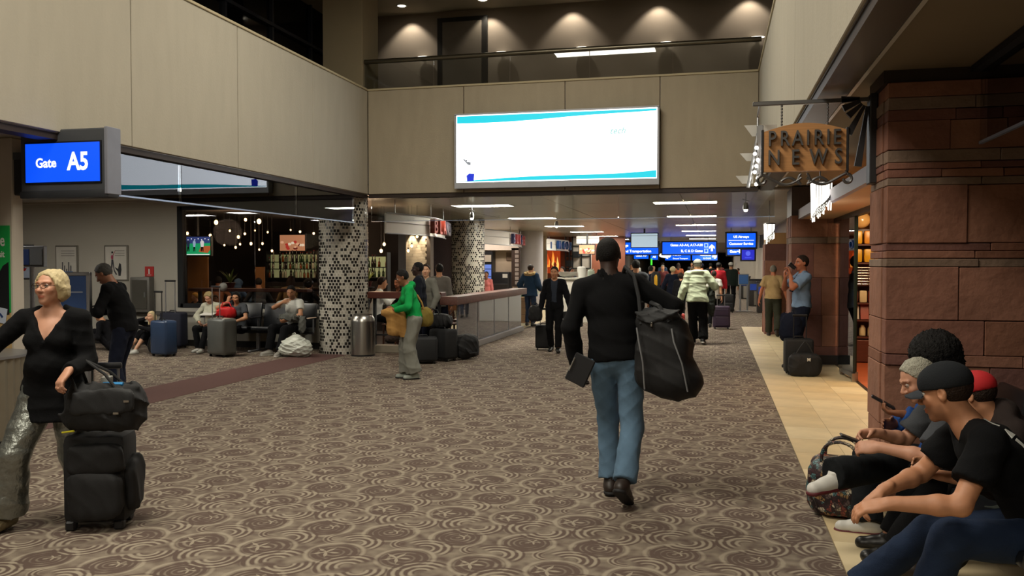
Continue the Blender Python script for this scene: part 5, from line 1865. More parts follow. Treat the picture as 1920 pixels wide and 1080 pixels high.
MB().bb(-.14, .14, -.03, 0, 0, .30, .005).build('frame', mat('menu_brown', '7a6655', .6), t)
t = thing('glass_brick_strip', 'tall narrow dark frame with a column of pale squares beside the plain column', 'panel', (-7.0, 30.0, 0))
MB().bb(-.16, .16, 0, .1, .8, 2.2).build('frame', mat('strip_brown', '3b2c26', .5), t)
for k in range(8):
    MB().bb(-.03, .11, -.01, .01, .88 + .16 * k, 1.0 + .16 * k, .01).build('pane', mat('pale_square', '9a8f8a', .4), t)
# fiery picture and steel grid of the next restaurant
t = thing('fire_mural', 'backlit picture of orange flames on the restaurant wall', 'picture', (-7.25, 38.1, 1.2))
MB().bb(-.42, .42, 0, .1, 0, 1.2).build('panel', emit('fire_base', hexc('a83a14'), .8), t)
rr = random.Random(5)
for k in range(16):
    a, w, h = rr.uniform(-.36, .30), rr.uniform(.04, .12), rr.uniform(.2, .75)
    c = ['ff9a3a', 'e0501c', 'ffd06a', '6a1c0c'][k % 4]
    z = rr.uniform(.02, .4)
    MB().prism([(a, z), (a + w, z), (a + w * 1.2, z + h * .5), (a + w * .4, z + h), (a - w * .1, z + h * .45)], .002, Matrix.Translation((0, -.004 - .001 * k, 0)) @ rotx(R(90))).build('flame', emit('fire_' + c, hexc(c), .95), t)
struct('wall_restaurant', MB().bb(-7.7, -3.9, 38.2, 38.4, 0, 2.86), mat('wood_brown_wall', '7d4630', .6, var=.2, scale=2))
t = thing('steel_grid', 'black steel grid partition with pale panels beside the flame picture', 'partition', (-5.9, 37.8, 0))
MB().bb(-.35, .55, .05, .08, .6, 2.8).build('pale_panel', mat('grid_pale', 'a39a90', .6), t)
for x in (-.62, -.3, .1, .5):
    MB().bb(x - .025, x + .025, 0, .05, .3, 2.85).build('bar', M_black, t)
for z in (.9, 1.4, 1.95, 2.4):
    MB().bb(-.62, .5, 0, .05, z, z + .05).build('bar', M_black, t)
t = thing('lantern_box', 'black box lamps on a steel post beside the flame picture', 'lamp', (-6.35, 37.8, 0))
MB().bb(-.03, .03, -.03, .03, 0, 2.6).build('post', M_black, t)
for x, z in ((.0, 1.5), (.32, 1.9), (-.1, 2.2)):
    MB().bb(x - .13, x + .13, -.1, .1, z, z + .28, .01).build('box', M_black, t)
tv('television', 'small television with a white plate picture beside the steel grid', -5.15, -4.55, 2.02, 2.36, 33.0, 'food')
t = thing('curved_sign', 'plain white hanging board above the small television at the steel grid', 'sign', (-4.9, 33.2, 2.42))
MB().bb(-.4, .5, 0, .05, 0, .30, .01).build('board', mat('white_sign_board', 'b9b3aa', .45), t)
MB().bb(-.4, .5, -.01, .0, .2, .215).build('rail', M_dkbrown, t)
for x in (-.3, .4):
    MB().tube([(x, .02, .3), (x, .02, .44)], .01, 6).build('hanger', M_alu, t)
# white counter with bowls
t = thing('food_counter', 'white food counter with a stone top behind the man in the dark suit', 'counter', (-3.55, 23.6, 0))
MB().bb(-.75, .95, -.3, .3, .0, 1.18, .01).build('front', mat('white_counter', 'd4d0c6', .5, var=.02), t)
MB().bb(-.80, 1.0, -.34, .34, 1.18, 1.24, .01).build('top', mat('counter_stone', 'a8a49a', .3), t)
for i, (x, lb) in enumerate(((-4.02, 'wide white bowl'), (-3.62, 'white canister'), (-3.35, 'glass jar'), (-3.05, 'glass jar'))):
    if i == 0:
        o = MB().lathe([(.08, 0), (.2, .05), (.30, .16), (.28, .16), (.18, .06), (.02, .03)], 24).build('serving_bowl', M_white, None, (x, 23.6, 1.24))
    elif i == 1:
        o = MB().lathe([(.12, 0), (.12, .28), (.10, .30), (.06, .31)], 20).build('canister', M_white, None, (x, 23.6, 1.24))
    else:
        o = MB().lathe([(.09, 0), (.10, .02), (.10, .18), (.07, .21), (.07, .24)], 16).build('jar', mat('pale_jar', '9aa394', .2), None, (x, 23.6, 1.24))
    tag(o, lb + [' at the left end of the white food counter', ' in the middle of the white food counter', ' left of its twin on the white food counter', ' at the right end of the white food counter'][i], 'bowl' if i == 0 else ('canister' if i == 1 else 'jar'), 'glass jars on the food counter' if i > 1 else None)
area('counter_light', (-4.2, 26.0, 2.80), (2.0, .5), 40, (1, .9, .8))
struct('floor_food_court', MB().bb(-12.5, -4.66, 20.25, 38.0, .001, .007), mat('food_tile', 'b8aa8c', .35, var=.06))
# wooden planter
t = thing('planter', 'wooden planter box with a bright green leafy plant at the end of the glass rail', 'planter', (-4.98, 22.4, 0))
MB().bb(-.28, .28, -.2, .2, .04, .74, .01).build('box', mat('pale_planter_wood', '7a5f42', .6, var=.25, streak=(1, 1, 20)), t)
for k in range(4):
    MB().bb(-.285, .285, -.205, -.198, .1 + .17 * k, .105 + .17 * k).build('board_joint', M_dkbrown, t)
def leaves(parent, c, n, L, m, seed, spread=.5, w=.03, name='leaf'):
    rr = random.Random(seed)
    for i in range(n):
        a = 2 * math.pi * (i + rr.random() * .6) / n
        e = rr.uniform(.15, spread)
        l = L * rr.uniform(.6, 1.1)
        d = Vector((math.cos(a) * math.sin(e), math.sin(a) * math.sin(e), math.cos(e)))
        s = Vector((-math.sin(a), math.cos(a), 0))
        up = Vector((0, 0, 1))
        vs, fs = [], []
        for j in range(5):
            u = j / 4
            p = Vector(c) + d * l * u + Vector((math.cos(a), math.sin(a), 0)) * (.25 * l * u * u) - up * (.18 * l * u * u)
            ww = w * (math.sin(math.pi * min(.98, u * .8 + .18)))
            q = Vector((math.cos(a), math.sin(a), 0)) * ww * .3
            vs += [tuple(p - s * ww), tuple(p - q * .6 + up * .0), tuple(p + s * ww), tuple(p + q * .6)]
        for j in range(4):
            A, Bq = j * 4, j * 4 + 4
            for k in range(4):
                fs.append((A + k, A + (k + 1) % 4, Bq + (k + 1) % 4, Bq + k))
        fs.append((16, 17, 18, 19))
        MB().add(vs, fs, True).build(name, m, parent)
M_leaf = mat('bright_leaf', '3f8a2f', .5, var=.3)
leaves(t, (-.08, 0, .70), 14, .34, M_leaf, 2, 1.0, .05)
leaves(t, (.14, 0, .70), 12, .30, M_leaf, 5, 1.0, .05)
# sword-leaved plants on the bar ledge
M_sl = mat('sword_leaf', '6a7a34', .5, var=.4)
for (x, y, z, s, lb) in ((-9.42, 15.25, 1.14, .36, 'potted plant with sword shaped yellow green leaves behind the bar window'), (-7.05, 16.6, 1.15, .40, 'potted sword leaved plant right of the front mosaic column')):
    t = thing('potted_plant', lb, 'plant', (x, y, z))
    MB().lathe([(.07, 0), (.10, .10), (.11, .11), (.09, .11)], 16).build('pot', mat('dark_red_pot', '4a1c18', .4), t)
    leaves(t, (0, 0, .09), 9, s, M_sl, 3, .55, .022)
t = thing('plant_stand', 'dark round stand under the sword leaved plant right of the front column', 'stand', (-7.05, 16.6, 0))
MB().lathe([(.16, 0), (.16, .02), (.04, .04), (.04, 1.10), (.14, 1.12), (.14, 1.15)], 20).build('pedestal', M_blackm, t)
t = thing('ledge', 'dark wooden ledge just behind the bar window', 'ledge', (-8.9, 15.25, 0))
MB().bb(-1.4, 1.2, -.12, .14, 1.07, 1.135, .01).build('top', M_wood, t)
for x in (-1.2, 0, 1.0):
    MB().bb(x - .03, x + .03, -.03, .03, 0, 1.07).build('leg', M_blackm, t)
# ---------------------------------------------------------------- railings of the terrace
t = thing('terrace_rail', 'dark red wooden counter rail running from the mosaic column to the glass rail', 'railing')
MB().bb(-6.2, -4.77, 14.55, 14.85, .99, 1.11, .012).build('wood_top', M_wood, t)
for x in (-6.1, -5.3, -4.85):
    MB().bb(x - .025, x + .025, 14.66, 14.72, .1, .99).build('post', M_blackm, t)
MB().bb(-6.2, -4.77, 14.58, 14.80, 0, .13, .006).build('curb', mat('curb_stone', '8b8272', .6), t)
MB().bb(-6.1, -4.85, 14.68, 14.70, .30, .33).build('lower_bar', M_blackm, t)
t = thing('glass_rail', 'long smoked glass rail with a rough wooden top and low metal kerb', 'railing')
smoky = glass('smoked_pane', (.50, .50, .52), 1.8, .02, .16)
stops = [14.85, 16.2, 17.5, 18.8, 20.1]
for a, b in zip(stops[:-1], stops[1:]):
    MB().bb(-4.565, -4.553, a + .006, b - .006, .12, .90).build('pane', smoky, t)
    MB().bb(-4.572, -4.546, a - .006, a + .006, .12, .90).build('post', M_alu, t)
MB().bb(-4.75, -4.42, 14.4, 20.15, .89, 1.04, .02).build('wood_top', mat('rough_redwood', '64423a', .55, var=.5, scale=5, streak=(6, 1, 14), bump=.6, bscale=20), t)
MB().bb(-4.62, -4.50, 14.85, 20.15, 0, .12, .008).build('kerb', M_alu, t)
# ---------------------------------------------------------------- terrace tables and chairs
M_cw = mat('brown_chair_wood', '4a2a1c', .45, var=.3)
def make_chair():
    t = thing('dining_chair', 'brown wooden dining chair behind the terrace rail', 'chair', (0, 0, 0), 0, 'dining chairs on the terrace')
    MB().bb(-.21, .21, -.21, .21, .44, .47, .012).build('seat', M_cw, t)
    B = MB()
    B.box((0, -.22, .78), (.40, .025, .16), rotx(R(8)), .01)
    B.build('backrest', mat('tan_backrest', '8a5a34', .5), t)
    for x in (-.18, .18):
        MB().tube([(x, -.19, 0), (x, -.19, .45), (x, -.235, .86)], .018, 8).build('leg', M_cw, t)
        MB().tube([(x, .18, 0), (x, .17, .45)], .018, 8).build('leg', M_cw, t)
        MB().tube([(x, -.19, .2), (x, .18, .2)], .011, 6).build('stretcher', M_cw, t)
    MB().tube([(-.18, .18, .25), (.18, .18, .25)], .011, 6).build('stretcher', M_cw, t)
    return t
ch0 = make_chair()
def copy_tree(o, parent=None):
    c = o.copy()
    COL.objects.link(c)
    c.parent = parent
    for k in list(o.children):
        copy_tree(k, c)
    return c
for i, (x, y, a, lb) in enumerate(((-5.45, 15.2, 20, 'brown wooden dining chair nearest the litter bin'), (-5.05, 15.9, 175, 'brown wooden dining chair between the litter bin and the green hooded person'), (-5.95, 15.4, 60, 'brown wooden dining chair beside the round terrace table'), (-5.2, 17.2, -60, 'brown wooden dining chair deep inside the terrace'))):
    c = ch0 if i == 0 else copy_tree(ch0)
    c.location = (x, y, 0)
    c.rotation_euler = (0, 0, R(a))
    c['label'] = lb
t = thing('terrace_table', 'round dark table on one foot behind the terrace rail', 'table', (-5.55, 16.1, 0))
MB().lathe([(.0, .72), (.36, .72), (.37, .735), (.36, .75), (.0, .75)], 32, cap=False).build('table_top', M_wood, t)
MB().lathe([(.22, 0), (.22, .02), (.035, .04), (.03, .72)], 20).build('pedestal', M_blackm, t)
# ---------------------------------------------------------------- blue wayfinding signs
BLU = emit('sign_blue', (.002, .085, .80), 1.5)
PUR = emit('sign_purple', hexc('2a2fd0'), .7)
def bluesign(label, x0, x1, y, z0, z1, lines, name='wayfinding_sign', arrow=None, m=BLU, hang=2.85, al=None, fs=.20):
    w, h = x1 - x0, z1 - z0
    t = thing(name, label, 'sign', ((x0 + x1) / 2, y, z0))
    MB().bb(-w / 2 - .06, w / 2 + .06, -.02, .16, -.06, h + .06, .01).build('housing', M_black, t)
    MB().bb(-w / 2, w / 2, -.035, -.015, 0, h).build('screen', m, t)
    for s in (-1, 1):
        MB().bb(s * w * .35 - .02, s * w * .35 + .02, .05, .09, h + .05, hang - z0).build('hanger', M_alu, t)
    n = len(lines)
    for i, (s, x, a) in enumerate(lines):
        z = h * (1 - (i + .5) / n) if n > 1 else h / 2
        text('lettering', s, fs, wt, t, (x, -.04, z), (R(90), 0, 0), .001, .004, align=a)
    if arrow:
        ax, az, s, kind = arrow
        if kind == 'up':
            P = [(-.04, -.14), (.04, -.14), (.04, .02), (.12, -.04), (.12, .05), (0, .16), (-.12, .05), (-.12, -.04), (-.04, .02)]
        elif kind == 'left':
            P = [(.14, -.04), (.14, .04), (-.02, .04), (.04, .12), (-.05, .12), (-.16, 0), (-.05, -.12), (.04, -.12), (-.02, -.04)]
        else:
            P = [(-.14, -.04), (-.14, .04), (.02, .04), (-.04, .12), (.05, .12), (.16, 0), (.05, -.12), (-.04, -.12), (.02, -.04)]
        MB().prism([(ax + px * s, az + pz * s) for px, pz in P], .003, Matrix.Translation((0, -.04, 0)) @ rotx(R(90))).build('arrow', wt, t)
    return t
s1 = bluesign('blue lit sign reading Baggage and Ground Transportation above the corridor', -5.75, -2.55, 40, 2.08, 2.62, [('Baggage', -.30, 'LEFT'), ('Ground Transportation', -.30, 'LEFT')], arrow=(-.92, .27, 1.1, 'up'), fs=.165)
s2 = bluesign('blue lit sign reading Gates A3-A4, A17-A30 with an up arrow', -2.35, .05, 40, 2.08, 2.62, [('Gates A3-A4, A17-A30', .62, 'RIGHT'), ('B, C & D Gates', .62, 'RIGHT')], arrow=(1.02, .27, 1.05, 'up'), fs=.155)
for t_, xs in ((s1, (-.48,)), (s2, (.77,))):
    for x in xs:
        for z in (.04, .29):
            MB().bb(x - .09, x + .09, -.045, -.036, z, z + .2).build('icon_square', emit('icon_pale', hexc('a9d0ff'), 1.2), t_)
            MB().bb(x - .05, x + .05, -.05, -.044, z + .05, z + .16).build('icon_mark', BLU, t_)
bluesign('small blue lit sign reading Gate A9 far down the corridor', -5.5, -4.5, 60, 1.98, 2.42, [('Gate A9', 0, 'CENTER')], fs=.22, name='gate_sign')
bluesign('small blue lit sign reading Gate A8 beside the oval white lamp', -4.35, -3.85, 60, 1.92, 2.30, [('A8', 0, 'CENTER')], fs=.2, name='gate_sign')
bluesign('farthest blue lit sign with a left arrow over the crowd', -4.9, -2.4, 88, 2.0, 2.68, [('A Baggage', -.5, 'LEFT'), ('Ground Transport', -.5, 'LEFT')], arrow=(-1.0, .34, 1.6, 'left'), fs=.2)
bluesign('farthest blue lit sign with a right arrow over the crowd', -2.2, .25, 88, 2.0, 2.68, [('Gates A1-A2', .6, 'RIGHT'), ('B, C & D', .6, 'RIGHT')], arrow=(.95, .34, 1.6, 'right'), fs=.2)
us = bluesign('blue lit sign reading US Airways Customer Service on the right', .40, 1.34, 30, 2.19, 2.66, [('US Airways', 0, 'CENTER'), ('Customer Service', 0, 'CENTER')], fs=.108)
MB().bb(-.42, .42, -.042, -.036, .225, .24).build('divider_line', wt, us)
MB().bb(.60, .85, 0, .3, -.02, .40).build('side_box', mat('slate_grey_housing', '4a4d52', .5), us)
g = bluesign('blue lit gate sign with a small arrow under the airline service sign', .48, 1.0, 34, 1.98, 2.22, [('Gate', -.05, 'CENTER')], arrow=(.18, .13, .6, 'right'), fs=.13, name='gate_sign', hang=2.84)
g = bluesign('purple blue hanging banner with a round emblem under the airline service sign', 1.0, 1.46, 33.5, 1.78, 2.16, [], m=PUR, name='airline_banner', hang=2.84)
MB().lathe([(.06, 0), (.09, 0), (.09, .006), (.06, .006)], 20, M=Matrix.Translation((0, -.045, .24)) @ rotx(R(90))).build('round_emblem', emit('emblem_blue', hexc('5a6af0'), .8), g)
MB().bb(-.12, .12, -.05, -.044, .07, .09).build('emblem_line', emit('emblem_blue', hexc('5a6af0'), .8), g)
t = thing('departure_screen', 'pale flat departure screen hanging from the ceiling above the corridor', 'screen', (-2.39, 30.0, 2.18))
MB().bb(-.48, .48, -.02, .05, 0, .53, .01).build('casing', M_black, t)
MB().bb(-.45, .45, -.03, -.018, .03, .50).build('screen', emit('pale_screen', hexc('b4c8d4'), .85), t)
MB().bb(-.45, .45, -.034, -.029, .42, .43).build('header_line', M_black, t)
MB().bb(-.03, .03, 0, .03, .53, .67).build('hanger', M_black, t)
for (x, y, z, w, lb) in ((-3.35, 60, 2.22, .42, 'bright oval white lamp beside the small gate signs'), (.0, 62, 2.28, .17, 'small round white lamp at the right end of the far blue signs'), (-6.6, 44, 2.15, .5, 'dim oval tan lamp left of the small gate signs')):
    t = thing('lit_oval', lb, 'lamp', (x, y, z))
    MB().ball((0, 0, 0), (w, .12, .17), 20, 10).build('shade', emit('oval_white' if w != .5 else 'oval_tan', (1, .97, .85) if w != .5 else hexc('b8a070'), 1.6 if w != .5 else .6), t)
    MB().tube([(0, 0, .16), (0, 0, 2.86 - z)], .02, 6).build('stem', M_alu, t)
t = thing('green_light_strip', 'thin upright green light strip far down the corridor', 'light', (-4.0, 56, 1.55))
MB().bb(-.05, .05, -.05, .05, 0, .42).build('tube', emit('neon_green', hexc('4aff3a'), 1.3), t)
MB().bb(-.08, .08, -.02, .08, -1.55, 0).build('stand', M_black, t)
t = thing('exit_light', 'small red exit light above the far blue signs', 'light', (-2.3, 84, 2.72))
MB().bb(-.18, .18, -.05, .05, 0, .12, .01).build('case', emit('exit_red', hexc('e02020'), 1.2), t)
# right side of the corridor: kiosk posts and bins
t = thing('pole_sign', 'small blue square sign on two silver posts beside the bins', 'sign', (.96, 30.2, 0))
for x in (-.10, .14):
    MB().lathe([(.14, 0), (.14, .012), (.03, .02)], 20, (x, .1 * (x > 0), 0)).build('foot', M_alu, t)
    MB().tube([(x, .1 * (x > 0), .01), (x, .1 * (x > 0), 1.0)], .03, 10).build('post', M_alu, t)
MB().bb(-.15, .16, -.06, .0, .93, 1.25, .01).build('blue_panel', mat('sign_blue_matte2', '2f5f9c', .5), t)
MB().bb(-.17, .18, -.03, .01, .90, 1.28, .01).build('frame', M_alu, t)
for i, (x, y, lb) in enumerate(((1.62, 29.6, 'steel bin with a blue band nearest the man in the tan shirt'), (1.52, 34.0, 'steel bin with a blue band behind the blue square sign'), (1.35, 41.0, 'dark bin farthest along the right side of the corridor'))):
    t = thing('recycling_bin', lb, 'bin', (x, y, 0), 0, 'bins along the corridor')
    MB().bb(-.24, .26, -.25, .25, 0, 1.0, .03).build('body', mat('bin_dark', '3a3836', .4, metal=.4), t)
    MB().bb(-.26, .28, -.27, .27, 1.0, 1.05, .02).build('lid', M_black, t)
    MB().bb(-.20, .22, -.265, -.25, .62, .86, .005).build('blue_band', mat('bin_blue', '1c45b0', .5), t)
    MB().bb(-.05, .10, -.265, -.25, .05, .6, .005).build('steel_strip', M_chrome, t)
struct('wall_end', MB().bb(XL, XR, FAR - 1, FAR, 0, 2.9), mat('dark_end_wall', '5b544c', .7, var=.5, scale=1.2))
struct('wall_far_left', MB().bb(-8.5, -8.3, 38.4, FAR, 0, 2.87), mat('beige_corridor_wall', 'a89e8e', .7))

for i, y in enumerate((40.2, 48.5, 56.8, 65.1)):
    struct('wall_far_column', MB().lathe([(.46, 0), (.46, 2.86)], 28, (-6.74, y, 0)), mat('pale_column_plaster', 'b6b2b4', .7))
# ---------------------------------------------------------------- luggage
M_nyl = mat('black_nylon', '0f1013', .75, var=.2, scale=20, bump=.2, bscale=300)
M_nyl2 = mat('charcoal_nylon', '1d1f22', .7, var=.2, scale=20, bump=.2, bscale=300)
M_zip = mat('grey_piping', '77797c', .5)
def soft(name, m, parent, c, d, p=5.0, wr=.006, h=.012, F=None, seed=1, wf=14, extra=None):
    c, d = V3(c), V3(d)
    mx = float(max(d)) * .75
    V = Vol(c - mx - .04, c + mx + .04, h)
    V.ell(c, d / 2, F, .03, p=p)
    if extra:
        extra(V)
    if wr:
        V.wrinkle(wr, wf, seed)
    return V.build(name, m, parent)
def suitcase(label, loc, rz, w, d, h, m, hh=.0, hard=False, tilt=0, stripe=None, pocket=True, group=None, hm=None):
    """w wide, d deep, h tall; front is -Y; hh = length of the pulled handle"""
    t = thing('suitcase', label, 'suitcase', loc, R(rz), group)
    T = rotx(R(tilt))
    z0 = .035
    b = MB().box((0, 0, z0 + h / 2), (w, d, h), None, min(w, d) * .18)
    me = b.mesh('body')
    bd = link('body', me, m, t)
    bd.rotation_euler = (R(tilt), 0, 0)
    if hard:
        for k in range(7):
            x = -w * .36 + w * .12 * k
            MB().bb(x - .008, x + .008, -d / 2 - .006, -d / 2 + .02, z0 + h * .08, z0 + h * .92, .004).build('rib', m, bd)
        MB().bb(-.035, .035, -d / 2 - .012, -d / 2, z0 + h * .84, z0 + h * .9).build('badge', M_alu, bd)
    elif pocket:
        MB().box((0, -d / 2 - .012, z0 + h * .30), (w * .8, .04, h * .42), None, .018).build('pocket', m, bd)
        MB().box((0, -d / 2 - .006, z0 + h * .72), (w * .8, .03, h * .30), None, .014).build('pocket', m, bd)
        MB().tube([(-w * .36, -d / 2 - .034, z0 + h * .5), (w * .36, -d / 2 - .034, z0 + h * .5)], .004, 6).build('zip', M_zip, bd)
    for sx in (-1, 1):
        for sy in (-1, 1):
            if tilt and sy < 0:
                continue
            q = MB().lathe([(.024, -.011), (.026, 0), (.024, .011)], 14, M=Matrix.Translation((sx * w * .38, sy * d * .34, .026)) @ roty(R(90)))
            q.build('wheel', M_black, bd)
    g = MB().tube([(-.07, d * .1, z0 + h - .005), (-.06, d * .1, z0 + h + .03), (.06, d * .1, z0 + h + .03), (.07, d * .1, z0 + h - .005)], .010, 8)
    g.build('grip', M_black, bd)
    if hh:
        for x in (-w * .22, w * .22):
            MB().tube([(x, d / 2 - .03, z0 + h - .01), (x, d / 2 - .03, z0 + h + hh)], .0085, 8).build('handle_rod', hm or M_alu, bd)
        MB().box((0, d / 2 - .03, z0 + h + hh), (w * .44 + .04, .035, .035), None, .012).build('handle', M_black, bd)
    if stripe is not None:
        MB().bb(-w / 2 - .004, w / 2 + .004, -d / 2 - .004, d / 2 + .004, z0 + h * .1, z0 + h * .9)
        MB().bb(w * .10, w * .17, -d / 2 - .008, -d / 2 + .01, z0, z0 + h + .004, .004).build('strap', stripe, bd)
    return t
suitcase('blue hard-shell suitcase with a dark strap before the woman in the cream sweater', (-9.42, 13.12, 0), 165, .40, .27, .60, mat('steel_blue_shell', '2f4260', .35, spec=.5), .50, True, stripe=M_black, hm=M_black)
suitcase('silver grey hard-shell suitcase with raised handle between the two seated women', (-8.40, 13.32, 0), 160, .46, .30, .64, mat('silver_shell', '6f716e', .32, metal=.4), .55, True)
suitcase('dark navy suitcase with a tall raised handle behind the girl on the floor', (-10.15, 14.45, 0), 180, .46, .26, .66, mat('navy_nylon', '171b2e', .7), .60)
t = thing('backpack', 'small dark olive backpack on the carpet behind the blue suitcase', 'backpack', (-9.85, 13.5, 0))
soft('body', mat('olive_canvas', '3a382c', .8), t, (0, 0, .17), (.28, .2, .33), 3.0)
MB().tube([(-.06, -.09, .3), (-.09, -.12, .15), (-.06, -.1, .03)], .012, 6).build('strap', M_black, t)
t = thing('plastic_bag', 'bulging white plastic bag on the carpet against the mosaic column', 'bag', (-7.12, 13.55, 0))
def pb(V):
    V.ell((.12, .0, .15), (.20, .17, .16), None, .05)
    V.ell((-.14, .03, .13), (.17, .16, .14), None, .05)
    V.ell((.02, .0, .28), (.13, .1, .10), None, .06)
    V.cut((0, 0, .004), (0, 0, -1))
soft('body', mat('white_plastic_film', 'c4c8be', .3, var=.08, spec=.6), t, (0, 0, .17), (.52, .38, .34), 2.2, .018, .010, None, 4, 18, pb)
MB().tube([(-.02, 0, .34), (-.05, .01, .40), (.0, -.01, .42), (.04, .0, .36)], .012, 6).build('knot', mat('white_plastic_film', 'c4c8be', .3), t)
# roller bag and tote of the walking woman
t = thing('roller_bag', 'black soft roller bag pulled by the woman in black', 'suitcase', (-3.70, 4.52, 0), R(20))
MB().box((0, 0, .31), (.37, .26, .54), None, .05).build('body', M_nyl, t)
soft('front_pocket', M_nyl, t, (.02, -.14, .22), (.33, .14, .30), 4, .006)
soft('front_pocket', M_nyl, t, (.02, -.13, .44), (.33, .12, .20), 4, .006)
soft('side_pocket', M_nyl, t, (.19, 0, .26), (.10, .22, .34), 4, .006)
for x in (-.14, .14):
    MB().lathe([(.038, -.016), (.042, 0), (.038, .016)], 16, M=Matrix.Translation((x, .08, .042)) @ roty(R(90))).build('wheel', M_black, t)
    MB().bb(x - .03, x + .03, -.13, -.07, 0, .06, .01).build('foot', M_black, t)
    MB().tube([(x * .55, .10, .57), (x * .55, .10, .97)], .009, 8).build('handle_rod', M_alu, t)
MB().box((0, .10, .98), (.20, .032, .04), None, .014).build('handle', M_black, t)
t = thing('tote_bag', 'black shoulder bag with buckles riding on top of the black roller bag', 'bag', (-3.58, 4.42, .60), R(20))
def tb(V):
    V.ell((0, 0, .27), (.20, .075, .05), None, .03)
    V.ell((.0, -.0, .30), (.16, .04, .05), None, .01, 'sub')
soft('body', M_nyl, t, (0, 0, .15), (.46, .22, .28), 3.6, .012, .010, None, 3, 14, tb)
soft('flap', M_nyl2, t, (0.02, -.095, .20), (.38, .05, .16), 4, .004, .009)
for sx in (-1, 1):
    pts = [(sx * .12, -.09, .24), (sx * .10 - .08, -.06, .36), (-.13, .03, .44), (sx * .08 - .07, .06, .36), (sx * .12, .09, .24)]
    MB().tube(pts, .009, 8).build('strap', M_nyl, t)
for x, z in ((.10, .13), (.16, .20)):
    MB().bb(x - .015, x + .015, -.128, -.118, z, z + .012).build('buckle', M_chrome, t)
MB().bb(-.02, .03, -.02, .05, .28, .34, .004).build('paper_cup', mat('paper_grey', '8f8f88', .6), t)
MB().tube([(-.22, -.08, .02), (-.14, -.12, .035)], .006, 6).build('yellow_tag', mat('yellow_tag', 'c9c22a', .5), t)
MB().tube([(.0, -.03, .30), (.12, -.05, .30)], .012, 6).build('blue_tag', mat('blue_tag', '2d86c4', .5), t)
# luggage heap beside the men in jackets
suitcase('black wheeled suitcase leaning in the luggage heap beside the glass rail', (-4.42, 13.6, 0), 150, .44, .28, .50, M_nyl, .0)
t = thing('duffel_bag', 'stuffed black duffel bag lying on top of the leaning suitcase', 'bag', (-4.55, 13.75, .55), R(-20))
soft('body', M_nyl, t, (0, 0, .10), (.52, .30, .26), 3, .014, .012)
MB().tube([(-.1, -.1, .2), (-.06, -.12, .30), (.06, -.12, .30), (.1, -.1, .2)], .012, 6).build('handle', M_nyl2, t)
t = thing('duffel_bag', 'black sports bag on the carpet at the rail end of the luggage heap', 'bag', (-4.12, 13.9, 0.0), R(60))
soft('body', M_nyl, t, (0, 0, .22), (.50, .34, .42), 3, .014, .012, None, 7)
MB().tube([(-.15, -.16, .2), (-.1, -.2, .12), (.1, -.2, .12), (.15, -.16, .2)], .012, 6).build('strap', M_nyl2, t)
suitcase('low black suitcase behind the green hooded person', (-4.62, 13.15, 0), 200, .46, .26, .40, M_nyl2, .0)
t = thing('backpack', 'black backpack standing between the green hooded person and the suit man', 'backpack', (-4.95, 13.55, 0), R(30))
soft('body', M_nyl, t, (0, 0, .24), (.34, .24, .46), 3, .01, .012, None, 5)
soft('pocket', M_nyl2, t, (0, -.12, .16), (.24, .1, .22), 3, .006)
MB().tube([(-.04, .0, .46), (0, 0, .52), (.04, 0, .46)], .01, 6).build('grip', M_nyl2, t)
# cases of the others
suitcase('black wheeled case with bright buckles rolling beside the man in the dark suit', (-3.12, 15.75, 0), 190, .34, .24, .44, M_nyl, .30)
suitcase('red suitcase with a silver telescopic handle pulled by the pale green jacket', (-.78, 18.2, 0), 5, .36, .24, .55, mat('red_nylon', '9c2a24', .55), .0, hm=M_white)
rc = [o for o in COL.objects if o.get('label', '').startswith('red suitcase')][0]
for x in (-.09, .09):
    MB().tube([(x, -.135, .30), (x, -.135, .62)], .008, 8).build('white_rod', M_white, rc)
t = thing('duffel_bag', 'dark grey-green bag standing in front of the red suitcase', 'bag', (-.72, 17.75, 0), R(10))
soft('body', mat('dark_green_nylon', '232a26', .6), t, (0, 0, .20), (.36, .26, .38), 3, .01, .012, None, 9)
MB().tube([(.1, 0, .36), (.22, -.02, .25), (.16, -.05, .08)], .01, 6).build('strap', M_black, t)
suitcase('purple wheeled suitcase trailing behind the person in the white T-shirt', (.17, 21.9, 0), 5, .42, .27, .54, mat('aubergine_nylon', '3a2a44', .6), .26)
suitcase('black two-wheeled pilot case beside the officer in the blue shirt', (1.20, 13.05, 0), 185, .40, .26, .50, M_nyl, .34, hm=M_black)
t = thing('flight_bag', 'black flight bag strapped on the front of the pilot case', 'bag', (1.26, 12.80, 0), R(5))
soft('body', M_nyl, t, (0, 0, .175), (.46, .20, .34), 4, .006, .010)
MB().tube([(-.12, -.02, .33), (-.06, -.03, .44), (0, -.02, .52), (.06, -.03, .44), (.12, -.02, .33)], .010, 8).build('handle', M_nyl2, t)
text('badge', 'M', .06, M_white, t, (.04, -.112, .26), (R(90), 0, 0), .003, .003)
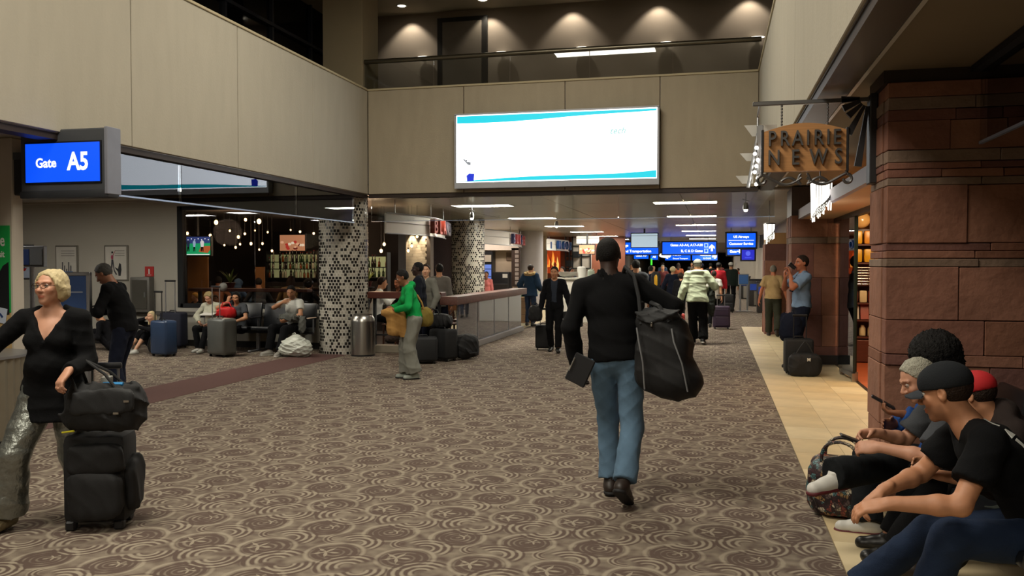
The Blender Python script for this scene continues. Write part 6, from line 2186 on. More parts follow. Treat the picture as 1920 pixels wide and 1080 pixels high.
# patterned tote beside the crossed legs
t = thing('patterned_tote', 'fabric tote bag printed with colourful blots and swirls beside the white sneakers', 'bag', (.80, 5.78, 0), R(-15))
def ptm():
    q = NT('colourful_print')
    co = q.coord()
    v = q.n('ShaderNodeTexVoronoi', i_Scale=36.0)
    v.inputs['Randomness'].default_value = 1.0
    q.l(co, v.inputs['Vector'])
    cr_ = q.n('ShaderNodeValToRGB')
    cr_.color_ramp.interpolation = 'CONSTANT'
    cols = ['2a1418', '9a8c74', '1c1416', '7a3a30', '4a7074', 'b9ae98', '3a2026', '8a6a40', '241418', '5a4a48']
    while len(cr_.color_ramp.elements) < len(cols):
        cr_.color_ramp.elements.new(.5)
    for i, c in enumerate(cols):
        cr_.color_ramp.elements[i].position = i / len(cols)
        cr_.color_ramp.elements[i].color = (*hexc(c), 1)
    sp = q.n('ShaderNodeSeparateColor')
    q.l(v.outputs['Color'], sp.inputs[0])
    q.l(sp.outputs[0], cr_.inputs[0])
    v2 = q.n('ShaderNodeTexVoronoi', i_Scale=48.0, feature='DISTANCE_TO_EDGE')
    q.l(co, v2.inputs['Vector'])
    e = q.math('LESS_THAN', v2.outputs[0], .07)
    q.l(q.mix(e, cr_.outputs[0], hexc('160e10')), q.b.inputs['Base Color'])
    q.b.inputs['Roughness'].default_value = .5
    return q.m
MP = ptm()
soft('body', MP, t, (0, 0, .19), (.40, .26, .38), 4.5, .008, .010, None, 2)
soft('side_pocket', MP, t, (.0, -.13, .13), (.30, .08, .20), 4, .005, .010)
for y in (-.08, .08):
    MB().tube([(-.11 * math.cos(a), y, .36 + .13 * math.sin(a) ** .7) for a in [math.pi * i / 14 for i in range(15)]], .011, 8).build('handle', MP, t)
# seats on the right
tandem('tandem_seating', 'row of black seats along the stone pillar used by four travellers', (1.44, 4.50, 0), R(90), 5)
# ---------------------------------------------------------------- cloth and hair materials
def cloth(n, c, r=.9, **k):
    k.setdefault('bump', .25)
    return mat(n, c, r, var=k.pop('var', .14), scale=k.pop('scale', 14), bscale=220, spec=.2, **k)
C_blk, C_blk2, C_navy = cloth('black_knit', '08090c'), cloth('soft_black', '101014'), cloth('navy_wool', '151a2a')
C_jean, C_jeand = cloth('faded_denim', '5d7890', var=.3, scale=9), cloth('dark_denim', '1e2b42', var=.25, scale=9)
C_white, C_cream, C_grey = cloth('white_cotton', 'c9cac4'), cloth('cream_knit', 'b9b8a6'), cloth('charcoal_cotton', '43464b')
H_blk, H_brn, H_gry, H_bld = [mat(n, c, .7, var=.45, scale=60, spec=.3, bump=1.0, bscale=130) for n, c in (('black_hair', '0c0a0a'), ('brown_hair', '2a1c14'), ('grey_hair', '6f6c62'), ('blonde_hair', 'cdbd96'))]
S_blk, S_wht, S_brn = mat('black_leather', '121212', .4), mat('white_sneaker', 'c9c8c2', .5), mat('brown_leather', '2a211c', .5)
RUB = mat('dark_rubber', '1a1a1c', .7)
H_bld = mat('fine_blonde_hair', 'c8b78c', .6, var=.3, scale=40, bump=.35, bscale=70)
SILV = mat('crinkled_silver_cloth', '8d918c', .32, metal=.75, var=.45, scale=16, bump=1.0, bscale=28)
SIT = dict(pel=(0, 0, .51), kpl=(-.15, 1, .5), kpr=(.15, 1, .5), al=(-.11, .44, .09), ar=(.11, .46, .09))
def P_(base=None, **k):
    d = dict(base or {})
    d.update(k)
    return d
def W(x, y, z): return (x, y, z, 'w')

# 1 the man walking away with a duffel bag
r, J = person('person in a black sweater and faded jeans walking away with a big duffel bag', (-.66, 5.85, 0), -4, 1.80,
    P_(pel=(0, 0, .955), side=-6, lean=3, hp=8, hy=2, hr=-4, al=(-.05, .10, .10), ar=(.10, -.24, .17), fpr=32, kpl=(-.1, 1, 0), kpr=(.1, 1, 0), fyl=10, fyr=-8,
       wl=(-.26, -.02, .90), wr=(.34, .22, 1.13), epl=(-.5, -1, 0), epr=(1, -.3, -.3), cl=.55, cr=.7, pnl=(1, .3, 0), sw=.18),
    dict(h=.0075, skin=DARK, dark=1, hair='crop', hairmat=H_blk, top=C_blk, legs=C_jean, shoes=S_brn, sole=RUB, hem=-.03, tt=.020, lt=.018, hr=.062, topname='sweater', collar=1, nr=.060, colh=.03, flare=-.02, wr=.009, wf=10, lwr=.008, lwf=13))
J1 = J
def wpt(root, p):
    return Matrix.LocRotScale(root.location, root.rotation_euler, None) @ Vector(p)
bpy.context.view_layer.update()
t = thing('duffel_bag', 'large black duffel bag with grey piping hanging at the side of the walking man', 'bag', (-.33, 5.74, .74), R(-8))
Fd = np.stack([rot3('Y', 6) @ V3(1, 0, 0), V3(0, 1, 0), rot3('Y', 6) @ V3(0, 0, 1)])
def dz(V):
    V.ell((-.02, .0, .48), (.17, .12, .09), Fd, .05)
    V.ell((.07, .0, .12), (.20, .15, .14), Fd, .05)
soft('body', M_nyl, t, (.0, 0, .25), (.37, .28, .47), 3.4, .010, .010, Fd, 3, 12, dz)
for x0, x1, yy in ((-.15, -.09, -.165), (.08, .19, -.165)):
    MB().tube([(x0, yy + .035, .46), (x0 + .02, yy + .002, .38), ((x0 + x1) / 2 + .02, yy - .005, .24), (x1 + .0, yy + .01, .06)], .0055, 6).build('piping', M_zip, t)
MB().tube([(.06, -.10, .50), (-.02, -.05, .60), (-.09, .04, .62), (-.03, .10, .50)], .016, 8).build('strap', M_nyl2, t)
MB().tube([(-.13, -.08, .48), (-.16, -.03, .66), (-.20, .0, .80), (-.27, .04, .86), (-.32, .13, .78)], .014, 8).build('shoulder_strap', M_nyl2, t)
soft('folded_cloth', M_nyl2, t, (-.01, -.05, .53), (.30, .15, .11), 2.6, .018, .009, None, 4, 22)
MB().bb(-.06, -.045, -.135, -.12, .47, .50, .003).build('buckle', M_chrome, t)
t = thing('tablet_case', 'black tablet case held in the left hand of the walking man', 'case', (-.885, 5.72, .90), 0)
MB().box((0, 0, 0), (.15, .022, .20), roty(R(24)) @ rotz(R(-10)), .006).build('cover', M_black, t)
MB().box((-.055, -.012, .04), (.008, .006, .10), roty(R(24)) @ rotz(R(-10)), .002).build('clip', M_chrome, t)

# glasses, worn as part of the figure
def glasses(root, J):
    S = J['S']
    c, F = J['head'], J['RH'].T
    B = MB()
    for sx in (-1, 1):
        p = c + (F[0] * sx * .033 + F[1] * .104 + F[2] * .010) * S
        B.tube([tuple(p + (F[0] * .024 * math.cos(a) + F[2] * .017 * math.sin(a)) * S) for a in [2 * math.pi * i / 16 for i in range(16)]], .0016, 6, True)
        q0 = c + (F[0] * sx * .058 + F[1] * .100 + F[2] * .014) * S
        q1 = c + (F[0] * sx * .079 + F[1] * .0 + F[2] * .014) * S
        B.tube([tuple(q0), tuple(q1)], .0016, 6)
    a = c + (F[0] * -.009 + F[1] * .106 + F[2] * .012) * S
    b = c + (F[0] * .009 + F[1] * .106 + F[2] * .012) * S
    B.tube([tuple(a), tuple(b)], .0016, 6)
    B.build('glasses', mat('dark_wire', '3a3330', .3, metal=.6), root)

# 2 the blonde woman pulling a case
r, J = person('blonde person in glasses, black V-neck top and crinkled silver trousers pulling a roller bag', (-3.96, 4.44, 0), 200, 1.60,
    P_(pel=(0, 0, .93), lean=2, hp=-4, hy=-18, hr=2, wl=W(-3.70, 4.26, .99), wr=W(-4.36, 4.08, .93), al=W(-3.96, 4.72, .12), ar=W(-4.20, 4.30, .10), fyr=-12, fpl=18, epl=(-.15, -1, -.1), epr=(.6, -1, 0), cl=.8, hdl=(.3, .5, -.6), pnl=(0, .2, -1), sw=.172),
    dict(h=.007, fem=1, fat=.7, skin=('rosy', 'c9957a'), hair='fluffy', hairmat=H_bld, brow=(.6, .45, .35), top=C_blk, legs=SILV, shoes=mat('shaggy_beige', '8f8263', .95, var=.4, scale=40, bump=1, bscale=60), hem=-.20, vneck=.19, tt=.020, flare=.07, lt=.042, hr=.095, lwr=.008, lwf=13, topname='top', fatf=.004, iris='3a4a5a', shoebig=1.1, nr=.07))
glasses(r, J)
# 3 the man in black reading
person('person with grey-black hair all in black, head bent over something in the hands', (-6.50, 8.35, 0), 104, 1.67,
    P_(lean=6, bend=14, hp=36, wl=(-.06, .33, 1.13), wr=(.08, .34, 1.13), epl=(-1, -.4, -.6), epr=(1, -.4, -.6), al=(-.09, -.02, .09), ar=(.10, .10, .09)),
    dict(h=.009, skin=BROWN, hair='short', hairmat=H_gry if False else mat('salt_hair', '33302c', .6, var=.7, scale=60, bump=1.0, bscale=150), top=C_blk, legs=C_navy, shoes=S_blk, hem=-.06, fat=.4, tt=.020, topname='jacket', collar=1, lt=.02))
t = thing('phone', 'dark phone in the hands of the man all in black', 'phone', (-6.86, 8.28, 1.14), R(14))
MB().box((0, 0, 0), (.15, .08, .012), roty(R(-14)), .004).build('body', M_black, t)
# 4 girl on the floor
person('long-haired blonde person sitting on the carpet against a navy suitcase', (-10.05, 13.75, 0), 150, 1.46,
    P_(pel=(0, 0, .11), lean=-4, bend=14, hp=6, hy=30, al=(-.16, .52, .08), ar=(.20, .50, .08), kpl=(-.1, .4, 1), kpr=(.1, .4, 1), wl=(-.16, .44, .58), wr=(.10, .16, .74), epr=(1, .2, -.6), epl=(-1, -.2, -.4), cr=.8),
    dict(h=.011, fem=1, skin=PALE, hair='long', hairmat=H_bld, top=C_blk2, legs=C_blk2, shoes=S_wht, lhem=.38, topname='top', hem=-.02))
t = thing('magazine', 'black and white magazine held up by the person on the carpet', 'magazine', (-10.32, 13.38, .60), R(30))
MB().box((0, 0, 0), (.22, .012, .16), roty(R(-35)), .002).build('cover', M_black, t)
MB().box((0, -.009, 0), (.10, .006, .13), roty(R(-35)), .001).build('page', M_white, t)
person('person in black lying low on the carpet behind the man in black', (-11.0, 13.8, 0), 100, 1.60,
    P_(pel=(0, 0, .12), lean=10, bend=20, hp=20, al=(-.12, .60, .08), ar=(.12, .66, .08), kpl=(-.1, .2, 1), kpr=(.1, .2, 1), wl=(-.14, .4, .35), wr=(.14, .4, .35)),
    dict(h=.016, skin=TAN_, hair='bob', hairmat=H_brn, top=C_blk2, legs=C_blk2, shoes=S_wht, fem=1))
# 5-7 seated travellers along the wall
person('older person with short blond hair in a cream sweater reading on the black seats', (-9.12, 14.16, 0), 178, 1.50,
    P_(SIT, lean=-3, bend=14, hp=32, hy=8, wl=(-.14, .28, .62), wr=(.16, .26, .64), epl=(-1, -.3, -.3), epr=(1, -.3, -.3), al=(-.10, .56, .09), ar=(.06, .44, .09)),
    dict(h=.010, fem=1, fat=.3, skin=('rosy', 'c9957a'), hair='bob', hairmat=mat('dull_blond_hair', '8f7c52', .7, var=.4, scale=60), top=C_cream, legs=C_blk, shoes=S_wht, topname='sweater', collar=1, hem=-.02, tt=.02))
t = thing('magazine', 'white paper on the lap of the older blond person', 'paper', (-9.06, 13.92, .70), R(10))
MB().box((0, 0, 0), (.26, .20, .012), rotx(R(10)), .002).build('sheets', M_white, t)
person('dark-haired person in a grey T-shirt leaning on one hand on the black seats', (-8.56, 14.16, 0), 172, 1.50,
    P_(SIT, lean=-2, bend=14, hp=18, hy=24, wl=(-.10, .30, .66), wr=(.15, .19, 1.08), epr=(1, .5, -.6), epl=(-1, -.2, -.3), al=(-.12, .40, .09), ar=(.10, .48, .09), cr=.8, hdr=(-.3, 0, 1), pnr=(0, -1, 0)),
    dict(h=.010, fem=1, skin=TAN_, hair='long', hairmat=H_blk, top=C_grey, sleeve='short', legs=C_blk, shoes=S_blk, hem=-.02, nr=.075))
t = thing('handbag', 'bright red handbag on the lap of the person in the grey T-shirt', 'bag', (-8.70, 13.94, .645), R(10))
soft('body', mat('bright_red_leather', 'c41a1e', .4), t, (0, 0, .09), (.38, .17, .22), 2.6, .012, .010)
MB().tube([(-.1, 0, .18), (-.06, 0, .27), (.06, 0, .27), (.1, 0, .18)], .01, 6).build('handle', mat('bright_red_leather', 'c41a1e', .4), t)
t = thing('fleece_cap', 'grey fluffy cap held up beside the face of the seated dark-haired person', 'cap', (-8.78, 13.98, 1.20))
MB().ball((0, 0, 0), (.075, .07, .08), 14, 10).build('cap_body', mat('grey_fleece', '6f6e6a', .95, bump=1, bscale=60), t)
person('bearded person in a white T-shirt sitting with one hand on the chest', (-7.46, 14.16, 0), 168, 1.66,
    P_(SIT, lean=-8, bend=16, hp=24, hy=24, wl=(-.10, .30, .66), wr=(.02, .27, .99), epl=(-1, -.2, -.3), epr=(1, .1, -.5), al=(-.16, .60, .09), ar=(.13, .56, .09), fyl=14, fyr=-20, hdr=(-.9, .2, .2), pnr=(0, -1, 0), cl=.7),
    dict(h=.010, skin=TAN_, hair='short', hairmat=H_blk, beard=.75, brow=(.2, .15, .12), top=C_white, sleeve='short', legs=C_blk, shoes=mat('grey_sneaker', '9a9890', .6), sole=S_wht, fat=.3, hem=-.02, lt=.028))
t = thing('folded_jacket', 'grey jacket bunched on the lap of the bearded person in white', 'jacket', (-7.40, 13.92, .60))
soft('body', cloth('grey_fleece_cloth', '5f605c'), t, (0, 0, .06), (.40, .26, .15), 2.6, .02, .010, None, 3, 20)
soft('sleeve', cloth('grey_fleece_cloth', '5f605c'), t, (.22, .02, -.06), (.14, .14, .34), 2.6, .014, .010, None, 5, 20)
# people in the bar
def patron(label, x, y, rz, h_, topc, hairm, sk=BROWN, hair_='short', sit=True, fem=0, **kw):
    base = P_(SIT, pel=(0, 0, kw.pop('pz', .62)), lean=6, bend=8, hp=kw.pop('hp', 10), hy=kw.pop('hy', 0), wl=(-.16, .40, .95), wr=(.16, .38, .98), al=(-.11, .30, .12), ar=(.11, .30, .12)) if sit else P_(hy=kw.pop('hy', 0), hp=kw.pop('hp', 0), **kw.pop('pose', {}))
    return person(label, (x, y, 0), rz, h_, base, dict(h=.019, skin=sk, hair=hair_, hairmat=hairm, top=topc, legs=C_blk, shoes=S_blk, fem=fem, **kw))
def stool(x, y, lab):
    t = thing('bar_stool', lab, 'stool', (x, y, 0), 0, 'bar stools')
    MB().lathe([(.0, .50), (.18, .50), (.18, .54), (.0, .55)], 20, cap=False).build('seat', M_blackm, t)
    MB().lathe([(.2, 0), (.2, .02), (.03, .03), (.03, .50)], 16).build('pedestal', M_blackm, t)
C_peach, C_bl, C_tan = cloth('peach_cotton', '9a6a50'), cloth('dusty_blue', '4a6484'), cloth('tan_cotton', '8f7650')
for (lb, x, y, rz, hh, tc, hm, sk, hs, fe) in (
    ('blond person with tied hair bending low just behind the bar window', -10.45, 15.75, 160, 1.28, C_blk2, mat('golden_hair', 'c99a3a', .7, var=.4, scale=60), PALE, 'bun', 1),
    ('person in a blue top beside the blond person behind the bar window', -10.05, 15.75, 200, 1.22, C_bl, H_brn, TAN_, 'short', 0),
    ('person in a peach shirt with back turned inside the bar', -11.05, 17.3, 10, 1.66, C_peach, H_blk, BROWN, 'short', 0),
    ('person in a pale blue hooded top inside the bar', -10.70, 17.5, -10, 1.58, C_bl, C_bl, BROWN, 'hood', 0),
    ('person in a dark shirt sitting right of the potted plant in the bar', -9.95, 17.3, 40, 1.62, C_grey, H_blk, TAN_, 'short', 0),
    ('long-haired person in a tan top with back turned at the bar counter', -9.0, 16.9, 15, 1.70, C_tan, H_brn, TAN_, 'long', 1),
    ('person with dark bushy hair in the bar just left of the mosaic column', -8.50, 16.6, -20, 1.62, C_blk2, H_blk, BROWN, 'curly', 1)):
    patron(lb, x, y, rz, hh, tc, hm, sk, hs, fem=fe)
    if hs != 'bun':
        stool(x, y, 'black stool under the ' + ' '.join(lb.split(' inside')[0].split(' sitting')[0].split(' with back')[0].split(' in the bar')[0].split()[:11]))
patron('person in a white top sitting on the terrace just right of the front column', -6.62, 15.95, -60, 1.72, C_white, H_brn, TAN_, 'short', pz=.60)
patron('person with long dark hair sitting on the terrace behind the green plant', -6.55, 17.3, 160, 1.65, C_blk2, H_blk, BROWN, 'long', fem=1)
patron('person facing the camera low behind the terrace rail', -5.75, 16.8, 185, 1.60, C_blk2, H_brn, PALE, 'short', pz=.50)
patron('person in a pink top behind the glass rail at the food stall', -6.45, 23.9, 175, 1.40, cloth('pink_cotton', 'c4706c'), H_blk, BROWN, 'short', sit=False, fem=1)
# 8 green hoodie
r, J = person('person in a bright green hooded top with a tan jacket over the arm', (-4.13, 11.35, 0), 116, 1.56,
    P_(lean=4, bend=10, hp=26, hy=-6, wl=(-.14, .30, 1.10), wr=(.10, .34, 1.12), epl=(-1, -.6, -.5), epr=(1, -.4, -.5), al=(-.08, .0, .09), ar=(.09, .10, .09), cl=.8),
    dict(h=.009, fem=1, skin=BROWN, dark=1, hair='short', hairmat=H_blk, top=cloth('kelly_green', '12964a'), topname='hoodie', hoodback=1, legs=cloth('light_grey_twill', '7f8078'), shoes=mat('pale_sneaker', '9aa39a', .5), sole=S_blk, hem=-.04, lt=.045, hr=.085, tt=.018, lwr=.010, lwf=14))
t = thing('tan_jacket', 'tan jacket hanging over the arm of the person in green', 'jacket', (-4.34, 11.20, .48), R(20))
tanc = cloth('camel_canvas', 'a9814a', var=.25)
def tj(V):
    V.ell((-.06, -.02, .46), (.15, .08, .07), None, .05)
    V.cone((.09, -.03, .42), (.13, -.02, .08), .055, .065, .04)
    V.cone((-.05, .0, .42), (-.03, .0, .20), .07, .09, .04)
soft('body', tanc, t, (.02, 0, .34), (.22, .14, .22), 2.6, .010, .008, None, 3, 13, tj)
soft('sleeve', tanc, t, (.17, -.02, .16), (.08, .08, .34), 3, .006, .009)
soft('fur_lining', mat('dark_fur', '2a1c16', .95, var=.6, bump=1, bscale=60), t, (-.05, -.01, .10), (.20, .13, .10), 2.4, .008, .009, None, 6, 30)
t = thing('shoulder_bag', 'olive yellow shoulder bag on the back of the person in green', 'bag', (-3.99, 11.46, .72), R(25))
soft('body', cloth('olive_canvas_bag', '7a6a34'), t, (0, 0, .15), (.22, .15, .28), 3, .008, .009)
MB().tube([(-.03, -.05, .26), (-.06, -.07, .36), (-.12, -.06, .46), (-.19, .0, .50), (-.24, .05, .44)], .013, 6).build('strap', tanc, t)
# 9-11 the men behind
person('bald person in a dark navy suit jacket standing behind the green hood', (-4.76, 13.35, 0), 100, 1.65,
    P_(hy=14, hp=4, wl=(-.2, .16, .98), wr=(.2, .16, .98), al=(-.1, .1, .09), ar=(.1, -.02, .09)),
    dict(h=.010, skin=DARK, dark=1, hair='crop', hairmat=H_blk, top=cloth('dark_suit', '161a24'), topname='jacket', open=.045, inner=C_white, legs=C_navy, shoes=mat('grey_sneaker', '9a9890', .6), hem=-.14, collar=1, tt=.024))
person('person in a light grey blazer over a white shirt, one hand in the pocket', (-4.88, 14.05, 0), 158, 1.61,
    P_(hy=36, wl=(-.24, .10, .92), wr=(.25, .10, .98), epl=(-1, -.5, 0), epr=(1, -.8, 0), cl=.8, al=(-.1, .06, .09), ar=(.1, 0, .09)),
    dict(h=.010, skin=PALE, hair='short', hairmat=H_brn, top=cloth('light_grey_wool', '77776f'), topname='blazer', open=.05, inner=C_white, legs=C_navy, shoes=S_blk, hem=-.14, tt=.022, lt=.018))
person('person with back turned in a pale grey shirt beside the blazer', (-5.10, 15.45, 0), 10, 1.62, P_(hy=20),
    dict(h=.013, skin=TAN_, hair='short', hairmat=H_blk, top=cloth('stone_grey_cotton', '6e6a64'), legs=C_navy, shoes=S_blk, hem=-.08, tt=.018))
# 12 blue parka
r, J = person('person in a blue parka with a tan fur collar at the food counter', (-4.68, 21.7, 0), -12, 1.61,
    P_(lean=4, hy=-10, wl=(-.34, .20, 1.02), wr=(.24, .18, 1.05), al=(-.12, .06, .09), ar=(.12, -.08, .09)),
    dict(h=.013, skin=PALE, hair='short', hairmat=H_brn, top=cloth('petrol_blue_nylon', '213750'), topname='parka', legs=C_jeand, shoes=S_blk, hem=-.10, tt=.045, flare=.03))
V = Vol(J['neck'] - .25, J['neck'] + .25, .011)
for i in range(14):
    a = math.pi * 2 * i / 14
    V.ell(J['neck'] + V3(.125 * math.cos(a), -.03 + .10 * math.sin(a), .01 + .02 * math.sin(a)), (.05, .05, .045), None, .03)
V.wrinkle(.012, 60, 2)
V.build('fur_collar', mat('tan_fur', 'a98f62', .95, var=.5, scale=40, bump=1, bscale=80), r)
# 13 dark suit walking towards the camera
person('person in a black suit and grey shirt walking towards the camera with cases', (-2.86, 15.4, 0), 184, 1.57,
    P_(hy=-6, hp=6, wl=(-.34, .05, .86), wr=(.30, .02, .84), al=(-.10, .22, .09), ar=(.08, -.12, .12), fpr=16, epl=(-1, -.6, 0)),
    dict(h=.010, skin=TAN_, hair='short', hairmat=H_blk, top=cloth('black_suit', '0e0f14'), topname='jacket', open=.06, inner=cloth('slate_shirt', '2f3540'), legs=C_blk, shoes=S_blk, hem=-.16, tt=.024, lt=.02, brow=(.2, .15, .12)))
t = thing('briefcase', 'dark briefcase hanging from the hand of the person in the black suit', 'bag', (-2.52, 15.42, .44), R(4))
MB().box((0, 0, .17), (.36, .13, .28), None, .03).build('body', M_nyl, t)
MB().tube([(-.07, 0, .31), (-.05, 0, .36), (.05, 0, .36), (.07, 0, .31)], .010, 8).build('handle', M_nyl2, t)
t = thing('shoulder_bag', 'black bag hanging at the left hip of the person in the black suit', 'bag', (-3.22, 15.38, .56), R(4))
soft('body', M_nyl, t, (0, 0, .15), (.26, .16, .30), 3.5, .008, .010)
MB().tube([(-.05, 0, .30), (0, 0, .36), (.06, 0, .30)], .010, 6).build('handle', M_nyl2, t)
# two at the food counter
patron('person behind the white food counter turned towards a friend', -4.38, 24.9, 130, 1.53, C_blk2, H_brn, ('rosy', 'c9957a'), 'short', sit=False, hy=20)
patron('person with black hair behind the white food counter', -4.12, 24.9, 230, 1.50, C_grey, H_blk, BROWN, 'short', sit=False)
# crowd down the corridor
person('person in a pale green jacket and grey cap pulling a red suitcase', (-.34, 17.55, 0), -2, 1.72,
    P_(lean=7, hp=10, wl=(-.36, -.02, .84), wr=(.22, .26, 1.08), epr=(1, -.8, 0), epl=(-1, -.5, 0), al=(-.08, .16, .09), ar=(.13, -.10, .12), fpr=12),
    dict(h=.011, skin=TAN_, hair='cap', hatmat=cloth('grey_knit', '8a8c80'), hairmat=H_gry, brim=-4, top=cloth('pale_green_nylon', 'b4bfa4', wr=0) if False else cloth('pale_green_nylon', 'b4bfa4'), topname='jacket', hoodback=1, legs=C_blk, shoes=S_blk, sole=S_wht, hem=-.09, tt=.045, flare=.05, lt=.035, hr=.07, fat=.4, wr=.014, wf=11))
t = thing('coat', 'dark grey coat draped over the right arm of the person in the pale green jacket', 'coat', (-.06, 17.62, .62))
soft('body', cloth('dark_grey_coat', '2f332f'), t, (0, 0, .24), (.16, .30, .54), 2.6, .016, .011, None, 2, 16)
def walker(label, x, y, rz, h_, topc, hairm, hair_='short', sk=TAN_, legs=C_blk, ph=1, **kw):
    pz = dict(al=(-.09, .20 * ph, .09), ar=(.09, -.20 * ph, .12), fpr=14 if ph > 0 else 0, hp=kw.pop('hp', 2), hy=kw.pop('hy', 0))
    for q in ('wl', 'wr', 'epl', 'epr', 'lean', 'cl', 'cr'):
        if q in kw:
            pz[q] = kw.pop(q)
    kw.setdefault('h', .018)
    return person(label, (x, y, 0), rz, h_, P_(None, **pz), dict(skin=sk, hair=hair_, hairmat=hairm, top=topc, legs=legs, shoes=S_blk, **kw))
walker('person in a white T-shirt pulling a purple suitcase', -.02, 22.5, -4, 1.45, C_white, H_brn, ph=-1, sleeve='short', h=.013, wr=(.26, -.12, .84), lean=4, tt=.022, hem=-.08)
walker('person in a dark jacket with a black and yellow backpack', -1.78, 24.6, -20, 1.56, C_navy, H_blk, legs=C_jeand, h=.014, tt=.03, hem=-.08)
t = thing('backpack', 'black and yellow backpack on the person in the dark jacket', 'backpack', (-1.62, 24.42, .95), R(-30))
soft('body', M_nyl, t, (0, 0, .22), (.30, .20, .46), 3, .006, .012)
soft('yellow_panel', mat('yellow_nylon', 'c99a1e', .5), t, (.06, -.085, .2), (.10, .08, .34), 3, .003, .011)
walker('blond person in a long dark coat walking with one arm out', -1.20, 25.5, -14, 1.54, C_navy, H_bld, 'bob', legs=C_jeand, tt=.035, hem=-.16, flare=.03, wl=(-.40, -.05, .86), fem=1)
walker('person with curly brown hair in a dark coat beside the blond person', -.92, 24.2, 0, 1.37, C_blk2, H_brn, 'curly', tt=.03, hem=-.12, fem=1)
walker('person in a grey jacket half hidden behind the walking man', -1.5, 16.8, 10, 1.70, C_grey, H_blk, h=.013, tt=.03)
walker('person in a red shirt and black vest with a dark cap', .12, 27.5, -2, 1.66, cloth('scarlet_cotton', 'b02430'), H_blk, 'cap', hatmat=H_blk, tt=.02)
walker('person in a red top with a blue cap left of the white T-shirt', -.42, 28.5, 0, 1.64, cloth('scarlet_cotton', 'b02430'), H_blk, 'cap', hatmat=C_navy, tt=.02)
walker('person in a dark green jacket and white cap pulling a black case', .55, 30.5, -6, 1.68, cloth('bottle_green', '1c2622'), H_gry, 'cap', hatmat=C_white, tt=.03)
suitcase('black suitcase behind the person in the white cap', (.42, 29.2, 0), 0, .42, .28, .58, M_nyl, .3)
for i, (x, y, rz, hh, tc, hm, hs, lb) in enumerate((
    (-2.9, 33, 176, 1.56, C_grey, H_brn, 'short', 'person in a grey top walking towards the camera at the left of the crowd'),
    (-2.35, 34, 182, 1.54, C_blk2, H_gry, 'balding', 'balding person in dark clothes walking towards the camera'),
    (-1.9, 32.5, 178, 1.58, cloth('wine_red', '5a2a2a'), H_gry, 'short', 'person in a wine red top walking towards the camera'),
    (-3.4, 36, 176, 1.62, C_navy, H_blk, 'short', 'person in navy at the far left edge of the crowd'),
    (-1.55, 38, 0, 1.66, cloth('rust_cotton', '8a4a30'), H_brn, 'long', 'long-haired person in a rust coloured top in the middle of the crowd'),
    (-.9, 41, 180, 1.66, C_tan, H_brn, 'short', 'person in a tan top far down the corridor'),
    (-.2, 44, 0, 1.66, C_blk2, H_blk, 'short', 'person in black far down the corridor'),
    (-2.7, 46, 0, 1.7, C_bl, H_brn, 'short', 'person in dusty blue far down the corridor'),
    (-3.9, 44, 180, 1.68, C_white, H_gry, 'short', 'person in a white top far down the corridor'),
    (.3, 48, 180, 1.66, cloth('wine_red', '5a2a2a'), H_blk, 'short', 'person in wine red behind the red tops'),
    (1.2, 46, 90, 1.40, cloth('coral_cotton', 'c45a4a'), H_brn, 'short', 'small person in a coral top near the far bins'),
    (-4.6, 50, 0, 1.7, C_blk2, H_brn, 'bob', 'person in black beside the green light strip'),
    (-1.4, 54, 180, 1.7, C_grey, H_gry, 'short', 'person in grey under the far blue signs'))):
    walker(lb, x, y, rz, hh, tc, hm, hs, h=.026, ph=1 if i % 2 else -1, tt=.02)
# 25-26 on the right
person('stout person in a tan shirt and dark green trousers walking away', (1.27, 19.75, 0), -4, 1.59,
    P_(wl=(-.34, .02, .86), wr=(.34, .06, .86), al=(-.10, .18, .09), ar=(.10, -.22, .15), fpr=24, epl=(-1, -.6, 0), epr=(1, -.6, 0)),
    dict(h=.011, skin=('ruddy', 'b8704e'), hair='crop', hairmat=H_gry, top=cloth('khaki_shirt', 'b3976a'), sleeve='short', short_f=.7, legs=cloth('moss_trousers', '34352a'), shoes=S_brn, fat=1.0, hem=-.02, collar=1, tt=.028, lt=.03, sw=.185))
r, J = person('officer in a light blue short-sleeved shirt drinking from a dark cup', (1.30, 13.75, 0), 102, 1.75,
    P_(lean=-2, hp=2, hy=10, wl=(-.07, .19, 1.45), wr=(.06, .23, 1.40), epl=(-.8, .3, -1), epr=(.8, .5, -1), al=(-.10, .02, .09), ar=(.10, .08, .09), cl=.8, cr=.7, hdl=(.2, .2, 1), hdr=(-.2, .2, 1), pnl=(.3, 1, 0), pnr=(-.2, -1, 0)),
    dict(h=.009, skin=('ruddy', 'b8704e'), hair='short', hairmat=H_brn, top=cloth('pale_blue_shirt', '7f97b4'), sleeve='short', short_f=.75, legs=C_navy, shoes=S_blk, collar=1, hem=0.0, tt=.020, lt=.026, hr=.06))
cp = wpt(r, J['head'] + (J['RH'] @ V3(.0, .155, -.035)) * J['S'])
t = thing('cup', 'dark drinking cup held at the mouth of the officer', 'cup', tuple(cp))
MB().lathe([(.026, -.06), (.036, .05), (.036, .055), (.0, .055)], 16, M=roty(R(-50))).build('cup_body', M_black, t)
t = thing('coat', 'dark navy coat hanging from the pilot case handle', 'coat', (1.10, 13.18, .46))
soft('body', C_navy, t, (0, 0, .22), (.32, .20, .44), 3, .012, .011, None, 2, 14)
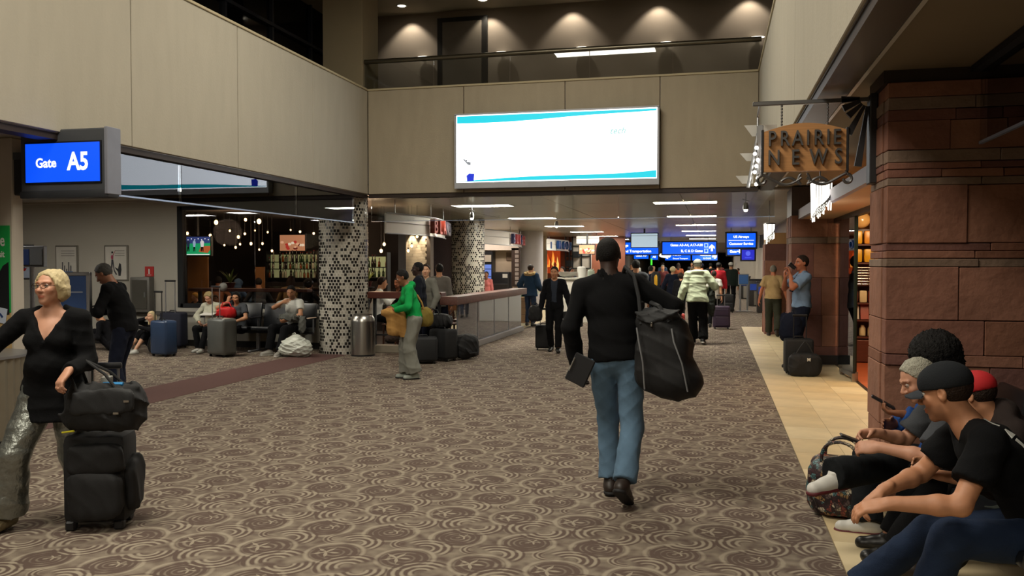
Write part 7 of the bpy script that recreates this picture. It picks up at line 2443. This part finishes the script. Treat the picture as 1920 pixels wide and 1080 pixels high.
# tie and shoulder mark of the officer
F1_, F2_ = J['R1'].T, J['R2'].T
S_ = J['S']
B = MB()
n0 = J['neck'] + (F2_[1] * .085 - F2_[2] * .03) * S_
n1 = J['chest'] + (F2_[1] * .155 - F2_[2] * .10) * S_
B.tube([tuple(n0), tuple(n0 * .5 + n1 * .5 + F2_[1] * .015), tuple(n1)], [.014, .026, .03], 6)
B.build('tie', C_navy, r)
for s in 'lr':
    c = J['sh' + s] * .7 + J['neck'] * .3 + F2_[2] * .055 * S_
    MB().box(tuple(c), (.10, .05, .015), None, .005).build('epaulette', C_navy, r)
# ---------------------------------------------------------------- four travellers on the right-hand seats
BACK = dict(pel=(0, 0, .54), kpl=(-.25, 1, .5), kpr=(.25, 1, .5))
r, J = person('person in a dark baseball cap and black T-shirt leaning forward, elbows on knees', (1.37, 3.98, 0), 90, 1.80,
    P_(BACK, pel=(0, 0, .49), lean=20, bend=24, hp=16, hy=-28, wl=W(.70, 3.72, .64), wr=W(.74, 4.06, .61), epl=(-.7, -.3, -1), epr=(.9, .2, -1), al=W(.80, 3.80, .09), ar=W(.66, 4.28, .09), fyl=0, fyr=-6,
       hdl=(.10, .95, -.25), hdr=(-.15, .8, -.6), pnl=(.3, -.2, -1), pnr=(-.2, -.3, -1), cl=.55, cr=.75, hw=.10, kpl=(-.3, .8, 1), kpr=(.3, .8, 1)),
    dict(h=.0065, skin=('warm', 'bd8664'), hair='cap', hatmat=cloth('washed_black_twill', '1f2226'), brimmat=cloth('grey_twill', '34383e'), hairmat=H_brn, brow=(.3, .22, .18), beard=.5, top=cloth('black_tshirt', '07080b'), sleeve='short', short_f=.66, legs=C_jeand, shoes=mat('red_sneaker', '9c2a2a', .6), sole=RUB, hem=-.03, tt=.016, lt=.018, sw=.18, wr=.008, wf=11))
F2_ = J['R2'].T
bpy.context.view_layer.update()
shirt = [c for c in r.children if c.name.startswith('shirt')][0]
B = MB()
def on_cloth(x, d):
    o = J['neck'] - F2_[2] * d + F2_[0] * x - F2_[1] * .45
    ok, p, n, _ = shirt.ray_cast(Vector(o), Vector(F2_[1]))
    return (p, n) if ok else (Vector(o + F2_[1] * .33), Vector(-F2_[1]))
for (x0, d0, x1, d1, w0, w1) in ((-.03, .02, -.055, .075, .004, .009), (-.062, .095, -.075, .135, .004, .026), (-.085, .145, -.115, .27, .011, .007)):
    for k in range(6):
        a, b = k / 6, (k + 1) / 6
        (p, n), (q, m_) = on_cloth(x0 + (x1 - x0) * a, d0 + (d1 - d0) * a), on_cloth(x0 + (x1 - x0) * b, d0 + (d1 - d0) * b)
        sd = (q - p).cross(n).normalized()
        wa, wb = w0 + (w1 - w0) * a, w0 + (w1 - w0) * b
        n1, n2 = n * .003, m_ * .003
        vs = [p - sd * wa + n1, p + sd * wa + n1, q + sd * wb + n2, q - sd * wb + n2, p - sd * wa - n1, p + sd * wa - n1, q + sd * wb - n2, q - sd * wb - n2]
        B.add(vs, [(0, 1, 2, 3), (7, 6, 5, 4), (0, 4, 5, 1), (1, 5, 6, 2), (2, 6, 7, 3), (3, 7, 4, 0)])
B.build('white_print', C_white, shirt)
r, J = person('person in a brown hooded top and red cap sitting between two travellers', (1.62, 4.52, 0), 92, 1.62,
    P_(BACK, lean=22, bend=26, hp=20, hy=-40, wl=W(1.02, 4.28, .64), wr=W(1.10, 4.72, .60), epl=(-.6, -.2, -1), epr=(.6, 0, -1), al=W(1.02, 4.42, .09), ar=W(1.02, 4.68, .09), cl=1.35, hdl=(.5, .8, .1), pnl=(.2, .1, -1)),
    dict(h=.008, skin=('warm', 'bd8664'), hair='cap', hatmat=mat('red_cap_cloth', 'b81c22', .8), hairmat=H_brn, top=cloth('brown_fleece', '2e2624'), topname='hoodie', hoodback=1, legs=cloth('grey_green_trousers', '2b302c'), shoes=S_brn, tt=.026, fat=.4, cuff=.38, hem=-.03))
r, J = person('grey-haired person in a charcoal shirt bent over a phone', (1.53, 5.02, 0), 90, 1.68,
    P_(BACK, lean=29, bend=22, hp=28, hy=10, wl=W(.86, 4.86, .64), wr=W(.88, 5.06, .68), epl=(-.6, -.2, -1), epr=(.6, 0, -1), al=W(.95, 4.92, .09), ar=W(.96, 5.12, .09), cl=.9, cr=.9, hdl=(.3, 1, -.1), hdr=(-.3, 1, -.1), pnl=(.8, 0, -.6), pnr=(-.8, 0, -.6)),
    dict(h=.0075, skin=('rosy', 'c9957a'), hair='short', hairmat=mat('silver_hair', 'aaa898', .6, var=.5, scale=90, bump=1.0, bscale=150), top=C_grey, sleeve='short', short_f=.8, legs=C_blk, shoes=S_blk, tt=.018, fat=.3, hem=-.03))
t = thing('phone', 'small dark phone in the hands of the grey-haired person', 'phone', (.74, 4.95, .66), R(90))
MB().box((0, 0, 0), (.075, .13, .012), rotx(R(20)), .004).build('body', M_black, t)
r, J = person('person with big black curly hair and crossed legs in white sneakers', (1.32, 5.50, 0), 92, 1.58,
    P_(BACK, pel=(0, 0, .50), lean=-20, bend=28, hp=20, hy=4, wl=W(1.06, 5.24, .76), wr=W(1.08, 5.60, .64), epl=(-.5, -.3, -1), epr=(.6, 0, -1), ar=W(.90, 5.42, .09), al=W(.64, 5.00, .45), kpl=(-.1, .8, 1.6), fyl=25, fpl=8, cl=.8, hdl=(.1, 1, .1), pnl=(.3, 0, 1)),
    dict(h=.0085, skin=BROWN, hair='afro', hairmat=H_blk, top=cloth('royal_blue_fleece', '24498a'), topname='jacket', legs=cloth('black_track_cloth', '14171a'), shoes=S_wht, sole=mat('dark_red_sole', '5a1c22', .6), fem=0, tt=.03, lt=.030, hr=.075, hem=-.03, shoebig=1.12, lhem=1.06))
t = thing('phone', 'dark phone held up by the person with big curly hair', 'phone', (.955, 5.28, .82), R(80))
MB().box((0, 0, 0), (.07, .14, .012), rotx(R(28)), .004).build('body', M_black, t)
